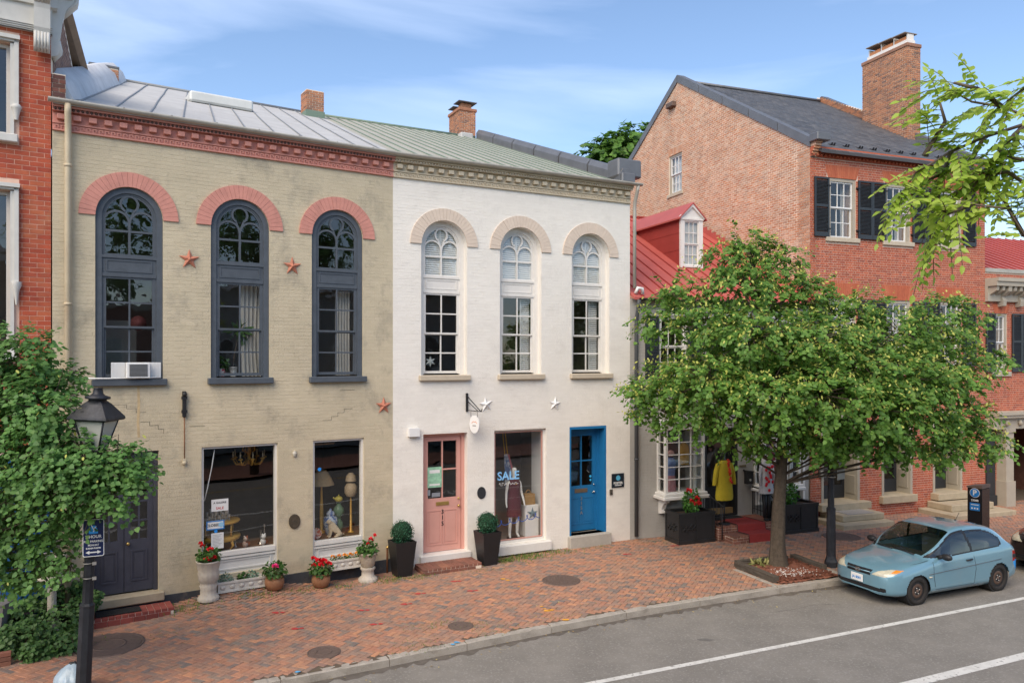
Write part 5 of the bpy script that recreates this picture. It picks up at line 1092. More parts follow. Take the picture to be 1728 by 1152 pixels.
r = MB(); r.add([(.0, .1, 8.0), (9, .1, 8.0), (9, 5, 10.2), (.0, 5, 10.2), (0, .1, 7.9), (9, .1, 7.9), (9, 5, 10.1), (0, 5, 10.1)], [(0, 1, 2, 3), (4, 7, 6, 5), (0, 4, 5, 1), (0, 3, 7, 4)]); r.add([(0, 5, 10.2), (9, 5, 10.2), (9, 10, 8), (0, 10, 8)], [(0, 1, 2, 3)]); rr = r.build('roof', m_redroof, rgt)
for i in range(19): s = .2 + i * .46; MB().add([(s, .1, 8.0), (s + .03, .1, 8.0), (s + .03, 5, 10.2), (s, 5, 10.2), (s, .1, 8.04), (s + .03, .1, 8.04), (s + .03, 5, 10.24), (s, 5, 10.24)], [(4, 5, 6, 7), (0, 1, 5, 4), (1, 2, 6, 5), (3, 0, 4, 7)]).build('seam', m_redcheek, rr)
MB().box(0, 9, -.05, .3, 7.95, 8.08).build('parapet_coping', m_gutter, rgt)
# ================================================================ STREET OBJECTS
rng = np.random.default_rng(11)
def G(x, y): return Vector((x, y, wall_h(x, y)))
def on(key, s, d, z=None):
    p = wp(key, s, d); p.z = wall_h(p.x, p.y) if z is None else z; return p
m_bark = mat('linden_bark', (.085, .066, .048), .95, var=.4, vs=14, bump=1.0, bs=40, dirt=(.19, .15, .11), dsc=(5, 5, .5), damt=.6)
m_linden = mat('linden_leaf', None, .5, var=.22, vs=1.3, ramp=[(.125, .27, .05), (.17, .33, .055), (.10, .23, .045), (.22, .38, .065), (.125, .255, .055)], trans=.45)
m_linden2 = mat('linden_leaf_dark', None, .5, var=.22, vs=1.6, ramp=[(.115, .26, .07), (.155, .31, .08), (.095, .22, .06), (.18, .34, .09)], trans=.42)
m_bract = mat('linden_bract', None, .6, var=.1, ramp=[(.56, .58, .12), (.64, .64, .18), (.46, .50, .10)], trans=.4)
def at(px, py, Y): return ((px - 864) / FPX * Y, Y, CAM_H - (py - HORIZON) * Y / FPX)
def lobes_px(L, Y0, k=1.0, ratio=.85):
    out = []
    for q in L: px, py, r, dy = q[:4]; Y = Y0 + dy; x, y, z = at(px, py, Y); rr = r * Y / FPX * k; out.append((x, y, z, rr, rr * 1.0, rr * ratio, r ** 2.2))
    return out
LT = [(1246, 402, 26, .0), (1268, 425, 42, .2), (1225, 440, 38, -.2), (1292, 455, 50, .3), (1335, 430, 26, .2), (1250, 490, 62, -.3), (1125, 488, 30, -.2), (1160, 500, 40, 0), (1120, 545, 42, .2), (1190, 550, 60, -.7), (1330, 500, 62, .2), (1375, 500, 40, .4), (1270, 570, 85, -1.0), (1360, 580, 85, -.9),
      (1095, 655, 36, -.1), (1075, 660, 22, -.2), (1130, 650, 52, -.4), (1110, 690, 40, 0), (1162, 698, 44, -.6), (1195, 640, 75, -1.1), (1240, 706, 52, -.9), (1290, 665, 85, -1.4), (1380, 665, 90, -1.4), (1330, 725, 42, -.8), (1410, 545, 60, 0), (1455, 520, 45, .2), (1450, 610, 85, -1.0), (1520, 560, 65, -.2),
      (1590, 520, 38, .3), (1625, 540, 36, .3), (1570, 570, 60, 0), (1520, 640, 80, -.9), (1600, 630, 65, -.2), (1660, 595, 28, .2), (1690, 600, 16, .2), (1465, 690, 78, -1.2), (1400, 735, 50, -.8), (1545, 705, 62, -.7), (1610, 700, 55, 0), (1640, 740, 46, -.1), (1680, 752, 24, -.2), (1590, 755, 36, -.3), (1470, 745, 42, -.9),
      (1300, 600, 80, 1.0), (1400, 640, 90, 1.2), (1500, 640, 80, 1.2), (1230, 640, 70, 1.0), (1180, 620, 60, .8), (1560, 640, 60, 1.0), (1240, 738, 30, -.7), (1300, 748, 28, -.5), (1375, 748, 32, -.7), (1430, 752, 30, -.6), (1500, 752, 34, -.5), (1550, 758, 28, -.3)]
tr = at(1320, 720, 18.45)
tree('linden_tree', 'broad linden tree in a timber-edged pit, full green crown flecked with yellow bracts', (6.38, 18.47, -.05), [(6.38, 18.47, -.05), (6.36, 18.47, .5), (6.40, 18.47, 1.5), (6.47, 18.46, 2.6), (6.50, 18.45, 3.6), (6.3, 18.6, 5.2), (6.0, 18.7, 6.6), (5.7, 18.6, 7.6)], (.205, .06), lobes_px(LT, 18.45, 1.0, .62), 60000, .096, m_bark, m_linden, rng, m_bract, 25000, spray=14, spray_len=.38)
LL = [(15, 575, 34, .1), (70, 580, 24, .3), (40, 610, 48, .1), (95, 640, 40, .4), (20, 660, 60, 0), (70, 690, 60, -.2), (105, 642, 22, .4), (30, 740, 66, -.1), (85, 752, 52, -.2), (142, 764, 38, -.3), (192, 776, 30, -.3), (228, 764, 20, -.2), (60, 800, 66, -.2), (130, 790, 56, -.4), (190, 790, 40, -.4), (225, 800, 24, -.3), (25, 850, 60, 0), (95, 850, 46, -.2), (165, 835, 36, -.4), (200, 838, 18, -.4), (40, 910, 50, .1), (95, 915, 36, 0), (120, 950, 22, -.1), (15, 960, 40, .1), (138, 852, 22, -.3), (60, 960, 34, .2), (-40, 640, 60, .3), (-50, 760, 70, .2), (-40, 880, 70, .3)]
tree('young_linden_tree', 'leafy green street tree beside the lamp post and the blue shopfront', (-9.35, 11.2, 0), [(-9.35, 11.2, 0), (-9.3, 11.2, 1.2), (-9.1, 11.25, 2.4), (-8.7, 11.35, 3.4), (-8.3, 11.4, 4.4)], (.11, .035), lobes_px(LL, 11.4, .92), 21000, .076, m_bark, m_linden2, rng, m_bract, 260, spray=12, spray_len=.34)
# far tree behind the roofs
m_farleaf = mat('far_maple_leaf', None, .5, var=.25, vs=.8, ramp=[(.09, .20, .03), (.13, .26, .04), (.07, .16, .028)], trans=.4)
fx = at(1040, 300, 46)
tree('background_tree', 'green treetop rising behind the roofs beside the tall gable', (fx[0], 46, 0), [(fx[0], 46, 0), (fx[0], 46, 8), (fx[0], 46, 16)], (.35, .1), lobes_px([(1040, 285, 48, 0), (1015, 262, 26, 0), (1050, 245, 36, 0), (1078, 235, 24, .5), (1085, 260, 40, 1), (1020, 290, 30, -1), (1060, 320, 60, 0)], 46), 11000, .30, m_bark, m_farleaf, rng, spray=12, spray_len=.9)
# overhanging compound-leaved branch (tree stands across the street, out of the picture)
m_loc = mat('locust_leaflet', None, .45, var=.15, vs=4, ramp=[(.42, .58, .08), (.50, .64, .11), (.34, .51, .065), (.56, .68, .15)], trans=.5)
m_twig = mat('twig_bark', (.13, .10, .075), .9, var=.2, vs=20)
hv = thing('overhanging_tree', 'bright green feathery-leaved tree branch reaching in across the brick house front', 'tree', (7.6, 4.4, -.02))
HB = Vector((7.6, 4.4, -.02)); tb = MB(); tb.tube([Vector(p) - HB for p in [(7.6, 4.4, -.02), (7.55, 4.45, 2), (7.4, 4.6, 4), (7.2, 4.8, 6), (7.1, 4.9, 8)]], [.2, .17, .14, .1, .05], 12); tb.build('trunk', m_bark, hv)
bb = MB(); LP, LD, LU, LS = [], [], [], []
BR = [[(2200, 240), (1900, 200), (1728, 210), (1660, 232), (1605, 256), (1545, 292), (1520, 330)], [(2200, 240), (1950, 190), (1728, 195), (1690, 180), (1640, 172), (1600, 150)], [(2150, 420), (1850, 380), (1728, 398), (1700, 352), (1640, 345)], [(1728, 212), (1690, 250), (1660, 290), (1640, 320)], [(1605, 256), (1590, 300), (1580, 350), (1570, 400)], [(1690, 180), (1650, 150), (1610, 140)], [(1850, 380), (1760, 330), (1700, 290), (1650, 300), (1610, 330), (1590, 370)], [(1728, 398), (1690, 330), (1660, 300)], [(1900, 200), (1780, 130), (1728, 150), (1700, 170)], [(1850, 380), (1780, 300), (1728, 270), (1680, 262)], [(1660, 232), (1640, 270), (1600, 290), (1550, 310)], [(1640, 345), (1600, 360), (1560, 330)], [(1560, 262), (1595, 205), (1585, 170)]]
def cleaf(p, d, ln, n, lsz):
    d = d / np.linalg.norm(d); side = np.cross(d, [0, 0, 1]); side /= np.linalg.norm(side) + 1e-6; pts = []
    for i in range(n + 1):
        f = i / n; q = p + d * ln * f + np.array([0, 0, -.30 * ln * f * f]); pts.append(q)
        for sg in ((-1, 1) if i < n else (0,)):
            if i < 1: continue
            LP.append(q); LD.append(side * sg * 1.0 + d * (.55 if sg else 1.2) + np.array([0, 0, -.35]) + rnd_dir(rng) * .22); LU.append(np.array([-.1, -.5, .75]) + rnd_dir(rng) * .45); LS.append(lsz * rng.uniform(.75, 1.15) * (1 - .25 * f))
    bb.tube([tuple(q) for q in pts[::2] + [pts[-1]]], .003, 4, cap=False)
for bi, path in enumerate(BR):
    Yd = 6.0 + .25 * math.sin(bi * 2.1); W_ = [Vector(at(px, py, Yd + (.5 if px > 1800 else 0))) - HB for px, py in path]; n = len(W_)
    if W_[0].x + HB.x > 5.5: W_ = [Vector((-.35, .35, W_[0].z + .6))] + W_; n += 1
    bb.tube(W_, [.016 * (1 - i / n) + .004 for i in range(n)], 6)
    for i in range(1, n):
        a, b = W_[i - 1], W_[i]; steps_ = max(1, int((b - a).length / .055))
        if a.x + HB.x > 4.6: continue
        for k in range(steps_):
            if rng.random() < .12: continue
            p = np.array(a.lerp(b, (k + rng.random()) / steps_)); dirn = np.array((b - a).normalized()) * .8 + rnd_dir(rng) * 1.0 + np.array([-.25, 0, -.1]); dirn[1] *= .6
            cleaf(p, dirn, rng.uniform(.26, .42), rng.integers(7, 10), .105)
    cleaf(np.array(W_[-1]), np.array((W_[-1] - W_[-2])), .33, 7, .098)
bb.build('branches', m_twig, hv); link('crown', leaves_mesh('crown', LP, LD, LU, LS, shape='lance', droop=.15, width=.50), m_loc, hv)

# ---- tree pit
pit = thing('tree_pit', 'square tree pit edged with weathered dark timbers, full of red mulch and pale pebbles', 'tree pit', tuple(wp('gr', 1.8, -4.0, 0)), A_GR)
m_timber = mat('weathered_timber', (.085, .07, .055), .9, var=.3, vs=8, bump=.8, bs=30)
m_mulch = mat('red_mulch', None, .95, var=.25, vs=30, ramp=[(.20, .07, .04), (.13, .05, .032), (.26, .10, .06)], bump=.8)
mu_ = MB(); r_ = random.Random(5)
g = 26; vs = [(-.85 + 1.7 * i / g, -.95 + 1.6 * k / g, .02 + r_.uniform(-.015, .02) + (.05 if 3 < i < g - 3 and 6 < k < g - 3 else 0)) for i in range(g + 1) for k in range(g + 1)]
mu_.add(vs, [(i * (g + 1) + k, (i + 1) * (g + 1) + k, (i + 1) * (g + 1) + k + 1, i * (g + 1) + k + 1) for i in range(g) for k in range(g)]); mu_.build('mulch_bed', m_mulch, pit)
ch = MB()
for _ in range(1500): ch.box(-.03, .03, -.008, .008, -.004, .004, M=T(r_.uniform(-.8, .8), r_.uniform(-.9, .6), .05 + r_.uniform(0, .03), r_.uniform(0, 6), r_.uniform(-.3, .3)))
ch.build('mulch_chips', m_mulch, pit, kind='stuff')
pb_ = MB()
for _ in range(230):
    a = r_.gauss(-.15, .28); b = r_.gauss(-.42, .16); pb_.sphere((max(-.75, min(.8, a)), max(-.85, min(.5, b)), .07), r_.uniform(.010, .022), 6, None, (1, 1, .6))
pb_.build('pebbles', mat('pale_pebble', None, .7, ramp=[(.7, .66, .6), (.55, .5, .45), (.75, .73, .7)], var=.05), pit, kind='stuff')
for M_, L_ in ((T(-.86, -.12, .06, R(90)), 1.35), (T(-.1, .62, .06), 1.5), (T(.86, .1, .06, R(88)), 1.1)):
    bm = bmesh.new(); bmesh.ops.create_cube(bm, size=1)
    for v in bm.verts: v.co = Vector((v.co.x * L_, v.co.y * .15, v.co.z * .17))
    bmesh.ops.subdivide_edges(bm, edges=list(bm.edges), cuts=4, use_grid_fill=True)
    for v in bm.verts: v.co += Vector((0, r_.uniform(-.008, .008), r_.uniform(-.008, .008)))
    MB().bm(bm, M_).build('timber', m_timber, pit)
MB().bevbox(-1.08, -.97, -1.0, .45, -.04, .012, .01).build('stone_edging', m_kerb, pit); MB().bevbox(.95, 1.1, -.75, -.3, -.04, .012, .01).build('stone_edging', m_kerb, pit)
bush('grass', pit, mat('dry_grass', None, .7, ramp=[(.28, .26, .09), (.20, .24, .07), (.33, .28, .12)]), (-.35, .35, .06), .25, 160, .14, rng, (1.3, .6, .3), 'strip', 1.0)

# ---- lamp posts
m_lampmetal = mat('lamp_black', (.022, .024, .030), .5, .2, var=.3, vs=6, bump=.25, bs=30, dirt=(.08, .085, .10), dsc=(2, 2, 1), damt=.5)
m_lampglass = mat('frosted_glass', (.45, .46, .43), .4, var=.05, spec=.6)
def lamp_post(loc, label, tilt=(0, 0, 0)):
    t = thing('street_lamp', label, 'street lamp', loc, 0, 'black lantern street lamps along the kerb'); t.rotation_euler = tilt
    b = MB(); pr = [(.15, -.3), (.15, .12), (.125, .18), (.108, .25), (.102, 1.36), (.108, 1.40), (.078, 1.43)]; b.lathe(pr, 8, smooth=False); b.build('base', m_lampmetal, t)
    MB().lathe([(.076, 1.41), (.064, 3.2), (.06, 3.45), (.09, 3.5), (.06, 3.54), (.10, 3.6), (.10, 3.64)], 8, smooth=False).build('shaft', m_lampmetal, t)
    l = MB(); rt = R(45)
    def ring(r, z): return [(r * math.cos(rt + k * math.pi / 2), r * math.sin(rt + k * math.pi / 2), z) for k in range(4)]
    for k in range(4):
        a0, a1 = ring(.15, 3.66)[k], ring(.30, 4.12)[k]; l.tube([a0, a1], .014, 5)
    for r0, z in ((.15, 3.66), (.30, 4.11)):
        q = ring(r0, z); 
        for k in range(4): l.tube([q[k], q[(k + 1) % 4]], .016, 5)
    l.add(ring(.16, 3.63) + ring(.16, 3.67), [(0, 1, 2, 3), (4, 5, 6, 7), (0, 1, 5, 4), (1, 2, 6, 5), (2, 3, 7, 6), (3, 0, 4, 7)]); lo = l.build('lantern_frame', m_lampmetal, t)
    for k in range(4): a, b_ = ring(.145, 3.67), ring(.295, 4.10); MB().add([a[k], a[(k + 1) % 4], b_[(k + 1) % 4], b_[k]], [(0, 1, 2, 3)]).build('pane', m_lampglass, lo)
    h = MB(); q = []
    for r0, z in ((.38, 4.11), (.40, 4.13), (.39, 4.16), (.20, 4.34), (.13, 4.39)): q.append(ring(r0, z))
    h.add([p for k in q for p in k], [(i * 4 + j, i * 4 + (j + 1) % 4, i * 4 + 4 + (j + 1) % 4, i * 4 + 4 + j) for i in range(4) for j in range(4)] + [(0, 1, 2, 3)])
    h.lathe([(.12, 4.37), (.12, 4.41), (.17, 4.42), (.17, 4.45), (.10, 4.47), (.07, 4.50), (.06, 4.57), (.065, 4.58), (.0, 4.58)], 14); h.build('hood', m_lampmetal, t); return t
lamp_post((-6.30, 11.3, 0), 'black lantern street lamp beside the young tree, carrying the parking sign', (0, R(2.9), 0))
lamp_post((7.69, 18.57, 0), 'black lantern street lamp rising into the linden tree by the blue car', (0, 0, R(20)))
# parking sign
m_navy = mat('navy_sign', (.012, .022, .085), .4, var=.06)
ps = thing('parking_sign', 'navy two hour pay parking sign with white arrow, strapped to a lamp post', 'sign', (-6.17 + .09, 11.19, 2.40), R(24)); ps.scale = (.84, 1, .9)
def rrect(w, h, r, n=5): return [p for cx, cz, a in ((w / 2 - r, h / 2 - r, 0), (-w / 2 + r, h / 2 - r, 90), (-w / 2 + r, -h / 2 + r, 180), (w / 2 - r, -h / 2 + r, 270)) for p in arc(cx, cz, r, a, a + 90, n)]
MB().prism(rrect(.33, .60, .03), -.002, .002).build('plate', m_paper, ps); MB().prism(rrect(.305, .575, .025), -.004, -.0021).build('field', m_navy, ps)
for tx, z, sz in (('2 HOUR', .02, .068), ('PAY PARKING', -.055, .047), ('MON-SAT', -.115, .038), ('8:30AM-9:00PM', -.165, .035)): text(tx, sz, m_paper, ps, 'lettering', T(0, -.0045, z) @ UP, .001, bold=.0012)
MB().prism([(-.12, -.23), (-.06, -.20), (-.06, -.22), (.06, -.22), (.06, -.20), (.12, -.23), (.06, -.26), (.06, -.24), (-.06, -.24), (-.06, -.26)], -.0055, -.004).build('arrow', m_paper, ps)
MB().prism([(-.07, .07), (.07, .07), (.07, .12), (.03, .2), (-.03, .2), (-.07, .12)], -.0055, -.004).build('pictogram', mat('sky_blue_print', (.03, .28, .72), .5), ps); MB().ribbon([(-.03, .21), (0, .14), (.04, .18), (0, .10)], .012, -.007, -.0055).build('pictogram_figure', m_paper, ps)
for z in (-.42, -.66):
    so2 = MB().lathe([(.088, z - .008), (.088, z + .008)], 14, M=T(-.09, .12, 0), cap=False).build('strap', mat('galvanised', (.45, .44, .42), .4, .6), ps); MB().box(-.02, .04, .02, .06, z - .025, z + .02).build('buckle', MATS['galvanised'], so2)
gb_ = thing('meter_sign_plate', 'plain pale grey plate strapped to a lamp post by the blue car', 'sign', (7.69 + .22, 18.52, 2.42), R(40)); MB().bevbox(-.17, .17, -.01, .01, -.32, .33, .004).build('plate', mat('pale_grey_plate', (.42, .42, .40), .5), gb_)
for z in (-.26, .2): MB().lathe([(.088, z), (.088, z + .015)], 12, M=T(-.2, .12, 0), cap=False).build('strap', MATS['galvanised'], gb_)
# pay station
pay = thing('parking_pay_station', 'black parking pay station with round blue P badge, behind the blue car', 'pay station', (13.08, 21.6, 0), R(36))
MB().bevbox(-.27, .27, -.21, .21, 0, .1, .02).build('base', m_black, pay); b = MB(); b.bevbox(-.25, .25, -.19, .19, .1, 1.40, .02); b.build('cabinet', mat('gloss_black', (.012, .012, .014), .25), pay)
lid = MB(); lid.prism([(-.20, 1.40), (.20, 1.40), (.20, 1.44), (-.20, 1.50)], -.26, .26, M=Matrix.Rotation(R(90), 4, 'Z')); lid.build('lid', m_iron, pay)
# badge on its left-front face
MP = T(-.252, -.01, 0, R(-90)); 
def on_face(poly, y0, y1, nm, m): MB().prism(poly, y0, y1, M=MP).build(nm, m, pay)
on_face(arc(0, 1.27, .13, 0, 345, 24), -.006, .001, 'badge_rim', m_paper); on_face(arc(0, 1.27, .118, 0, 345, 24), -.009, -.0061, 'badge', m_blueink)
text('P', .2, m_paper, pay, 'badge_letter', MP @ T(0, -.0095, 1.27) @ UP, .001, bold=.006)
text('2300B', .075, m_paper, pay, 'zone_number', MP @ T(0, -.002, 1.06) @ UP, .001, bold=.002); on_face(rect(-.13, .13, .78, .99), -.004, .001, 'instruction_panel', m_blueink)
for i in range(3): on_face(rect(-.09 + i * .07, -.05 + i * .07, .82, .86), -.0055, -.004, 'icon', m_paper)
on_face(rect(-.10, .1, .93, .95), -.0055, -.004, 'icon', m_paper)

# ---- manhole covers
def manhole(x, y, r, label, ribs=9, group='iron covers set in the brick pavement'):
    t = thing('manhole_cover', label, 'manhole cover', (x, y, wall_h(x, y) + .002), R(25), group)
    MB().lathe([(r, -.02), (r, .012), (r * .93, .014), (r * .92, .004)], 32, cap=False).build('ring', m_iron, t)
    d = MB(); d.lathe([(r * .91, -.02), (r * .91, .010)], 32)
    if ribs:
        for i in range(ribs):
            yy = -r * .8 + 1.6 * r * i / (ribs - 1); h = math.sqrt(max(0, (r * .86) ** 2 - yy * yy)); k = int(h * 2 / .07) 
            for j in range(max(1, k)): xx = -h + (j + .5) * 2 * h / max(1, k); d.box(xx - .022, xx + .022, yy - .016, yy + .016, .010, .016)
    else: d.lathe([(r * .5, .0101), (r * .5, .015), (r * .42, .015), (r * .42, .0101)], 24, cap=False)
    d.build('cover', m_iron, t)
manhole(1.11, 17.38, .43, 'large ribbed iron manhole cover in the brick paving before the blue door', 11); manhole(-.96, 14.41, .24, 'small plain iron cover by the kerb, weeds around its rim', 0); manhole(-3.2, 13.1, .28, 'medium iron cover near the kerb with blue paint marks', 0)
manhole(-7.05, 13.46, .58, 'large smooth rusty iron manhole cover below the dark double doors', 0); manhole(9.27, 21.67, .5, 'dark iron manhole cover beside the brick house steps and the lamp post', 0)

# ---- pots, urns and planters along the painted shops
m_urn = mat('cast_stone', (.50, .45, .38), .85, var=.15, vs=8, bump=.5, dirt=(.25, .22, .18), dsc=(3, 3, 2), damt=.5)
m_terra = mat('terracotta_pot', (.30, .14, .07), .75, var=.25, vs=6, bump=.3, dirt=(.38, .27, .16), dsc=(2, 2, 2), damt=.6)
m_soil = mat('soil', (.05, .035, .025), .95, var=.3, vs=20)
def geranium(loc, label, r, h, heads, m=m_petal, n=230, group='flowering plants in pots by the beige shop'):
    t = thing('geranium_plant', label, 'plant', loc, 0, group); bush('foliage', t, m_leafpot, (0, 0, h * .45), r, n, .075, rng, (1, 1, h / r * .55)); s = MB()
    for i in range(9): a = i * .7; s.tube([(0, 0, -.02), (.5 * r * math.cos(a), .5 * r * math.sin(a), h * .6)], .007, 4)
    s.build('stems', mat('green_stem', (.10, .16, .04), .7), t)
    for hx, hy, hz, hr in heads: flower_head(t, m, (hx, hy, hz), hr, rng); MB().tube([(hx * .3, hy * .3, h * .2), (hx, hy, hz)], .005, 4).build('flower_stalk', MATS['green_stem'], t)
    return t
p = on('be', 2.70, -.36)
u = thing('stone_urn', 'tall fluted white stone urn of red geraniums left of the large shop window', 'urn', tuple(p)); MB().lathe([(.20, 0), (.21, .05), (.19, .08), (.155, .12), (.15, .22), (.17, .30), (.15, .33), (.16, .36)], 56, flute=14, fd=.018).build('foot', m_urn, u)
MB().lathe([(.15, .35), (.19, .42), (.205, .55), (.195, .60), (.21, .66), (.225, .76), (.24, .78), (.24, .80), (.20, .80), (.19, .74)], 56, flute=14, fd=.015, cap=False).build('bowl', m_urn, u); MB().lathe([(.19, .74), (.0, .75)], 16, cap=False).build('soil', m_soil, u)
geranium(tuple(p + Vector((0, 0, .75))), 'red geranium growing in the tall fluted stone urn', .23, .30, [(-.08, -.12, .36, .05), (.1, -.15, .30, .055), (.14, -.1, .12, .065), (.05, -.16, .10, .065), (-.16, .0, .38, .045)])
p = on('be', 4.02, -.38)
pot = [(.10, 0), (.16, .03), (.20, .14), (.195, .22), (.165, .28), (.18, .31), (.15, .31), (.14, .26)]
u = thing('terracotta_pot', 'round terracotta pot with a pink geranium between the shop windows', 'pot', tuple(p)); MB().lathe(pot, 24, cap=False).build('bowl', m_terra, u); MB().lathe([(.15, .26), (0, .27)], 16, cap=False).build('soil', m_soil, u)
geranium(tuple(p + Vector((0, 0, .26))), 'bushy geranium with one pink bloom in a terracotta pot', .24, .32, [(.06, -.16, .26, .065)], m_petalpink)
p = on('be', 5.02, -.40)
u = thing('terracotta_pot', 'round terracotta pot of red geraniums left of the narrow shop window', 'pot', tuple(p)); MB().lathe(pot, 24, cap=False).build('bowl', m_terra, u); MB().lathe([(.15, .26), (0, .27)], 16, cap=False).build('soil', m_soil, u)
geranium(tuple(p + Vector((0, 0, .26))), 'red geranium with large blooms in a terracotta pot', .25, .30, [(-.15, -.05, .36, .06), (-.02, -.12, .33, .07), (.1, -.13, .33, .07), (.2, -.1, .27, .06), (-.12, -.15, .25, .05), (.05, -.18, .26, .06)])
p = on('be', 6.10, -.42)
u = thing('stone_urn', 'stone urn on a fluted pedestal with red geraniums beside the narrow shop window', 'urn', tuple(p)); MB().lathe([(.21, 0), (.215, .05), (.19, .08), (.14, .12), (.135, .24), (.17, .28), (.16, .31)], 56, flute=14, fd=.02).build('foot', m_urn, u)
MB().lathe([(.11, .31), (.15, .36), (.185, .52), (.20, .60), (.215, .61), (.215, .64), (.18, .64), (.17, .58)], 24, cap=False).build('bowl', mat('woven_stone', (.42, .36, .28), .85, var=.2, vs=25, bump=.9, bs=60), u); MB().lathe([(.175, .58), (0, .59)], 16, cap=False).build('soil', m_soil, u)
geranium(tuple(p + Vector((0, 0, .58))), 'red geranium spilling from the pedestal urn', .23, .30, [(.08, -.1, .36, .06), (.17, -.05, .45, .04), (.03, -.14, .28, .035)])
m_trough = mat('white_trough', (.62, .59, .53), .8, var=.1, vs=6, bump=.4, dirt=(.35, .31, .26), damt=.4)
def trough(s0, s1, z0, label):
    L_ = s1 - s0; t = thing('trough_planter', label, 'planter', tuple(wp('be', (s0 + s1) / 2, -.16, z0)), A_BE, 'white trough planters under the shop windows'); b = MB()
    b.box(-L_ / 2, L_ / 2, -.12, -.10, 0, .22); b.box(-L_ / 2, L_ / 2, .10, .12, 0, .22); b.box(-L_ / 2, -L_ / 2 + .02, -.10, .10, 0, .22); b.box(L_ / 2 - .02, L_ / 2, -.10, .10, 0, .22); b.box(-L_ / 2, L_ / 2, -.1, .1, 0, .16); b.box(-L_ / 2 - .015, L_ / 2 + .015, -.14, -.12, .18, .22); b.box(-L_ / 2 - .01, L_ / 2 + .01, -.135, -.12, 0, .03); b.build('box', m_trough, t)
    n = int(L_ / .16)
    for i in range(n): MB().sphere((-L_ / 2 + L_ * (i + .5) / n, -.125, .105), .045, 8, None, (1.2, .35, 1)).build('rosette', m_trough, t)
    return t
zt = on('be', 3.35, -.2).z
t1 = trough(2.90, 3.85, zt, 'white moulded trough of sedum under the large shop window'); t2 = trough(5.30, 6.02, .30, 'white moulded trough of orange marigolds under the narrow shop window')
m_sedum = mat('sedum_leaf', None, .5, var=.15, ramp=[(.13, .22, .15), (.18, .27, .19), (.10, .18, .11)])
for dx, r_, mm, lab in ((-.28, .15, m_sedum, 'grey green sedum at the left end of the trough'), (.25, .12, m_sedum, 'taller sedum at the right end of the trough'), (.05, .10, m_leafpot, 'bright green filler plant in the middle of the trough')):
    q = thing('trough_plant', lab, 'plant', tuple(wp('be', 3.375 + dx, -.16, zt + .16)), 0, 'plants in the troughs'); bush('foliage', q, mm, (0, 0, .08), r_, 110, .05, rng, (1, .7, .8))
for i in range(5):
    q = thing('marigold_plant', 'small orange marigold in the trough under the narrow shop window', 'plant', tuple(wp('be', 5.38 + i * .14, -.16, .46)), 0, 'marigolds in the trough'); bush('foliage', q, m_leafpot, (0, 0, .05), .07, 40, .04, rng); flower_head(q, m_petalor, (.0, -.03, .13), .04, rng, 16); flower_head(q, m_petalor, (.04, .0, .10), .03, rng, 12)
# topiaries
m_box = mat('boxwood_leaf', None, .45, var=.2, vs=8, ramp=[(.012, .075, .032), (.02, .11, .05), (.01, .055, .025)])
m_pl = mat('black_planter', (.016, .016, .017), .45, var=.15)
def topiary(s, d, label):
    p = on('wh', s, d); t = thing('topiary', label, 'potted topiary', tuple(p), A_WH + R(4), 'ball topiaries flanking the pink door'); b = MB()
    w0, w1, h = .175, .255, .80; rg = [[(-w, -w, z), (w, -w, z), (w, w, z), (-w, w, z)] for w, z in ((w0, 0), (w1, h), (w1 - .02, h), (w1 - .03, h - .06))]
    b.add([q for r_ in rg for q in r_], [(i * 4 + j, i * 4 + (j + 1) % 4, i * 4 + 4 + (j + 1) % 4, i * 4 + 4 + j) for i in range(3) for j in range(4)] + [(0, 1, 2, 3), (12, 13, 14, 15)]); b.build('planter', m_pl, t)
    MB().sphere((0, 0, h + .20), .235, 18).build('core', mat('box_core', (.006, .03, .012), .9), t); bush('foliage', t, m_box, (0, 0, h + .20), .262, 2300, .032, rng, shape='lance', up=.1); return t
topiary(.08, -.42, 'clipped ball topiary in a tapered black planter at the beige and white corner'); topiary(2.26, -.44, 'clipped ball topiary in a tapered black planter between pink door and display window')
# brick doorsteps
def brick_step(key, s0, s1, d0, d1, z, label, m):
    t = thing('brick_doorstep', label, 'step', tuple(on(key, s0, d0, 0)), FR[key][1]); L_, D_ = s1 - s0, d1 - d0
    MB().box(.01, L_ - .01, .01, D_, -.1, z - .012).build('bed', m_mort, t); n = int(L_ / .11)
    for r_ in range(2):
        for i in range(n): MB().bevbox(L_ * i / n + .004, L_ * (i + 1) / n - .004, D_ * r_ / 2 + .004, D_ * (r_ + 1) / 2 - .004, z - .06, z + random.uniform(-.002, .002), .004).build('brick', m, t)
    for i in range(int(L_ / .22)): MB().bevbox(i * .22 + .004, min(L_, (i + 1) * .22) - .004, -.004, .08, .0, z - .064, .004).build('brick', m, t)
    for i in range(int(D_ / .2)): 
        for x in (0, L_ - .03): MB().bevbox(x - .004, x + .034, i * .2 + .085, min(D_, i * .2 + .28), .0, z - .064, .003).build('brick', m, t)
m_stepb = mat('step_brick', None, .85, var=.2, vs=6, bump=.5, ramp=[(.20, .085, .06), (.26, .11, .075), (.16, .075, .055), (.30, .13, .08)])
brick_step('wh', .50, 1.98, -.72, -.10, .13, 'low worn brick doorstep before the pink door', m_stepb); brick_step('be', .42, 2.02, -.60, -.14, .17, 'red brick doorstep before the dark double doors', mat('red_step_brick', None, .8, var=.2, ramp=[(.26, .06, .045), (.32, .08, .06), (.2, .05, .04)]))
mt = thing('door_mat', 'black rubber mat on the step before the dark double doors', 'mat', tuple(on('be', 1.1, -.38, .175)), A_BE); MB().bevbox(-.42, .35, -.15, .15, 0, .02, .004).build('mat', mat('rubber_mat', (.02, .02, .02), .8, bump=.8, bs=200), mt)

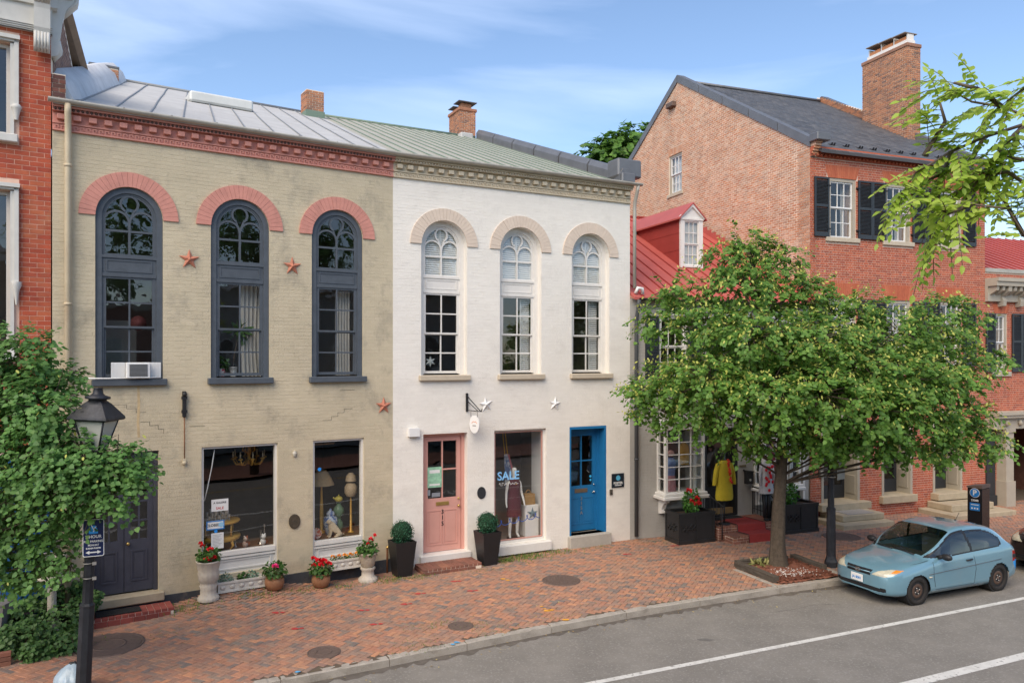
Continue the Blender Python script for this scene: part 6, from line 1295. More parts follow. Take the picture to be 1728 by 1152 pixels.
# ---- wall-mounted things on the twin shops
def star(key, s, z, m, label, r=.21, grp='five-pointed wall stars', rot=0):
    p = wp(key, s, -.02, z); t = thing('wall_star', label, 'wall star', tuple(p), FR[key][1], grp); b = MB(); pts = []
    for i in range(10): a = R(90 + 36 * i + rot); rr = r if i % 2 == 0 else r * .40; pts.append((rr * math.cos(a), 0, rr * math.sin(a)))
    b.add(pts + [(0, -.055, 0), (0, .015, 0)], [(i, (i + 1) % 10, 10) for i in range(10)] + [((i + 1) % 10, i, 11) for i in range(10)]); b.build('star', m, t); MB().lathe([(.03, 0), (.025, .02), (0, .025)], 10, M=T(0, -.045, 0, rx=R(90))).build('boss', m, t)
m_star = mat('rusty_star', (.50, .19, .12), .7, var=.25, vs=14, dirt=(.25, .12, .07), damt=.6, dsc=(6, 6, 6))
star('be', 2.40, 7.02, m_star, 'rusty pink iron star between the left and middle arched windows of the beige shop'); star('be', 4.51, 7.02, m_star, 'rusty pink iron star between the middle and right arched windows of the beige shop'); star('be', 6.66, 3.90, m_star, 'rusty orange iron star near the beige shop corner')
star('wh', 2.42, 3.86, m_plain_white, 'white iron star beside the hanging oval sign', .20, rot=8); star('wh', 4.42, 3.82, m_plain_white, 'white iron star between display window and blue door', .19, rot=-6)
ib = thing('iron_wall_bracket', 'black iron sign bracket with a long rusty rod on the beige wall', 'bracket', tuple(wp('be', 2.30, -.02, 3.82)), A_BE); b = MB(); b.bevbox(-.035, .035, -.06, .02, .0, .52, .008); b.box(-.05, .05, -.07, .02, .08, .14); b.box(-.05, .05, -.07, .02, .36, .42); b.sphere((0, -.06, .46), .05); b.build('bracket', m_black, ib); MB().tube([(0, -.03, .0), (0, -.03, -.88)], .012, 6).build('rod', mat('rust', (.22, .10, .05), .9, var=.3), ib); MB().sphere((0, -.03, -.93), .045, 10).box(-.03, .03, -.05, -.01, -.92, -.84).build('weight', m_beige, ib)
ac = thing('window_air_conditioner', 'white window air conditioner with grey grille in the left arched window', 'air conditioner', tuple(wp('be', 1.45, -.03, 4.615)), A_BE); MB().bevbox(-.22, .20, -.16, .1, 0, .31, .012).build('casing', m_plain_white, ac); MB().box(-.17, .15, -.168, -.16, .04, .27).build('grille', mat('grey_grille', (.13, .13, .13), .6, var=.2, vs=60), ac)
b = MB(); [b.box(-.17, .15, -.175, -.168, .05 + i * .024, .058 + i * .024) for i in range(10)]; b.build('fins', mat('fin_metal', (.3, .3, .3), .4, .5), ac)
for s0, s1 in ((-.47, -.23), (.21, .42)):
    b = MB(); b.box(s0, s1, .03, .04, 0, .31); [b.box(s0 + k * .025, s0 + .012 + k * .025, .022, .03, .01, .3) for k in range(int((s1 - s0) / .025))]; b.build('side_panel', m_plain_white, ac)
pl = thing('oval_plaque', 'small bronze oval plaque between the two beige shop windows', 'plaque', tuple(wp('be', 4.56, -.012, 1.44)), A_BE); MB().prism([(.125 * math.cos(t), .16 * math.sin(t)) for t in np.linspace(0, 6.1, 28)], -.018, .02).build('plate', mat('dark_bronze', (.11, .09, .065), .5, .4, var=.3, vs=20), pl); MB().ribbon([(.10 * math.cos(t), .13 * math.sin(t)) for t in np.linspace(0, 6.0, 28)], .012, -.026, -.018, True).box(-.05, .05, -.026, -.018, -.03, .0).box(-.03, .03, -.026, -.018, .02, .06).build('relief', MATS['dark_bronze'], pl)
pl = thing('oval_plaque', 'dark oval plaque beside the white display window', 'plaque', tuple(wp('wh', 2.30, -.01, 1.66)), A_WH); MB().prism([(.115 * math.cos(t), .15 * math.sin(t)) for t in np.linspace(0, 6.1, 28)], -.014, .02).build('plate', mat('gunmetal', (.04, .042, .048), .45, .3), pl)
MB().ribbon([(.095 * math.cos(t), .128 * math.sin(t)) for t in np.linspace(0, 6.0, 24)], .010, -.019, -.014, True).build('rim', MATS['gunmetal'], pl)
pl = thing('oval_plaque', 'grey oval fire mark on the brick house between its doors', 'plaque', tuple(wp('br', 2.25, -.012, 1.76)), A_BR); MB().prism([(.13 * math.cos(t), .18 * math.sin(t)) for t in np.linspace(0, 6.1, 24)], -.018, .02).build('plate', mat('zinc', (.17, .16, .15), .6, .3, var=.25, vs=20), pl); MB().ribbon([(.11 * math.cos(t), .155 * math.sin(t)) for t in np.linspace(0, 6.0, 24)], .012, -.024, -.018, True).build('rim', MATS['zinc'], pl)
so_ = thing('lamp_socket', 'weathered porcelain lamp socket on the beige wall', 'lamp socket', tuple(wp('be', 4.56, -.02, 2.86)), A_BE); MB().lathe([(.05, .06), (.04, .10), (.03, .12)], 12).lathe([(.025, .0), (.04, .02), (.04, .06)], 12).build('socket', mat('porcelain', (.5, .47, .4), .5), so_); MB().box(-.03, .03, -.02, .02, .06, .13).build('mount', m_beige, so_)
vt = thing('wall_vent', 'boxy white wall vent hood beside the pink door top', 'vent', tuple(wp('wh', .50, -.0, 3.15)), A_WH); MB().prism([(-.13, 0), (.13, 0), (.13, .20), (-.13, .20)], -.12, .01).build('hood', m_plain_white, vt); MB().box(-.10, .10, -.10, .0, -.012, -.001).build('flap', m_gutter, vt)
hs = thing('hanging_sign', 'white oval shop sign hanging from a black iron bracket above the pink door', 'sign', tuple(wp('wh', 1.90, -.02, 3.70)), A_WH); b = MB(); b.bevbox(-.03, .03, -.02, .015, 0, .45, .006); b.tube([(0, -.02, .38), (.13, -.35, .10), (.16, -.48, .02), (.17, -.52, .08)], .012, 6); b.tube([(0, -.02, .26), (.10, -.28, .08), (.12, -.36, .04)], .010, 6); b.tube([(0, -.02, .03), (.17, -.5, .02)], .011, 6); b.build('bracket', m_black, hs)
for y in (-.14, -.36): MB().tube([(-y * .32, y, .02), (-y * .32, y, -.12)], .006, 5).build('chain', m_iron, hs)
MO = T(.09, -.26, -.30, R(-71)); el = [(.17 * math.cos(t), .22 * math.sin(t)) for t in np.linspace(0, 6.1, 28)]; MB().prism(el, -.012, .012, M=MO).build('board', m_plain_white, hs)
for sg in (1,): MB().ribbon([(-.09, .02), (-.04, .07), (0, .05), (.04, .07), (.09, .02)], .014, -.016, -.012).build('emblem', mat('coral_print', (.7, .33, .2), .5), hs).matrix_basis = MO
text('SHOP', .05, mat('grey_print', (.35, .33, .32), .5), hs, 'lettering', MO @ T(0, -.013, -.04) @ UP, .001) if False else MB().box(-.06, .06, -.0145, -.012, -.05, -.02).build('lettering', mat('grey_print', (.35, .33, .32), .5), hs).__setattr__('matrix_basis', MO)
bp_ = thing('business_plaque', 'black square business plaque with pale blue disc beside the blue door', 'sign', tuple(wp('wh', 6.42, -.012, 1.67)), A_WH); MB().bevbox(-.20, .20, -.02, .01, -.19, .19, .004).build('plate', mat('plaque_black', (.012, .018, .028), .3), bp_); MB().prism(arc(0, .07, .07, 0, 345, 22), -.024, -.02).build('disc', mat('aqua_print', (.10, .42, .62), .5), bp_); text('FOSTER', .085, m_paper, bp_, 'lettering', T(0, -.021, -.07) @ UP, .002, bold=.003); MB().box(-.11, .11, -.023, -.02, -.14, -.12).build('small_print', m_paper, bp_)
db = thing('door_bell', 'dark intercom box beside the blue door', 'intercom', tuple(wp('wh', 6.20, -.005, 1.36)), A_WH); MB().bevbox(-.045, .045, -.03, .005, -.07, .08, .006).build('box', mat('bronze_box', (.10, .085, .07), .5, .3), db); MB().prism(arc(0, -.02, .015, 0, 330, 10), -.036, -.03).build('button', m_black, db)
sp = thing('stand_pipe', 'short rusty stand pipe at the foot of the beige wall', 'pipe', tuple(wp('be', 6.72, -.08, .0)), A_BE); MB().tube([(0, 0, 0), (0, 0, .52), (.0, -.01, .58)], .02, 8).build('pipe', MATS['rust'], sp); MB().sphere((0, -.02, .60), .04, 8).build('tap', m_brass, sp)
# cottage fittings
cl_ = thing('wall_lantern', 'black wall lantern beside the cottage door', 'lantern', tuple(wp('gr', 3.92, -.02, 2.25)), A_GR); b = MB(); b.box(-.04, .04, -.02, .02, -.08, .12); b.tube([(0, -.02, .0), (0, -.12, -.06), (0, -.16, .02)], .012, 6); b.lathe([(.04, .03), (.075, .05), (.09, .26), (.10, .27), (.03, .36), (.0, .40)], 6, M=T(0, -.16, 0), smooth=False); b.build('lantern', m_black, cl_); MB().lathe([(.06, .07), (.078, .25)], 6, M=T(0, -.165, 0)).build('glass', m_lampglass, cl_)
mb_ = thing('mailbox', 'black wall mailbox beside the cottage door', 'mailbox', tuple(wp('gr', 3.97, -.0, 1.32)), A_GR); MB().bevbox(-.12, .12, -.14, .0, 0, .34, .01).build('box', m_black, mb_); MB().prism([(-.135, .34), (.135, .34), (.135, .37), (-.135, .40)], -.16, .0).build('lid', m_black, mb_); MB().prism(arc(0, .12, .035, 0, 330, 10), -.146, -.14).build('emblem', m_lampglass, mb_)
sp = thing('door_plate', 'small brass name plate on the cottage wall', 'plaque', tuple(wp('gr', 3.80, -.008, 1.84)), A_GR); MB().bevbox(-.12, .12, -.012, .005, -.03, .03, .003).build('plate', mat('old_brass', (.2, .16, .1), .5, .5), sp); MB().sphere((.02, -.03, -.12), .03).build('bell', m_black, sp)
wb = thing('wall_box', 'small square dark bronze box on the brick house corner', 'wall box', tuple(wp('br', .40, -.01, 1.49)), A_BR); MB().bevbox(-.10, .10, -.05, .01, -.13, .13, .008).build('box', MATS['bronze_box'], wb); MB().box(-.05, .05, -.056, -.05, -.07, .07).build('panel', m_taupe, wb)
# ================================================================ CARS
def crom(P, t):
    n = len(P); t = max(0.0, min(n - 1.0001, t)); i = int(t); f = t - i
    p0, p1, p2, p3 = P[max(0, i - 1)], P[i], P[min(n - 1, i + 1)], P[min(n - 1, i + 2)]
    return .5 * ((2 * p1) + (p2 - p0) * f + (2 * p0 - 5 * p1 + 4 * p2 - p3) * f * f + (3 * p1 - p0 - 3 * p2 + p3) * f ** 3)
def hatchback(name, label, loc, rz, m_paint, sx=1.0, sy=1.0, sz=1.0, group=None, plate=True, suv=False, tape=None):
    car = thing(name, label, 'car', loc, rz, group)
    # stations front to rear: x, then half profile (y,z) x9: sill, rocker, mid, shoulder, belt, glass mid, roof edge, roof, centre
    ST = [
     (2.035, [(.25, .26), (.30, .32), (.32, .45), (.32, .54), (.30, .60), (.26, .635), (.20, .655), (.10, .665), (0, .668)]),
     (2.00, [(.45, .23), (.52, .30), (.55, .45), (.54, .56), (.50, .63), (.42, .668), (.30, .69), (.15, .70), (0, .703)]),
     (1.90, [(.62, .21), (.69, .28), (.715, .45), (.70, .58), (.66, .66), (.56, .705), (.40, .735), (.20, .75), (0, .755)]),
     (1.72, [(.72, .20), (.785, .28), (.80, .46), (.785, .62), (.74, .70), (.62, .755), (.45, .785), (.22, .80), (0, .805)]),
     (1.45, [(.76, .20), (.825, .28), (.835, .47), (.825, .66), (.775, .755), (.66, .81), (.48, .84), (.24, .855), (0, .86)]),
     (1.10, [(.77, .19), (.835, .28), (.845, .48), (.838, .70), (.79, .815), (.68, .86), (.50, .885), (.25, .90), (0, .905)]),
     (.88, [(.77, .19), (.837, .28), (.847, .48), (.842, .71), (.80, .845), (.70, .895), (.56, .925), (.28, .945), (0, .95)]),
     (.60, [(.77, .19), (.838, .28), (.847, .48), (.843, .72), (.81, .875), (.735, 1.02), (.655, 1.11), (.33, 1.135), (0, 1.14)]),
     (.22, [(.77, .19), (.838, .28), (.847, .48), (.843, .73), (.815, .90), (.735, 1.15), (.63, 1.325), (.32, 1.355), (0, 1.362)]),
     (.0, [(.77, .19), (.838, .28), (.847, .48), (.843, .735), (.815, .91), (.73, 1.20), (.60, 1.405), (.31, 1.435), (0, 1.442)]),
     (-.40, [(.77, .19), (.838, .28), (.847, .48), (.843, .745), (.815, .925), (.725, 1.225), (.59, 1.435), (.31, 1.462), (0, 1.47)]),
     (-.85, [(.77, .19), (.838, .28), (.847, .48), (.845, .76), (.815, .945), (.72, 1.22), (.58, 1.415), (.30, 1.445), (0, 1.452)]),
     (-1.25, [(.77, .20), (.835, .29), (.845, .49), (.845, .78), (.81, .965), (.705, 1.19), (.555, 1.355), (.29, 1.388), (0, 1.396)]),
     (-1.52, [(.76, .22), (.825, .30), (.838, .50), (.84, .80), (.80, .98), (.68, 1.14), (.53, 1.25), (.27, 1.295), (0, 1.305)]),
     (-1.74, [(.74, .24), (.80, .32), (.815, .51), (.815, .80), (.77, .955), (.64, 1.03), (.50, 1.075), (.26, 1.105), (0, 1.112)]),
     (-1.88, [(.70, .26), (.755, .33), (.775, .50), (.765, .76), (.70, .88), (.58, .915), (.44, .935), (.22, .95), (0, .955)]),
     (-1.97, [(.58, .28), (.62, .35), (.64, .48), (.61, .60), (.55, .68), (.45, .71), (.33, .725), (.16, .735), (0, .738)]),
     (-2.0, [(.40, .32), (.44, .37), (.45, .46), (.42, .54), (.36, .59), (.28, .60), (.2, .61), (.1, .615), (0, .617)])]
    NU, NV = 220, 80
    X = [s[0] for s in ST]; prof = [[Vector((p[0], p[1])) for p in s[1]] for s in ST]
    grid = []
    for i in range(NU + 1):
        t = (len(ST) - 1) * i / NU; x = crom(X, t); pr = [crom([prof[k][j] for k in range(len(ST))], t) for j in range(9)]
        row = []
        for j in range(NV + 1): q = crom(pr, 8 * j / NV); row.append(Vector((x * sx, max(0, q.x) * sy, q.y * sz)))
        grid.append(row)
    FA, RA, WR = 1.25, -1.25, .335
    if suv: WR = .37
    A = np.array
    def inp(x, z, poly): return inpoly(x, z, poly)
    win1 = [(.80, .935), (.16, 1.305), (-.05, 1.355), (-.26, 1.365), (-.36, .975)]
    win2 = [(-.44, .98), (-.34, 1.365), (-.80, 1.345), (-1.12, 1.275), (-1.34, 1.15), (-1.32, 1.04), (-1.22, 1.005)]
    trimw = [(.88, .915), (.18, 1.325), (-.05, 1.385), (-.30, 1.395), (-.85, 1.375), (-1.15, 1.30), (-1.39, 1.16), (-1.37, 1.03), (-1.25, .98), (-.4, .95)]
    hl = [(.33, .615), (.62, .60), (.72, .66), (.76, .74), (.60, .745), (.45, .70)]
    parts = {}
    def cls(c, n, v=0.0):
        x, y, z = c.x / sx, c.y / sy, c.z / sz
        for ax in (FA, RA):
            if (x - ax) ** 2 + (z - .30) ** 2 < WR * WR and y > .4: return None
        if x > .10 and z > .945 and x < .90:                       # windscreen
            if v > 5.95: return 'windscreen'
        if -1.72 < x < -1.33 and z > 1.08 and v > 6.1: return 'rear_window'
        if y > .5:
            if inp(x, z, win1): return 'door_window'
            if inp(x, z, win2): return 'quarter_window'
            if inp(x, z, trimw): return 'window_trim'
        if x > 1.45 and inp(y, z, hl) : return 'headlight_amber' if y > .665 and z > .69 else 'headlight'
        if x > 1.80 and y < .34 and .585 < z < .70 and not (.635 < z < .652) and n.x > .25: return 'grille' if y < .33 - (.70 - z) * .3 else 'body'
        if x > 1.75 and .285 < z < .365 and y < .63: return 'lower_intake'
        if z < .225 and x > 1.2: return 'under_lip'
        if x < -1.70 and .62 < z < .86 and y > .60: return 'tail_light'
        return 'body'
    for sgn in (1, -1):
        for i in range(NU):
            for j in range(NV):
                q = [grid[i][j], grid[i + 1][j], grid[i + 1][j + 1], grid[i][j + 1]]; c = (q[0] + q[1] + q[2] + q[3]) / 4; n = (q[2] - q[0]).cross(q[3] - q[1])
                if n.length < 1e-9: continue
                n.normalize(); 
                if n.y < 0 and c.y > .3 or n.z < -.6: n = -n
                k = cls(c, Vector((abs(n.x), n.y, n.z)) if c.x > 1.7 else n, 8 * (j + .5) / NV)
                if k is None: continue
                if tape and sgn > 0 and k in ('body', 'tail_light') and inpoly(c.x, c.z, tape): k = 'repair_tape'
                key = (k, sgn) if k in ('door_window', 'quarter_window', 'headlight', 'headlight_amber', 'tail_light') else (k, 0)
                parts.setdefault(key, []).append([(v.x, v.y * sgn, v.z) for v in (q if sgn > 0 else q[::-1])])
    for row, fx in ((grid[0], 1), (grid[-1], -1)):                  # close nose and tail
        for j in range(NV):
            for q_ in range(24):
                f0, f1 = -1 + q_ / 12, -1 + (q_ + 1) / 12
                a, b = row[j], row[j + 1]; q = [(a.x, a.y * f0, a.z), (a.x, a.y * f1, a.z), (b.x, b.y * f1, b.z), (b.x, b.y * f0, b.z)]
                c = Vector((a.x, abs(a.y * (f0 + f1) / 2), (a.z + b.z) / 2)); k = cls(c, Vector((1, 0, 0))) or 'body'
                parts.setdefault((k, 0), []).append(q)
    mm = {'body': m_paint, 'windscreen': m_carglass, 'rear_window': m_carglass, 'door_window': m_carglass, 'quarter_window': m_carglass, 'window_trim': mat('car_trim_black', (.015, .015, .017), .45), 'headlight': mat('headlight_lens', (.52, .49, .38), .12, var=.25, vs=14, coat=1.0), 'headlight_amber': mat('amber_lens', (.75, .25, .02), .15, coat=1.0), 'grille': MATS.get('car_trim_black'), 'lower_intake': MATS.get('car_trim_black'), 'under_lip': MATS.get('car_trim_black'), 'tail_light': mat('tail_lens', (.35, .02, .015), .15, coat=1), 'repair_tape': mat('blue_tape', (.03, .30, .75), .45)}
    mm['grille'] = mm['lower_intake'] = mm['under_lip'] = MATS['car_trim_black']
    body = None
    for key in sorted(parts, key=lambda k: k[0] != 'body'):
        k, sg = key; bm = bmesh.new(); cache = {}
        for q in parts[key]:
            vs = []
            for p in q:
                kk = (round(p[0], 4), round(p[1], 4), round(p[2], 4)); 
                if kk not in cache: cache[kk] = bm.verts.new(p)
                if cache[kk] not in vs: vs.append(cache[kk])
            if len(vs) > 2:
                try: bm.faces.new(vs)
                except ValueError: pass
        me = bpy.data.meshes.new(k); bmesh.ops.recalc_face_normals(bm, faces=bm.faces)
        if k in ('grille', 'lower_intake'):
            for v in bm.verts: v.co.x -= .012
        for f in bm.faces: f.smooth = True
        bm.to_mesh(me); bm.free(); o = link(k.replace('_amber', '_indicator'), me, mm[k], car)
        if k == 'body': body = o
    if not suv or True:
        for sgn in (1, -1):                                       # window surround line, wheel arches
            for ax, nm in ((FA, 'wheel_arch'), (RA, 'wheel_arch')):
                l = MB(); l.lathe([(WR - .005, -.0), (WR - .005, .30)], 26, M=T(ax * sx, (.80 if sgn > 0 else -.5) * sy, .30 * sz, rx=R(90)), cap=True); l.build(nm, MATS['car_trim_black'], car)
    # wheels
    m_tyre = mat('tyre_rubber', (.022, .020, .019), .85, var=.2, vs=20, bump=.4); m_rim = mat('rusty_steel_wheel', (.12, .075, .055), .6, .4, var=.25, vs=20)
    for ax in (FA, RA):
        for sgn in (1, -1):
            M_ = T(ax * sx, .735 * sy * sgn, .295 * sz, R(180) if sgn < 0 else 0) @ Matrix.Rotation(R(-90), 4, 'X') @ Matrix.Scale(sz, 4)
            MWs = M_
            w = MB().lathe([(.20, -.08), (.27, -.085), (.292, -.06), (.295, -.02), (.295, .04), (.288, .075), (.262, .093), (.205, .088), (.195, .06)], 30, M=MWs, cap=False).build('wheel', m_tyre, car)
            rim = MB(); rim.lathe([(.205, .086), (.20, .07), (.185, .045), (.16, .05), (.15, .065), (.09, .07), (.075, .05), (.0, .045)], 28, M=MWs, cap=False); rim.build('rim', m_rim, w)
            for k in range(12): a = k * math.pi / 6; MB().lathe([(.018, 0), (.018, .008), (0, .009)], 8, M=MWs @ T(.172 * math.cos(a), .172 * math.sin(a), .050)).build('vent_hole', m_black, w)
            MB().lathe([(.035, .045), (.035, .075), (.02, .08), (0, .08)], 12, M=MWs, cap=False).build('hub', m_iron, w)
            for k in range(4): a = k * math.pi / 2 + .4; MB().lathe([(.012, .05), (.012, .075), (0, .076)], 6, M=MWs @ T(.062 * math.cos(a), .062 * math.sin(a), 0)).build('wheel_nut', MATS['galvanised'], w)
    def ysurf(x, z):
        best = None
        for i in range(NU):
            if grid[i][0].x >= x * sx >= grid[i + 1][0].x:
                for j in range(NV):
                    a, b = grid[i][j], grid[i][j + 1]
                    if min(a.z, b.z) <= z * sz <= max(a.z, b.z) and j < NV * .8: f = (z * sz - a.z) / (b.z - a.z + 1e-9); return a.y + (b.y - a.y) * f
        return .84
    for sgn in (1, -1):
        def line(pts, r, nm, m):
            q = []
            for (x0, z0), (x1, z1) in zip(pts[:-1], pts[1:]):
                for k in range(6): f = k / 6; x, z = x0 + (x1 - x0) * f, z0 + (z1 - z0) * f; q.append((x * sx, (ysurf(x, z) + .001) * sgn, z * sz))
            MB().tube(q, r, 5).build(nm, m, body)
        line([(.80, .90), (.82, .60), (.76, .28)], .004, 'door_seam', MATS['car_trim_black']); line([(.76, .28), (-.42, .28), (-.48, .6), (-.42, .93)], .004, 'door_seam', MATS['car_trim_black'])
        line([(.95, .615), (0, .655), (-1.55, .735)], .010, 'side_moulding', mat('moulding_grey', (.10, .13, .15), .45)); line([(.86, .25), (-.86, .255)], .012, 'sill_line', MATS['moulding_grey'])
        line([(.95, .555), (.86, .555)], .018, 'side_repeater', mm['headlight'])
        hx, hz = -.27, .80; y = ysurf(hx, hz); MB().tube([((hx + .09) * sx, (y + .012) * sgn, hz * sz), (hx * sx, (y + .028) * sgn, (hz + .005) * sz), ((hx - .09) * sx, (y + .012) * sgn, (hz + .008) * sz)], .018, 8).build('door_handle', MATS['car_trim_black'], body)
        mx_, mz = .58, .965; mi = MB(); M_ = T(mx_ * sx, .96 * sgn * sy, mz * sz); mi.sphere((0, 0, 0), .1, 14, M_, (.75, 1.25, .72)); mi.tube([(mx_ * sx + .04, .80 * sgn * sy, (mz - .03) * sz), (mx_ * sx, .9 * sgn * sy, mz * sz)], [.05, .04], 8); mi.build('mirror', mat('mirror_black', (.02, .02, .022), .5), car)
    # seam of the bonnet, wipers, aerial, badge, plate, seats
    bn = MB(); 
    for sgn in (1, -1): bn.tube([(1.86 * sx, .47 * sgn, .708 * sz), (1.55 * sx, .66 * sgn, .785 * sz), (1.1 * sx, .74 * sgn, .848 * sz), (.90 * sx, .76 * sgn, .885 * sz)], .004, 4)
    bn.build('bonnet_seam', MATS['car_trim_black'], body)
    for a, b in (((.93, .45, .945), (.86, -.15, .985)), ((.93, -.1, .955), (.88, -.55, .955))): MB().tube([(a[0] * sx, a[1] * sy, a[2] * sz), (b[0] * sx, b[1] * sy, b[2] * sz)], .012, 5).build('wiper', m_black, car)
    MB().tube([(-.95 * sx, 0, 1.44 * sz), (-1.08 * sx, 0, 1.60 * sz)], .006, 5).lathe([(.03, 1.435 * sz), (.015, 1.46 * sz)], 8, M=T(-.95 * sx, 0, 0)).build('aerial', m_black, car)
    gb2 = MB(); gb2.tube([(2.028 * sx, -.28 * sy, .648 * sz), (2.045 * sx, 0, .644 * sz), (2.028 * sx, .28 * sy, .648 * sz)], .012, 6); gb2.build('grille_bar', m_paint, car)
    MB().ribbon([(.07 * math.cos(t), .035 * math.sin(t)) for t in np.linspace(0, 6.0, 20)], .008, -.006, .006, True).box(-.03, -.022, -.006, .006, -.022, .022).box(.022, .03, -.006, .006, -.022, .022).box(-.025, .025, -.005, .005, -.004, .004).build('badge', MATS['chrome'], car).matrix_basis = T(2.055 * sx, 0, .645 * sz, R(90))
    if plate:
        po = MB().bevbox(-.155, .155, -.006, .006, -.078, .078, .004).build('number_plate', m_paper, car); po.matrix_basis = T(2.062 * sx, -.02, .475 * sz, R(90)); text('JA 8081', .075, m_blueink, po, 'plate_number', T(0, -.007, -.005) @ UP, .001, bold=.002)
    ss = mat('seat_fabric', (.25, .23, .20), .9)
    for y in (-.36, .36): MB().bevbox(-.62, -.12, y - .24, y + .24, .45, .62, .06).bevbox(-.70, -.55, y - .24, y + .24, .55, 1.08, .06).bevbox(-.70, -.6, y - .12, y + .12, 1.10, 1.28, .04).build('seat', ss, car)
    MB().bevbox(-1.3, -1.15, -.6, .6, .5, 1.05, .05).build('rear_seat', ss, car); MB().bevbox(.3, .85, -.68, .68, .6, .90, .06).build('dashboard', mat('dash_grey', (.06, .055, .05), .7), car); MB().box(-1.7, 1.6, -.70, .70, .2, .42).build('floor_pan', m_black, car)
    return car
m_carblue = mat('pale_blue_metallic', (.155, .30, .385), .28, .2, var=.05, vs=1.5, coat=1.0, dirt=(.20, .27, .30), damt=.35)
hb = hatchback('parked_car', 'pale blue three-door hatchback parked at the kerb with blue tape at its rear', (9.30, 17.31, ROAD_Z), R(203.1), m_carblue, tape=[(-1.72, .60), (-1.84, .66), (-2.05, .50), (-2.05, .36), (-1.86, .40)])
MB().bevbox(-1.80, -1.70, .795, .83, .70, .78, .01).build('broken_lamp', m_black, hb)
MB().tube([(2.0, -.52, .55), (1.97, -.57, .50), (1.96, -.60, .52)], .012, 5).tube([(1.985, -.55, .52), (1.95, -.63, .46)], .008, 5).build('bumper_scrape', m_black, hb)
dk = mat('black_car_paint', (.018, .016, .015), .2, .2, coat=.8, var=.05)
hatchback('parked_car', 'dark car parked behind the blue hatchback with an amber headlight corner', (14.5, 18.98, ROAD_Z), R(201), dk, 1.12, 1.06, 1.22, plate=False, suv=True)

# ================================================================ COTTAGE FRONT: steps, carpet, railings, planters, mannequins
stp = thing('cottage_steps', 'brick entrance steps with low side walls before the cottage door', 'steps', tuple(wp('gr', 2.1, -1.55, 0)), A_GR)
def ib(s0, s1, d0, d1, z0, z1, nm='side_wall'):
    w = MB().box(s0 - 2.1 + .006, s1 - 2.1 - .006, d0 + 1.55 + .006, d1 + 1.55, z0 - .05, z1 - .01).build(nm, m_mort, stp); return w
def brick_block(s0, s1, d0, d1, z1):
    ib(s0, s1, d0, d1, 0, z1, 'step_core'); x0, x1, y0, y1 = s0 - 2.1, s1 - 2.1, d0 + 1.55, d1 + 1.55; nz = max(1, round((z1 - .06) / .075))
    n = max(1, int((x1 - x0) / .105))
    for i in range(n): MB().bevbox(x0 + (x1 - x0) * i / n + .004, x0 + (x1 - x0) * (i + 1) / n - .004, y0 - .004, min(y0 + .21, y1), z1 - .06, z1, .004).build('brick', m_stepb, stp)
    if y1 - y0 > .25: MB().box(x0, x1, y0 + .214, y1, z1 - .05, z1 - .002).build('top_bricks', m_stepb, stp)
    for k in range(nz):
        z = (z1 - .06) * k / nz; zz = (z1 - .06) * (k + 1) / nz - .008; a = x0 - (.1 if k % 2 else 0)
        while a < x1: 
            b0, b1 = max(a, x0), min(a + .205, x1)
            if b1 - b0 > .03: MB().box(b0 + .003, b1 - .005, y0 - .004, y0 + .05, z, zz).build('brick', m_stepb, stp)
            a += .21
        a = y0 + .055 - (.1 if k % 2 else 0)
        while a < y1:
            b0, b1 = max(a, y0 + .055), min(a + .205, y1)
            if b1 - b0 > .03: MB().box(x0 - .004, x0 + .05, b0 + .003, b1 - .005, z, zz).build('brick', m_stepb, stp)
            a += .21
brick_block(2.14, 4.25, -1.12, -.03, .40); brick_block(2.32, 4.05, -1.52, -1.125, .21)
cp = thing('red_carpet', 'red carpet runner draped over the cottage steps', 'carpet', tuple(wp('gr', 3.2, -1.2, 0)), A_GR); m_carpet = mat('red_carpet', (.30, .035, .03), .95, var=.15, vs=5, bump=.6, bs=150)
pr = [(.95, .415), (.12, .415), (.075, .405), (.07, .225), (-.29, .225), (-.325, .215), (-.33, .0)]; c = MB(); n = len(pr); xx = [(-.48, .46)] * n
sk_ = [0, .04, .04, .05, .10, .11, .12]
c.add([(-.50 + sk_[i], y, z) for i, (y, z) in enumerate(pr)] + [(.46 + sk_[i], y, z) for i, (y, z) in enumerate(pr)], [(i, i + 1, n + i + 1, n + i) for i in range(n - 1)]); c.add([(-.50 + sk_[i], y, z - .008) for i, (y, z) in enumerate(pr)] + [(.46 + sk_[i], y, z - .008) for i, (y, z) in enumerate(pr)], [(i, n + i, n + i + 1, i + 1) for i in range(n - 1)]); c.build('runner', m_carpet, cp)
for x in (-.5, .46): MB().tube([(x + sk_[i], y, z + .004) for i, (y, z) in enumerate(pr)], .010, 5).build('binding', m_black, cp)
mt = thing('door_mat', 'dark mat at the cottage door', 'mat', tuple(wp('gr', 3.05, -.22, .403)), A_GR); MB().bevbox(-.55, .5, -.16, .16, 0, .022, .005).build('mat', MATS['rubber_mat'], mt)
def railing(s, label, ps):
    t = thing('iron_railing', label, 'railing', tuple(wp('gr', s, 0, .40)), A_GR, 'black iron railings on the cottage steps'); h = MB(); h.tube([(x, y, z) for x, y, z in ps], .020, 6); h.build('handrail', m_black, t)
    MB().tube([(x, y, z - .62) for x, y, z in ps[:3]], .010, 5).build('lower_rail', m_black, t)
    for i in range(7):
        f = (i + .5) / 7; a, b = Vector(ps[0]), Vector(ps[2]); p = a.lerp(b, f); MB().tube([tuple(p), (p.x, p.y, p.z - .72)], .009, 5).build('baluster', m_black, t)
    for q in (ps[0], ps[2]): MB().tube([q, (q[0], q[1], q[2] - (.80 if q is ps[0] else .92))], .016, 6).build('post', m_black, t)
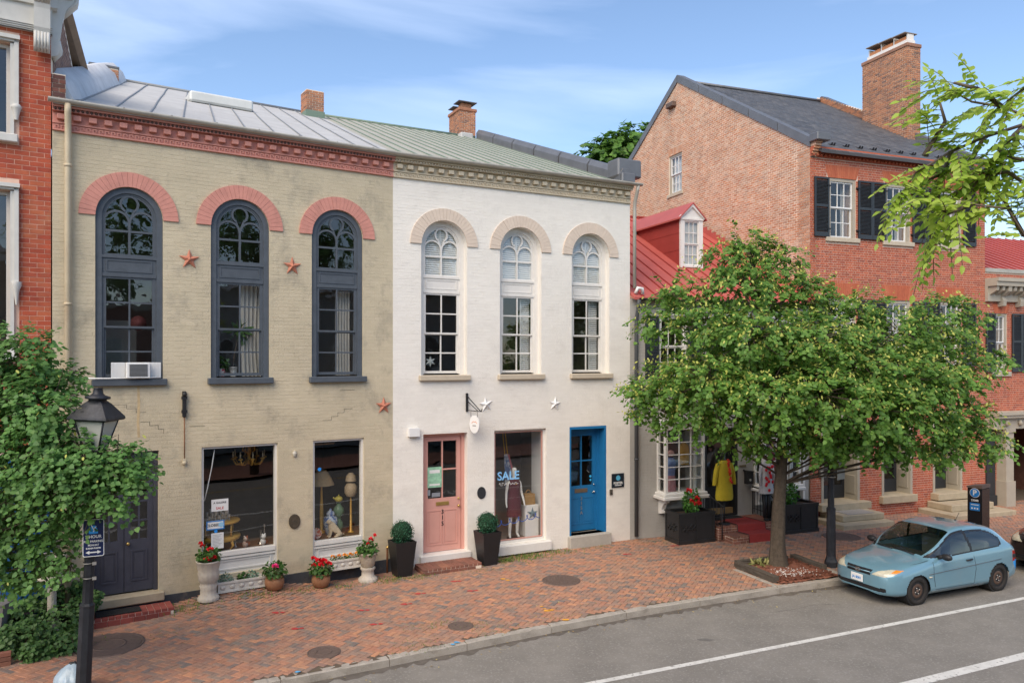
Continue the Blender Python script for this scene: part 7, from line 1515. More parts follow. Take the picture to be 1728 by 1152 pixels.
railing(2.22, 'black iron handrail left of the red carpet', [(0, -.06, .82), (0, -.5, .78), (0, -1.14, .58), (0, -1.2, .56)]); railing(4.12, 'black iron handrail right of the red carpet, behind the spotted dress', [(0, -.06, .82), (0, -.5, .80), (0, -1.02, .62), (0, -1.1, .58)])
m_plb = mat('black_painted_wood', (.026, .026, .027), .35, var=.2, vs=5)
def planter(s0, s1, d0, d1, label, plant_label, fl):
    w, dp_ = s1 - s0, d1 - d0; t = thing('lattice_planter', label, 'planter', tuple(wp('gr', s0, d0, 0)), A_GR, 'black lattice planters before the cottage'); b = MB(); h = .80
    b.box(0, w, 0, .04, .05, h); b.box(0, w, dp_ - .04, dp_, .05, h); b.box(0, .04, .04, dp_ - .04, .05, h); b.box(w - .04, w, .04, dp_ - .04, .05, h); b.box(.04, w - .04, .04, dp_ - .04, .05, h - .10); b.build('box', m_plb, t)
    f = MB(); f.box(-.025, w + .025, -.03, .06, h, h + .035); f.box(-.025, w + .025, dp_ - .06, dp_ + .03, h, h + .035); f.box(-.025, .06, .06, dp_ - .06, h, h + .034); f.box(w - .06, w + .025, .06, dp_ - .06, h, h + .034); f.box(-.02, w + .02, -.025, 0, 0, .10); f.box(-.025, 0, -.025, dp_, 0, .10); f.box(-.02, w + .02, -.02, 0, h - .06, h); f.box(-.02, 0, -.02, dp_, h - .06, h)
    for x in (0, w / 2 - .03, w - .05): f.box(x, x + .05, -.018, 0, .10, h - .06)
    for y in (0, dp_ - .05): f.box(-.018, 0, y, y + .05, .10, h - .06)
    f.build('frame', m_plb, t)
    def lattice(x0, x1, face):
        for i in range(-3, 4):
            for sg in (1, -1):
                cx, cz = (x0 + x1) / 2 + i * .13, (h + .06) / 2; L_ = .20 + .09 * ((i + sg) % 2); M_ = T(cx, -.008, cz) @ Matrix.Rotation(R(45 * sg), 4, 'Y')
                if abs(cx - (x0 + x1) / 2) > (x1 - x0) / 2 - .08: continue
                o = MB().box(-L_ / 2, L_ / 2, -.026, .008, -.013, .013).build('lattice_slat', m_plb, t); o.matrix_basis = (T(0, 0, 0) if face == 'f' else T(0, dp_, 0, R(-90))) @ M_
    lattice(.05, w / 2, 'f'); lattice(.02, dp_ - .02, 's')
    MB().box(.04, w - .04, .04, dp_ - .04, h - .10, h - .04).build('soil', m_soil, t)
    q = thing('planter_plant', plant_label, 'plant', tuple(wp('gr', s0 + fl[0], d0 + dp_ / 2, h - .05)), 0, 'red flowering plants in the lattice planters'); bush('foliage', q, mat('bright_leaf', None, .5, var=.2, ramp=[(.07, .20, .03), (.10, .26, .04), (.05, .15, .02)], trans=.25), (0, 0, .34), .24, 330, .10, rng, (1, .8, 1.35), 'lance', .3); MB().tube([(0, 0, 0), (.02, 0, .6)], .012, 5).build('stem', MATS['green_stem'], q)
    for x, y, z in fl[1]: flower_head(q, m_petal, (x, y, z), .075, rng, 22)
planter(.92, 2.05, -1.03, -.36, 'black lattice planter box under the left bay window', 'red-flowered bushy plant in the left lattice planter', (.62, [(-.05, -.22, .35), (.10, -.2, .42), (.08, -.2, .28), (-.1, -.1, .62), (.16, -.18, .30)]))
planter(4.42, 5.62, -1.08, -.42, 'black lattice planter box behind the linden trunk', 'leafy plant with two red blooms in the lattice planter behind the trunk', (.42, [(.05, -.1, .72), (.16, -.05, .76)]))
# dress forms outside
def garment(parent, pts, m, nm, n=22, wav=.03, k=9):
    b = MB(); vs = []
    for z, rx, ry, cx in pts:
        for j in range(n): t = 2 * math.pi * j / n; w = 1 + wav * math.sin(k * t + z * 5); vs.append((cx + rx * w * math.cos(t), ry * w * math.sin(t), z))
    b.add(vs, [(i * n + j, i * n + (j + 1) % n, (i + 1) * n + (j + 1) % n, (i + 1) * n + j) for i in range(len(pts) - 1) for j in range(n)], True); return b.build(nm, m, parent)
m_yel = mat('mustard_cloth', (.52, .40, .025), .85, var=.12, vs=6, bump=.5, bs=18)
ds = thing('dress_form', 'mustard yellow shirt dress with red ruffle scarf on a stand by the cottage door', 'dress stand', tuple(wp('gr', 2.50, -.86, .40)), A_GR)
garment(ds, [(.68, .26, .15, .0), (.78, .27, .16, 0), (1.05, .25, .15, 0), (1.3, .24, .14, 0), (1.5, .25, .14, 0), (1.66, .24, .12, 0), (1.74, .16, .09, 0), (1.78, .08, .06, 0)], m_yel, 'dress', wav=.05)
for sg in (-1, 1): garment(ds, [(1.10, .055, .06, sg * .33), (1.25, .065, .07, sg * .31), (1.5, .075, .08, sg * .26), (1.70, .07, .08, sg * .19)], m_yel, 'sleeve', 12)
sf_ = MB(); 
for i in range(16): f = i / 15; sf_.sphere((.02 + .10 * f + .02 * math.sin(i * 2.2), -.14 - .03 * math.sin(i), 1.80 - .62 * f), .05, 7, None, (1, .5, .8))
sf_.build('scarf', mat('red_ruffle', (.65, .05, .02), .8, var=.2, vs=20, bump=.8), ds); MB().tube([(0, 0, 0), (0, 0, .7)], .02, 8).lathe([(.17, .01), (.16, .03), (.03, .05)], 16).build('stand', m_black, ds)
m_spot = mat('pale_print_cloth', (.58, .55, .55), .85, var=.25, vs=10, bump=.4, bs=20)
ds = thing('dress_form', 'mannequin in a pale dress with red polka dots on black legs beside the cottage steps', 'mannequin', tuple(wp('gr', 3.93, -.88, .40)), A_GR)
garment(ds, [(.78, .24, .15, 0), (1.0, .21, .14, 0), (1.2, .17, .12, 0), (1.42, .19, .12, 0), (1.6, .18, .10, 0), (1.72, .10, .07, 0), (1.84, .06, .05, 0)], m_spot, 'dress', wav=.03)
for i in range(15):
    a = rng.uniform(-2.4, -.7); z = rng.uniform(.85, 1.6); q = MB(); q.sphere((.19 * math.cos(a), .135 * math.sin(a) - .012, z), .05, 8, None, (1, .35, 1)); q.build('polka_dot', mat('dot_red', (.6, .01, .02), .7), ds)
for sg in (-1, 1): MB().tube([(sg * .07, 0, .82), (sg * .07, -.02, .45), (sg * .065, 0, .08)], [.085, .06, .04], 10).sphere((sg * .065, -.07, .04), .055, 8, None, (.8, 2, .7)).build('leg', m_black, ds)
for sg in (-1, 1): MB().tube([(sg * .17, 0, 1.62), (sg * .24, -.02, 1.3), (sg * .24, -.05, 1.02)], [.05, .042, .035], 8).build('sleeve', m_spot, ds)
ds = thing('dress_form', 'dress stand with yellow and navy floral top beside the spotted dress', 'dress stand', tuple(wp('gr', 4.02 + .28, -.55, .40)), A_GR); garment(ds, [(.85, .2, .12, 0), (1.2, .17, .11, 0), (1.55, .18, .1, 0), (1.68, .1, .07, 0), (1.8, .05, .05, 0)], mat('navy_floral', None, .85, ramp=[(.05, .06, .14), (.05, .06, .14)], var=.1, speck=((.45, .40, .06), 9, .52, .9)), 'dress'); MB().tube([(0, 0, 0), (0, 0, .9)], .02, 8).lathe([(.15, .01), (.03, .04)], 14).build('stand', m_black, ds)
garment(ds, [(1.05, .05, .03, -.10), (1.35, .06, .035, -.10), (1.66, .05, .04, -.08)], mat('yellow_scarf', (.72, .48, .03), .8), 'scarf', 10)
# goods in the cottage bays
for s, lab, m1, m2 in ((1.25, 'blue and pink patterned doll dress displayed in the left bay window', (.15, .2, .4), (.5, .25, .28)), (4.75, 'dark red garment displayed in the right bay window', (.25, .03, .04), (.2, .03, .04))):
    ds = thing('display_garment', lab, 'garment', tuple(wp('gr', s, -.12, 1.28)), A_GR); garment(ds, [(0, .16, .1, 0), (.35, .14, .09, 0), (.45, .12, .09, 0)], mat('cloth_%d' % int(s * 10), m2, .85, var=.3, vs=14), 'skirt'); garment(ds, [(.44, .12, .09, 0), (.8, .15, .09, 0), (.95, .08, .06, 0)], mat('cloth_b%d' % int(s * 10), m1, .85, var=.3, vs=14), 'top'); MB().sphere((0, 0, 1.06), .10, 10).build('head', mat('pink_scarf', (.5, .28, .26), .8), ds)
ds = thing('display_garment', 'mustard jacket hanging in the left bay window', 'garment', tuple(wp('gr', 1.72, -.05, 2.0)), A_GR); garment(ds, [(0, .17, .08, 0), (.4, .18, .09, 0), (.55, .14, .07, 0), (.62, .05, .04, 0)], mat('mustard_dark', (.42, .24, .02), .85), 'jacket'); MB().tube([(0, 0, .6), (0, 0, 1.0)], .008, 5).build('hook', m_black, ds)

# ================================================================ SHOP WINDOW DISPLAYS
m_mann = mat('mannequin_white', (.70, .70, .68), .35, var=.03)
mq = thing('display_mannequin', 'white mannequin in a maroon sleeveless dress in the display window', 'mannequin', tuple(wp('wh', 3.46, .46, .31)), A_WH)
def skinned(nm, verts, edges, rad, m, parent, root=0):
    me = bpy.data.meshes.new(nm); me.from_pydata(verts, edges, []); o = bpy.data.objects.new(nm, me); COL.objects.link(o); md = o.modifiers.new('s', 'SKIN'); sv = me.skin_vertices[0].data
    for i, r in enumerate(rad): sv[i].radius = r if hasattr(r, '__len__') else (r, r); sv[i].use_root = (i == root)
    o.modifiers.new('u', 'SUBSURF').levels = 2; bpy.context.view_layer.update(); m2 = bpy.data.meshes.new_from_object(o.evaluated_get(bpy.context.evaluated_depsgraph_get())); bpy.data.objects.remove(o); bpy.data.meshes.remove(me)
    for p in m2.polygons: p.use_smooth = True
    return link(nm, m2, m, parent)
V = [(0, 0, .98), (0, 0, 1.2), (0, 0, 1.42), (0, 0, 1.56), (0, -.01, 1.64), (0, -.02, 1.76), (0, -.02, 1.86), (.10, 0, .92), (.10, -.01, .5), (.10, .02, .10), (.12, -.08, .03), (-.10, 0, .92), (-.11, .0, .5), (-.12, .02, .10), (-.15, -.08, .03), (.17, 0, 1.47), (.22, .01, 1.2), (.26, -.06, .96), (.27, -.10, .82), (-.17, 0, 1.47), (-.22, .01, 1.2), (-.25, -.04, .96), (-.25, -.08, .82)]
E_ = [(0, 1), (1, 2), (2, 3), (3, 4), (4, 5), (5, 6), (0, 7), (7, 8), (8, 9), (9, 10), (0, 11), (11, 12), (12, 13), (13, 14), (2, 15), (15, 16), (16, 17), (17, 18), (2, 19), (19, 20), (20, 21), (21, 22)]
skinned('body', V, E_, [(.15, .11), (.115, .085), (.14, .10), (.05, .05), (.048, .048), (.075, .09), (.06, .075), .085, .055, .038, (.035, .03), .085, .055, .038, (.035, .03), .05, .038, .028, (.03, .018), .05, .038, .028, (.03, .018)], m_mann, mq)
garment(mq, [(.58, .21, .16, .0), (.8, .20, .15, 0), (1.0, .195, .15, 0), (1.2, .155, .12, 0), (1.38, .175, .13, 0), (1.48, .17, .11, 0), (1.56, .09, .075, 0)], mat('maroon_cloth', (.085, .012, .025), .8, var=.15, vs=5, bump=.3, bs=12), 'dress', wav=.015)
MB().lathe([(.085, 1.53), (.10, 1.46)], 14, cap=False).sphere((0, -.13, 1.43), .018).build('necklace', m_gold, mq); MB().lathe([(.20, 0), (.2, .012), (.02, .02)], 18).build('base', m_black, mq)
for a, b, c2, d2 in ((-.028, -.10, 1.79, .012), (.028, -.10, 1.79, .012)): MB().sphere((a, b, c2), d2, 8).build('eye', mat('eye_grey', (.3, .3, .3), .5), mq)
pd_ = thing('display_pedestal', 'white box pedestal with a handbag in the display window', 'pedestal', tuple(wp('wh', 3.98, .62, .31)), A_WH); MB().bevbox(-.20, .20, -.2, .2, 0, .82, .006).build('box', m_plain_white, pd_)
hb_ = thing('handbag', 'tan wicker handbag on the white pedestal', 'handbag', tuple(wp('wh', 3.96, .60, 1.131)), A_WH); MB().prism([(-.17, 0), (.17, 0), (.155, .28), (-.15, .29)], -.09, .09).build('bag', mat('wicker', (.34, .20, .07), .8, var=.3, vs=30, bump=.8, bs=90), hb_); MB().tube([(.07 * math.cos(t), 0, .28 + .10 * math.sin(t)) for t in np.linspace(0, math.pi, 10)], .012, 6).build('handle', MATS['wicker'], hb_)
sfh = thing('starfish_ornament', 'grey blue starfish leaning on the pedestal', 'ornament', tuple(wp('wh', 3.98, .40, .92)), A_WH); b = MB(); pts = []
for i in range(10): a = R(90 + 36 * i); rr = .17 if i % 2 == 0 else .06; pts.append((rr * math.cos(a), 0, rr * math.sin(a)))
b.add(pts + [(0, -.04, 0), (0, .02, 0)], [(i, (i + 1) % 10, 10) for i in range(10)] + [((i + 1) % 10, i, 11) for i in range(10)]); b.build('starfish', mat('starfish_grey', (.13, .20, .24), .8, var=.2, vs=20), sfh)
sail = thing('sail_banner', 'striped cloth sail hung by yellow ropes in the display window', 'banner', tuple(wp('wh', 3.42, .95, 1.35)), A_WH); b = MB(); b.add([(0, 0, 1.1), (.1, 0, 1.1), (.42, .05, 0), (.05, .02, .0)], [(0, 1, 2, 3)]); b.build('cloth', mat('blue_white_cloth', None, .8, ramp=[(.45, .5, .55), (.5, .5, .52)], speck=((.05, .12, .3), 3.0, .5, .9)), sail); MB().add([(.1, -.01, 1.1), (.14, -.01, 1.1), (.5, .04, 0.02), (.42, .04, 0)], [(0, 1, 2, 3)]).build('stripe', mat('pink_stripe', (.45, .15, .18), .8), sail)
for x in (.02, .1): MB().tube([(x, 0, 1.1), (x - .06, 0, 1.62), (x - .04, 0, 1.9)], .012, 6).build('rope', mat('yellow_rope', (.65, .42, .02), .7), sail)
sst = thing('star_ornament', 'grey six-pointed star hanging in the left window of the white shop', 'ornament', tuple(wp('wh', 1.06, .30, 4.93)), A_WH); b = MB(); pts = []
for i in range(12): a = R(90 + 30 * i); rr = .14 if i % 2 == 0 else .06; pts.append((rr * math.cos(a), 0, rr * math.sin(a)))
b.add(pts + [(0, -.03, 0), (0, .03, 0)], [(i, (i + 1) % 12, 12) for i in range(12)] + [((i + 1) % 12, i, 13) for i in range(12)]); b.build('star', mat('silver_grey', (.42, .45, .45), .5), sst)
# beige shop: chandelier, table, glassware, signs
chd = thing('chandelier', 'gilt branched chandelier with candles hanging in the large shop window', 'chandelier', tuple(wp('be', 3.80, .85, 2.70)), A_BE); MB().lathe([(.0, -.06), (.03, -.02), (.06, .04), (.03, .12), (.05, .2), (.03, .34), (.02, .6)], 14).build('stem', m_gold, chd)
for k in range(8):
    a = k * math.pi / 4; c, s = math.cos(a), math.sin(a); MB().tube([(.04 * c, .04 * s, .06), (.15 * c, .15 * s, -.05), (.28 * c, .28 * s, -.03), (.34 * c, .34 * s, .08)], .018, 6).lathe([(.05, .08), (.055, .10), (.02, .12)], 10, M=T(.34 * c, .34 * s, 0)).build('arm', m_gold, chd); MB().tube([(.34 * c, .34 * s, .11), (.34 * c, .34 * s, .26)], .014, 6).build('candle', mat('candle_cream', (.75, .68, .5), .5), chd)
    MB().tube([(.03 * c, .03 * s, .2), (.14 * c, .14 * s, .26), (.12 * c, .12 * s, .38), (.03 * c, .03 * s, .42)], .012, 5).build('scroll', m_gold, chd)
gt = thing('gilt_table', 'gilt curved-leg side table in the large shop window', 'table', tuple(wp('be', 3.12, .62, .905)), A_BE)
MB().lathe([(.0, .62), (.42, .62), (.43, .60), (.40, .57)], 24, cap=False).build('top_tier', m_gold, gt); MB().lathe([(.0, .30), (.43, .30), (.44, .27), (.42, .22), (.38, .2)], 24, cap=False).build('lower_tier', m_gold, gt)
for k in range(4): a = k * math.pi / 2 + .5; c, s = math.cos(a), math.sin(a); MB().tube([(.36 * c, .36 * s, .25), (.42 * c, .42 * s, .12), (.34 * c, .34 * s, .03), (.38 * c, .38 * s, .0)], [.04, .03, .018, .025], 6).tube([(.36 * c, .36 * s, .3), (.36 * c, .36 * s, .58)], .018, 6).build('leg', m_gold, gt)
m_crys = mat('crystal', (.5, .5, .5), .08, .3, var=.5, vs=30); m_silver = mat('silver', (.5, .48, .45), .2, .9)
for i in range(14):
    s_, d_, z_ = (2.88 + .07 * (i % 7), .50 + .16 * (i // 7), 1.527); h = .12 + .06 * ((i * 7) % 3); t = thing('glass_vessel', 'small clear glass on the gilt table top', 'glass', tuple(wp('be', s_, d_, z_)), 0, 'glassware on the gilt table'); MB().lathe([(.025, 0), (.008, .01), (.008, h * .4), (.026, h * .55), (.03, h)], 10, cap=False).build('glass', m_crys, t)
for i, (s_, z_, lab) in enumerate(((3.62, .905, 'seated white and brown porcelain dog figurine'), (4.0, .905, 'white and brown spaniel figurine near the window edge'))):
    t = thing('figurine', lab, 'figurine', tuple(wp('be', s_, .42, z_)), A_BE); MB().sphere((0, 0, .08), .08, 10, None, (.8, .8, 1.1)).sphere((0, -.04, .2), .055, 10).sphere((-.03, -.04, .25), .02, 6).sphere((.03, -.04, .25), .02, 6).build('body', m_mann if i else mat('brown_white', (.5, .4, .33), .4, speck=((.3, .08, .03), 12, .5, 1.0)), t); MB().sphere((.06, .02, .07), .05, 8).build('saddle', mat('tan_glaze', (.33, .10, .04), .35), t)
for s_, z_, h in ((4.0, .905, .30), (3.45, .905, .22), (4.08, .905, .42), (2.85, .905, .25)):
    t = thing('candlestick', 'silver candlestick among the window wares, %s' % ({.30: 'beside the spaniel figurine', .22: 'beside the gilt table leg', .42: 'the tallest, at the window edge', .25: 'behind the paper notice'}[h]), 'candlestick', tuple(wp('be', s_, .62, z_)), 0); MB().lathe([(.07, 0), (.06, .02), (.02, .05), (.025, h * .5), (.015, h * .8), (.03, h)], 12).build('stick', m_silver, t)
def card(key, s, z, w, h, lines, label, m=None, d=.095, border=None):
    t = thing('window_sign', label, 'sign', tuple(wp(key, s, d, z)), FR[key][1]); MB().box(-w / 2, w / 2, -.003, 0, -h / 2, h / 2).build('card', m or m_paper, t)
    if border: MB().ribbon(rect(-w / 2 + .012, w / 2 - .012, -h / 2 + .012, h / 2 - .012), .022, -.0045, -.003, True).build('border', border, t)
    for tx, zz, sz, mk in lines: text(tx, sz, mk, t, 'lettering', T(0, -.0035, zz) @ UP, .0008, bold=.0012)
    return t
card('be', 3.02, 1.94, .34, .25, [('A GALERIE', .05, .055, m_blackink), ('SALE', -.065, .075, m_redink)], 'white A GALERIE SALE card on the large shop window glass')
cs = card('be', 2.93, 1.53, .36, .19, [], 'white CLOSED sign with blue border on the large shop window', border=m_blueink); text('CLOSED', .075, m_blackink, cs, 'lettering', T(-.045, -.0035, 0) @ UP, .0008, bold=.002); MB().prism(arc(.115, 0, .055, 0, 345, 16), -.005, -.003).build('clock_face', mat('pale_blue_ink', (.3, .55, .75), .5), cs)
card('be', 2.97, 1.20, .25, .33, [], 'white typed notice sheet below the CLOSED sign').children[0]
t = bpy.data.objects[[o.name for o in bpy.data.objects if o.get('label', '').startswith('white typed notice')][0]]
for i in range(9): MB().box(-.09, .09 - .03 * (i % 3), -.0042, -.003, .12 - i * .03, .126 - i * .03).build('text_line', mat('grey_ink', (.25, .25, .25), .6), t)
card('be', 2.98, .985, .16, .10, [('OPEN', 0, .035, m_redink)], 'small red and white sticker at the large shop window foot') if False else None
ro_ = thing('blue_sticker', 'small round blue sticker between CLOSED sign and typed notice', 'sticker', tuple(wp('be', 2.94, .10, 1.40)), A_BE); MB().prism(arc(0, 0, .035, 0, 345, 14), -.003, 0).build('disc', mat('vivid_blue', (.03, .3, .85), .5), ro_)
ro_ = thing('blue_sticker', 'small round blue sticker near the top of the narrow shop window', 'sticker', tuple(wp('be', 5.16, .10, 2.52)), A_BE); MB().prism(arc(0, 0, .04, 0, 345, 14), -.003, 0).build('disc', MATS['vivid_blue'], ro_)
cd = thing('hanging_string', 'white cord hanging at a slant inside the large shop window', 'cord', tuple(wp('be', 2.72, .14, 2.05)), A_BE); MB().tube([(0, 0, 0), (.06, 0, .25), (.11, 0, .5), (.15, 0, .7), (.20, 0, 1.05)], .012, 5).build('cord', m_paper, cd)
# narrow window
tl = thing('table_lamp', 'table lamp with cream pleated shade in the narrow shop window', 'lamp', tuple(wp('be', 5.50, .95, .905)), A_BE); MB().lathe([(.13, 0), (.12, .03), (.03, .06), (.05, .4), (.03, .8), (.02, 1.15)], 14).build('stem', m_gold, tl); MB().lathe([(.30, 1.12), (.24, 1.26), (.12, 1.46)], 24, flute=16, fd=.03, cap=False).build('shade', mat('pleated_cream', (.50, .36, .20), .8, var=.15, vs=12, trans=.3), tl)
vs_ = thing('porcelain_jar', 'blue and white lidded porcelain jar in the narrow shop window', 'jar', tuple(wp('be', 5.60, .62, .905)), A_BE); MB().lathe([(.09, 0), (.12, .06), (.17, .30), (.15, .40), (.08, .45), (.09, .47)], 22).build('body', mat('blue_white_glaze', (.45, .5, .55), .25, speck=((.04, .09, .28), 16, .48, .9)), vs_); MB().lathe([(.10, .47), (.08, .53), (.03, .56), (.02, .6), (0, .61)], 16).build('lid', MATS['blue_white_glaze'], vs_)
for z_, r_, lab in ((.905, .11, 'round green glazed vase behind the dog statue'), (1.25, .13, 'green glazed vase standing above the round vase')):
    t = thing('green_vase', lab, 'vase', tuple(wp('be', 5.86, .78, z_)), A_BE); MB().lathe([(.05, 0), (r_, .12), (r_ * .9, .22), (.05, .30), (.06, .33)], 18).build('body', mat('celadon', (.14, .24, .14), .3), t)
tp = thing('yellow_teapot', 'small yellow teapot in the narrow shop window', 'teapot', tuple(wp('be', 5.86, .78, 1.58)), A_BE); MB().sphere((0, 0, .1), .09, 12, None, (1.1, 1, .8)).tube([(-.08, 0, .1), (-.14, 0, .15)], .018, 6).sphere((0, 0, .19), .02, 6).build('pot', mat('lemon_glaze', (.6, .5, .08), .3), tp)
dg = thing('dog_statue', 'sitting cream stone dog statue in the narrow shop window', 'statue', tuple(wp('be', 5.60, .36, .905)), A_BE)
skinned('body', [(.10, 0, .10), (.02, 0, .17), (-.06, 0, .25), (-.09, 0, .33), (-.15, -.01, .36), (-.19, -.02, .345), (-.09, -.04, .12), (-.11, -.04, .02), (-.16, -.05, .015), (-.09, .04, .12), (-.11, .04, .02), (-.16, .05, .015), (.10, -.09, .06), (.02, -.10, .02), (-.04, -.11, .015), (.17, 0, .04), (.25, .02, .025)], [(0, 1), (1, 2), (2, 3), (3, 4), (4, 5), (2, 6), (6, 7), (7, 8), (2, 9), (9, 10), (10, 11), (0, 12), (12, 13), (13, 14), (0, 15), (15, 16)], [.10, .09, .085, .06, .06, .03, .03, .024, .024, .03, .024, .024, .06, .035, .025, .03, .015], mat('cream_stone', (.50, .40, .27), .8, var=.15, vs=12), dg)
for y in (-.05, .05): MB().sphere((-.11, y, .36), .035, 8, None, (.7, .4, 1.2)).build('ear', MATS['cream_stone'], dg)
pt = thing('display_plate', 'round red and white plate leaning in the narrow shop window', 'plate', tuple(wp('be', 5.17, .36, 1.03)), A_BE); MB().lathe([(.0, .0), (.06, .0), (.12, .02), (.125, .025)], 22, M=T(0, 0, 0, rx=R(80)), cap=False).build('plate', mat('imari', (.5, .35, .28), .4, speck=((.42, .08, .04), 14, .5, 1.0)), pt)
l2_ = thing('wall_lampshade', 'pale beaded lampshade at the right edge of the narrow shop window', 'lampshade', tuple(wp('be', 6.10, .62, 1.75)), A_BE); MB().lathe([(.10, 0), (.15, .08), (.15, .22), (.10, .30), (.02, .33)], 18).lathe([(.13, .36), (.11, .48), (.05, .55)], 16).build('shade', mat('bead_cream', (.42, .32, .2), .6, var=.3, vs=30), l2_); MB().lathe([(.08, -.845), (.03, -.8), (.02, 0)], 12).build('stem', m_gold, l2_)
ty = thing('oval_tray', 'painted oval tray hung high in the narrow shop window', 'tray', tuple(wp('be', 5.52, .9, 2.98)), A_BE); MB().lathe([(0, .0), (.26, .0), (.30, .03)], 24, cap=False).build('tray', mat('painted_tray', (.30, .22, .13), .5, speck=((.5, .3, .2), 9, .5, .8)), ty).scale = (1, .3, 1)
MB().tube([(0, 0, .02), (0, 0, .4)], .006, 4).build('wire', m_black, ty)
# upstairs of the beige shop
m_cur = mat('white_curtain', (.66, .64, .60), .9, var=.05, trans=.25)
def curtain(key, s0, s1, z0, z1, d, label, gather=0):
    t = thing('curtain', label, 'curtain', tuple(wp(key, (s0 + s1) / 2, d, z0)), FR[key][1], 'white curtains upstairs in the beige shop'); b = MB(); n = 40; w = s1 - s0; nz = 8; vs = []
    for k in range(nz + 1):
        f = k / nz; ww = w * (1 - gather * (1 - abs(2 * f - .6)) * .25)
        for i in range(n + 1): u = i / n; vs.append((-w / 2 + u * ww + gather * .06 * (1 - f), .035 * math.sin(u * 30 + .6 * math.sin(f * 3)), (z1 - z0) * f))
    b.add(vs, [(k * (n + 1) + i, k * (n + 1) + i + 1, (k + 1) * (n + 1) + i + 1, (k + 1) * (n + 1) + i) for k in range(nz) for i in range(n)], True); b.build('drape', m_cur, t); MB().tube([(-w / 2 - .03, 0, z1 - z0 + .01), (w / 2 + .03, 0, z1 - z0 + .01)], .012, 6).build('rod', m_black, t)
curtain('be', 3.50, 3.93, 4.62, 6.58, .40, 'white gathered curtain in the middle arched window', .5); curtain('be', 5.64, 5.97, 4.62, 6.55, .40, 'narrow white curtain in the right arched window')
hp_ = thing('potted_plant', 'spiky dracaena in a white pot on the middle window sill', 'plant', tuple(wp('be', 3.36, .40, 4.62)), A_BE); MB().lathe([(.06, 0), (.085, .2), (.09, .2), (.07, .17)], 14, cap=False).build('pot', m_plain_white, hp_); MB().tube([(0, 0, .15), (.03, 0, .5), (.12, 0, .95)], .014, 6).build('stem', m_bark, hp_); bush('foliage', hp_, m_leafpot, (.12, 0, .98), .06, 40, .28, rng, shape='strip', up=.4)
hp_ = thing('potted_plant', 'leafy plant in a red and white pot on the middle window sill', 'plant', tuple(wp('be', 3.10, .40, 4.62)), A_BE); MB().lathe([(.08, 0), (.10, .17), (.08, .17)], 14, cap=False).build('pot', mat('red_white_pot', (.6, .5, .45), .4, speck=((.5, .03, .04), 16, .5, 1)), hp_); bush('foliage', hp_, m_leafpot, (.02, 0, .28), .13, 90, .08, rng)
hw_ = thing('upper_cabinet', 'pale cabinet standing behind the left arched window', 'cabinet', tuple(wp('be', 1.25, 1.5, 4.01)), A_BE); MB().bevbox(-.6, .35, -.1, .3, 0, 1.8, .02).build('cabinet', mat('pale_cabinet', (.42, .40, .34), .7), hw_); MB().ribbon(rect(-.5, .25, .2, 1.7), .04, -.115, -.1, True).build('door_moulding', MATS['pale_cabinet'], hw_)
ht = thing('round_hat', 'round dark red hat hanging in the left arched window', 'hat', tuple(wp('be', 1.52, .5, 5.72)), A_BE); MB().lathe([(.15, 0), (.15, .02), (.09, .05), (.08, .12), (.0, .14)], 18, M=T(0, 0, 0, rx=R(90)), cap=False).build('crown', mat('hat_red', (.12, .03, .03), .8), ht); MB().ribbon([(.12 * math.cos(t), .12 * math.sin(t)) for t in np.linspace(0, 6.0, 22)], .016, -.03, -.02, True).build('band', m_paper, ht)

# ================================================================ LEFT FOREGROUND
iv = thing('ivy_bed', 'dense green ivy spilling over a low brick edging below the young tree', 'ivy bed', (-9.0, 13.3, 0)); m_ivy = mat('ivy_leaf', None, .5, var=.25, vs=5, ramp=[(.05, .12, .03), (.08, .17, .04), (.035, .09, .02), (.11, .20, .06)], trans=.2)
P_, D_2, U_, S_ = [], [], [], []
for (px, py, Y, r) in [(40, 1075, 13.2, .5), (95, 1050, 13.8, .5), (140, 1020, 14.3, .32), (70, 1010, 14.3, .4), (20, 1040, 13.7, .45), (110, 1085, 13.2, .35), (125, 990, 14.6, .25), (60, 1100, 12.9, .3), (-20, 1090, 12.9, .5), (155, 1005, 14.4, .2)]:
    x, y, z = at(px, py, Y)
    for _ in range(int(1100 * r)): 
        d = rnd_dir(rng); q = np.array([x, y, max(.05, z)]) + d * r * np.array([1, 1, .6]) * rng.uniform(.5, 1); q[2] = max(.02, q[2]); P_.append(q - np.array([-9.0, 13.3, 0])); D_2.append(rnd_dir(rng) + np.array([.2, -.5, -.3])); U_.append(np.array([0, -.5, .8]) + d * .6); S_.append(.07 * rng.uniform(.7, 1.3))
link('foliage', leaves_mesh('foliage', P_, D_2, U_, S_), m_ivy, iv, kind='stuff')
pe = at(60, 1118, 12.72)
for i in range(2):
    for k in range(3): MB().bevbox(-.21 * i - .20, -.21 * i, 0, .1, .075 * k, .075 * k + .067, .004, M=T(.82, -.72, 0, R(30))).build('brick', m_stepb, iv)
    MB().bevbox(-.21 * i - .62, -.21 * i - .42, 0, .1, .0, .067, .004, M=T(.82, -.72, 0, R(30))).build('brick', m_stepb, iv)
bp2 = thing('pedestal_urn', 'carved stone urn on a fluted bird bath pedestal in the ivy', 'urn', tuple(wp('be', -.02, -.42, 0))); MB().lathe([(.17, 0), (.17, .08), (.12, .12), (.13, .18), (.09, .24), (.075, .30), (.07, .85), (.10, .92), (.22, .98), (.25, 1.0), (.25, 1.06), (.0, 1.06)], 40, flute=10, fd=.02).build('pedestal', m_urn, bp2); MB().lathe([(.12, 1.06), (.17, 1.12), (.22, 1.34), (.24, 1.40), (.24, 1.43), (.2, 1.43)], 48, flute=12, fd=.02, cap=False).build('bowl', m_urn, bp2)
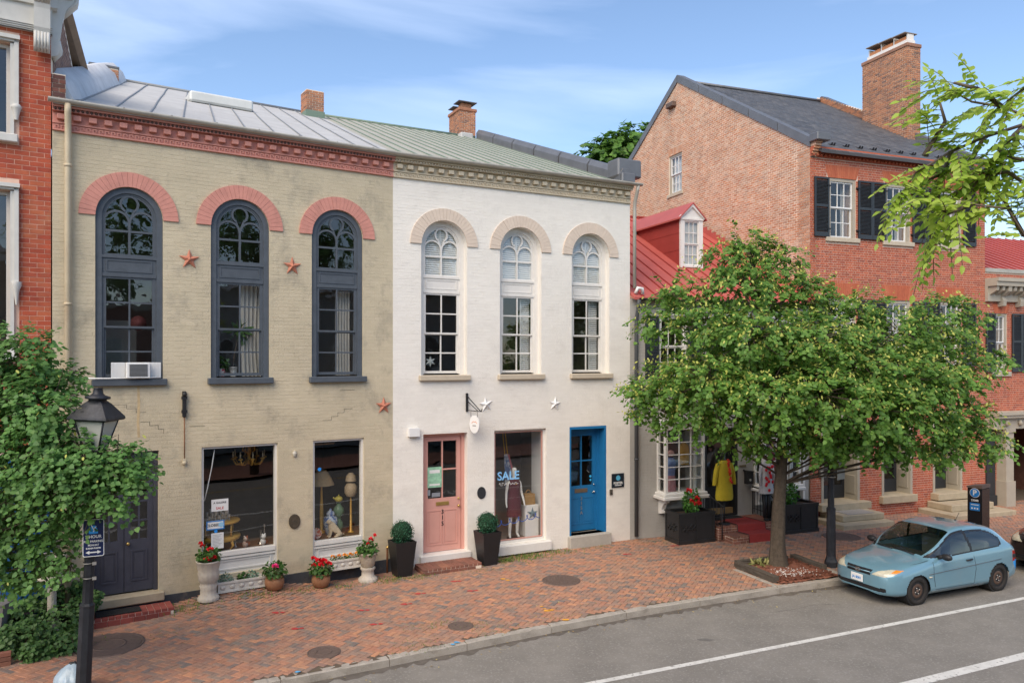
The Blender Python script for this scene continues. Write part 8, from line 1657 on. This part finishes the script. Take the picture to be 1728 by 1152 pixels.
pp = thing('planter_pot', 'ribbed brown plastic flower pot beside the ivy', 'pot', tuple(at(30, 1075, 13.9)[:2]) + (0,)); MB().lathe([(.18, .0), (.24, .38), (.27, .40), (.27, .46), (.24, .46), (.22, .40)], 24, flute=20, fd=.012, cap=False).build('pot', mat('brown_plastic', (.075, .05, .045), .6, var=.2), pp); MB().lathe([(.23, .40), (0, .41)], 16, cap=False).build('soil', m_soil, pp)
gbx = thing('grey_box', 'weathered grey wooden post box at the left of the ivy', 'planter', tuple(at(-6, 1070, 13.4)[:2]) + (0,)); MB().prism([(-.2, 0), (.13, 0), (.22, .75), (-.2, .75)], -.15, .15).build('box', mat('grey_wood', (.16, .155, .15), .9, var=.2, vs=6, bump=.5), gbx); MB().box(-.22, .25, -.17, .17, .75, .78).build('rim', MATS['grey_wood'], gbx)
tbg = thing('trash_bag', 'knotted pale blue rubbish bag slumped behind the lamp post', 'rubbish bag', (-6.60, 11.55, 0)); tbg.scale = (.8, .8, .72); bm = bmesh.new(); bmesh.ops.create_icosphere(bm, subdivisions=4, radius=.30)
for v in bm.verts:
    a = math.atan2(v.co.y, v.co.x); n_ = v.co.normalized(); v.co *= 1 + .05 * math.sin(a * 13 + v.co.z * 9) + .04 * math.sin(v.co.x * 21) * math.cos(v.co.y * 17); v.co.z = v.co.z * .95 + .24
    if v.co.z < 0: v.co.z = 0
    if n_.z > .75: v.co.z += (n_.z - .75) * .35
MB().bm(bm, None, True).build('bag', mat('bag_plastic', (.33, .42, .50), .3, var=.15, vs=12, bump=.6, bs=14), tbg); MB().sphere((0, 0, .60), .05, 8, None, (1.3, .8, .9)).tube([(0, 0, .60), (.08, -.03, .66), (.1, -.02, .62)], .02, 6).build('knot', m_black, tbg)
# weeds and litter on the pavement
m_grass = mat('weed_grass', None, .6, var=.2, vs=6, ramp=[(.10, .19, .03), (.15, .25, .045), (.22, .26, .07), (.08, .15, .025)], trans=.25)
gP, gD, gU, gS = [], [], [], []
def weeds(x, y, r, n, h=.07, sq=.6, aw=R(27)):
    for _ in range(n):
        a, b = rng.normal() * r, rng.normal() * r * sq; X_, Y_ = x + a * math.cos(aw) - b * math.sin(aw), y + a * math.sin(aw) + b * math.cos(aw)
        gP.append([X_, Y_, wall_h(X_, Y_) - .004]); d = rnd_dir(rng); gD.append([d[0] * .7, d[1] * .7, .6 + abs(d[2])]); gU.append(rnd_dir(rng)); gS.append(h * rng.uniform(.4, 1.2))
for key, s, d, r, n, h in [('wh', 3.3, -.30, .35, 520, .075), ('wh', 4.3, -.25, .3, 260, .06), ('wh', 2.75, -.45, .14, 160, .08), ('wh', 5.5, -.3, .25, 110, .045), ('wh', .4, -.75, .18, 120, .06), ('wh', -.2, -.7, .22, 170, .06), ('be', 3.6, -.6, .25, 150, .06), ('be', 4.5, -.55, .25, 150, .05), ('be', 2.3, -.5, .25, 170, .07), ('be', 5.4, -.6, .2, 130, .06), ('be', 6.5, -.6, .25, 130, .05), ('gr', .6, -.5, .35, 140, .035), ('gr', 2.9, -1.8, .4, 110, .03), ('wh', 1.9, -.9, .3, 140, .04), ('be', .2, -1.2, .25, 120, .07)]:
    p = wp(key, s, d); weeds(p.x, p.y, r, n, h)
for x, y, r, n in [(-1.4, 14.5, .3, 260), (-.65, 14.45, .22, 150), (-1.7, 13.4, .3, 220), (-.2, 14.2, .3, 130), (1.0, 15.1, .4, 120), (3.2, 16.0, .5, 120), (-7.8, 13.0, .3, 120), (-6.4, 13.9, .2, 60)]: weeds(x, y, r, n, .035)
for _ in range(420):
    x = rng.uniform(-8, 9); y0 = lerp_poly(ko, x) + .2; y1 = lerp_poly(inner, x) - .1; weeds(x, rng.uniform(y0, y1), .06, 5, .022)
link('pavement_weeds', leaves_mesh('pavement_weeds', gP, gD, gU, gS, shape='strip', width=.5), m_grass, None, label='short grass and weeds growing in the pavement joints', cat='weeds', kind='stuff')
lv = [[], [], [], []]
for _ in range(330):
    t = rng.uniform(16, 40); p, a = at_len(t); dd = abs(rng.normal()) * .25 + .06; x, y = p.x + math.sin(a) * dd, p.y - math.cos(a) * dd
    if rng.random() < .3: x, y = p.x - math.sin(a) * rng.uniform(.1, 4), p.y + math.cos(a) * rng.uniform(.1, 4); z = wall_h(x, y) + .004
    else: z = ROAD_Z + .006
    d = rnd_dir(rng); lv[0].append([x, y, z]); lv[1].append([d[0], d[1], .08]); lv[2].append([d[2] * .3, .2, 1]); lv[3].append(rng.uniform(.025, .06))
link('fallen_leaves', leaves_mesh('fallen_leaves', *lv, shape='lance', droop=0), mat('dry_leaf', None, .8, ramp=[(.42, .30, .10), (.35, .22, .08), (.5, .42, .16), (.3, .2, .1)]), None, label='dry yellow leaf litter along the kerb and gutter', cat='leaves', kind='stuff')
# survey paint marks on the bricks
def blot(x, y, pts, r, m, nm='paint_mark', dz=.006):
    b = MB()
    for i, (dx, dy, k) in enumerate(pts):
        rr = r * k; q = [(x + dx + rr * rk.uniform(.7, 1.2) * math.cos(t), y + dy + rr * .7 * rk.uniform(.7, 1.2) * math.sin(t)) for t in np.linspace(0, 5.9, 11)]; b.add([(a, c, wall_h(a, c) + dz) for a, c in q], [tuple(range(len(q)))])
        b.build(nm, m, pavement); b = MB()
m_org = mat('orange_survey_paint', (.72, .34, .04), .8, var=.2, vs=20); m_rdp = mat('red_survey_paint', (.45, .05, .045), .8, var=.3, vs=20); m_blp = mat('blue_survey_paint', (.10, .36, .62), .8, var=.2, vs=20)
blot(.70, 15.3, [(0, 0, 1.2), (.08, .04, 1), (-.05, .12, .6), (-.10, .25, .55)], .07, m_org); blot(.35, 16.6, [(0, 0, .7), (-.12, .2, .6), (-.2, .32, .6)], .06, m_org); blot(-.2, 17.5, [(0, 0, 1), (.1, -.1, .8)], .07, m_org); blot(1.02, 14.75, [(0, 0, 1)], .07, m_org, dz=.012); blot(-.98, 13.58, [(0, 0, 1), (-.05, -.1, .8)], .055, m_blp, dz=.012); blot(-3.42, 12.28, [(0, 0, 1)], .05, m_blp, dz=.012)
for x, y in ((-2.0, 16.4), (-1.3, 17.3), (-2.2, 15.7), (-3.0, 15.3), (-4.6, 15.0), (-.9, 16.6), (-4.0, 14.2), (-2.6, 14.5), (4.3, 20.6), (2.9, 19.7)): blot(x, y, [(0, 0, 1), (.12, .03, .7)], .075, m_rdp)
# ================================================================ ACROSS THE STREET (seen in the window glass)
OA = R(25)
def opp(s, d, z=0): 
    o = Vector((1.0, -8.5)); return Vector((o.x + math.cos(OA) * s + math.sin(OA) * d, o.y + math.sin(OA) * s - math.cos(OA) * d, z))
def opposite(s0, s1, h, m, label, mw, nwin, storeys):
    p = opp(s1, 0); t = thing('opposite_building', label, 'building', tuple(p), OA + math.pi); Wd = s1 - s0
    MB().box(0, Wd, 0, 8, -.2, h).build('wall', m, t); MB().box(-.1, Wd + .1, -.35, 8, h, h + .3).build('cornice', mw, t)
    for k in range(storeys):
        for i in range(nwin):
            x = Wd * (i + .5) / nwin; z0 = .9 + k * 3.3; w = MB(); w.ribbon(rect(x - .5, x + .5, z0, z0 + 1.9), .1, -.05, .0, True); w.box(x - .02, x + .02, -.04, 0, z0, z0 + 1.9); w.box(x - .45, x - .02, -.04, 0, z0 + .93, z0 + .97); w.box(x + .02, x + .45, -.04, 0, z0 + .93, z0 + .97)
            o = w.build('window', mw, t); pane(o, x - .47, x + .47, z0 + .03, z0 + 1.87, -.012, mat('dark_pane', (.02, .025, .03), .08)); MB().box(x - .6, x + .6, -.1, 0, z0 - .16, z0 - .06).build('sill', mw, o)
m_opp = mat('opposite_brick', (.22, .085, .06), .9, var=.25, vs=3)
opposite(-15, -6.2, 8.2, m_opp, 'dark red brick row building across the street', m_wframe, 4, 2); opposite(-6, 3.6, 9.6, mat('opposite_brick_brown', (.17, .08, .06), .9, var=.25, vs=3), 'brown brick row building across the street with white windows', m_wframe, 4, 3); opposite(3.8, 12, 7.6, m_opp, 'low red brick building across the street at the far corner', m_taupe, 3, 2); opposite(12.2, 24, 8.8, mat('opposite_grey', (.3, .3, .28), .9, var=.15), 'grey rendered building across the street', m_wframe, 5, 2)
for s, h, lab in ((-13, 15.5, 'tall dark green tree behind the opposite row, left'), (-6.5, 16.5, 'tall spreading green tree behind the opposite row, middle'), (9, 15, 'tall green tree behind the opposite row, far end'), (18.4, 16, 'tall green tree behind the grey rendered building'), (25, 16.5, 'broad green tree beyond the grey rendered building')):
    p = opp(s, 11); L_ = [(p.x + rng.uniform(-2.6, 2.6), p.y + rng.uniform(-2, 2), h * .75 + rng.uniform(-2.5, 3), 1.6, 1.6, 1.4, 1) for _ in range(14)]
    tree('opposite_tree', lab, (p.x, p.y, -.25), [(p.x, p.y, -.25), (p.x, p.y, 4), (p.x + .1, p.y, 8), (p.x, p.y, h * .8)], (.3, .08), L_, 6000, .26, m_bark, m_linden2, rng, spray=12, spray_len=.8)
for s, h, lab in ((-9.5, 7.2, 'round green street tree across from the beige shop'), (-2.5, 8.0, 'tall green street tree across from the white shop'), (4.2, 6.6, 'green street tree across from the cottage')):
    p = opp(s, -3.4); L_ = [(p.x + rng.uniform(-1.5, 1.5), p.y + rng.uniform(-1.0, .6), h * .72 + rng.uniform(-1.3, 1.5), 1.0, 1.0, .9, 1) for _ in range(12)]
    if abs(p.x) < 2.2: continue
    tree('opposite_tree', lab, (p.x, p.y, -.05), [(p.x, p.y, -.05), (p.x, p.y, 2), (p.x + .1, p.y, 4), (p.x, p.y, h * .8)], (.17, .05), L_, 5200, .15, m_bark, m_linden2, rng, spray=12)
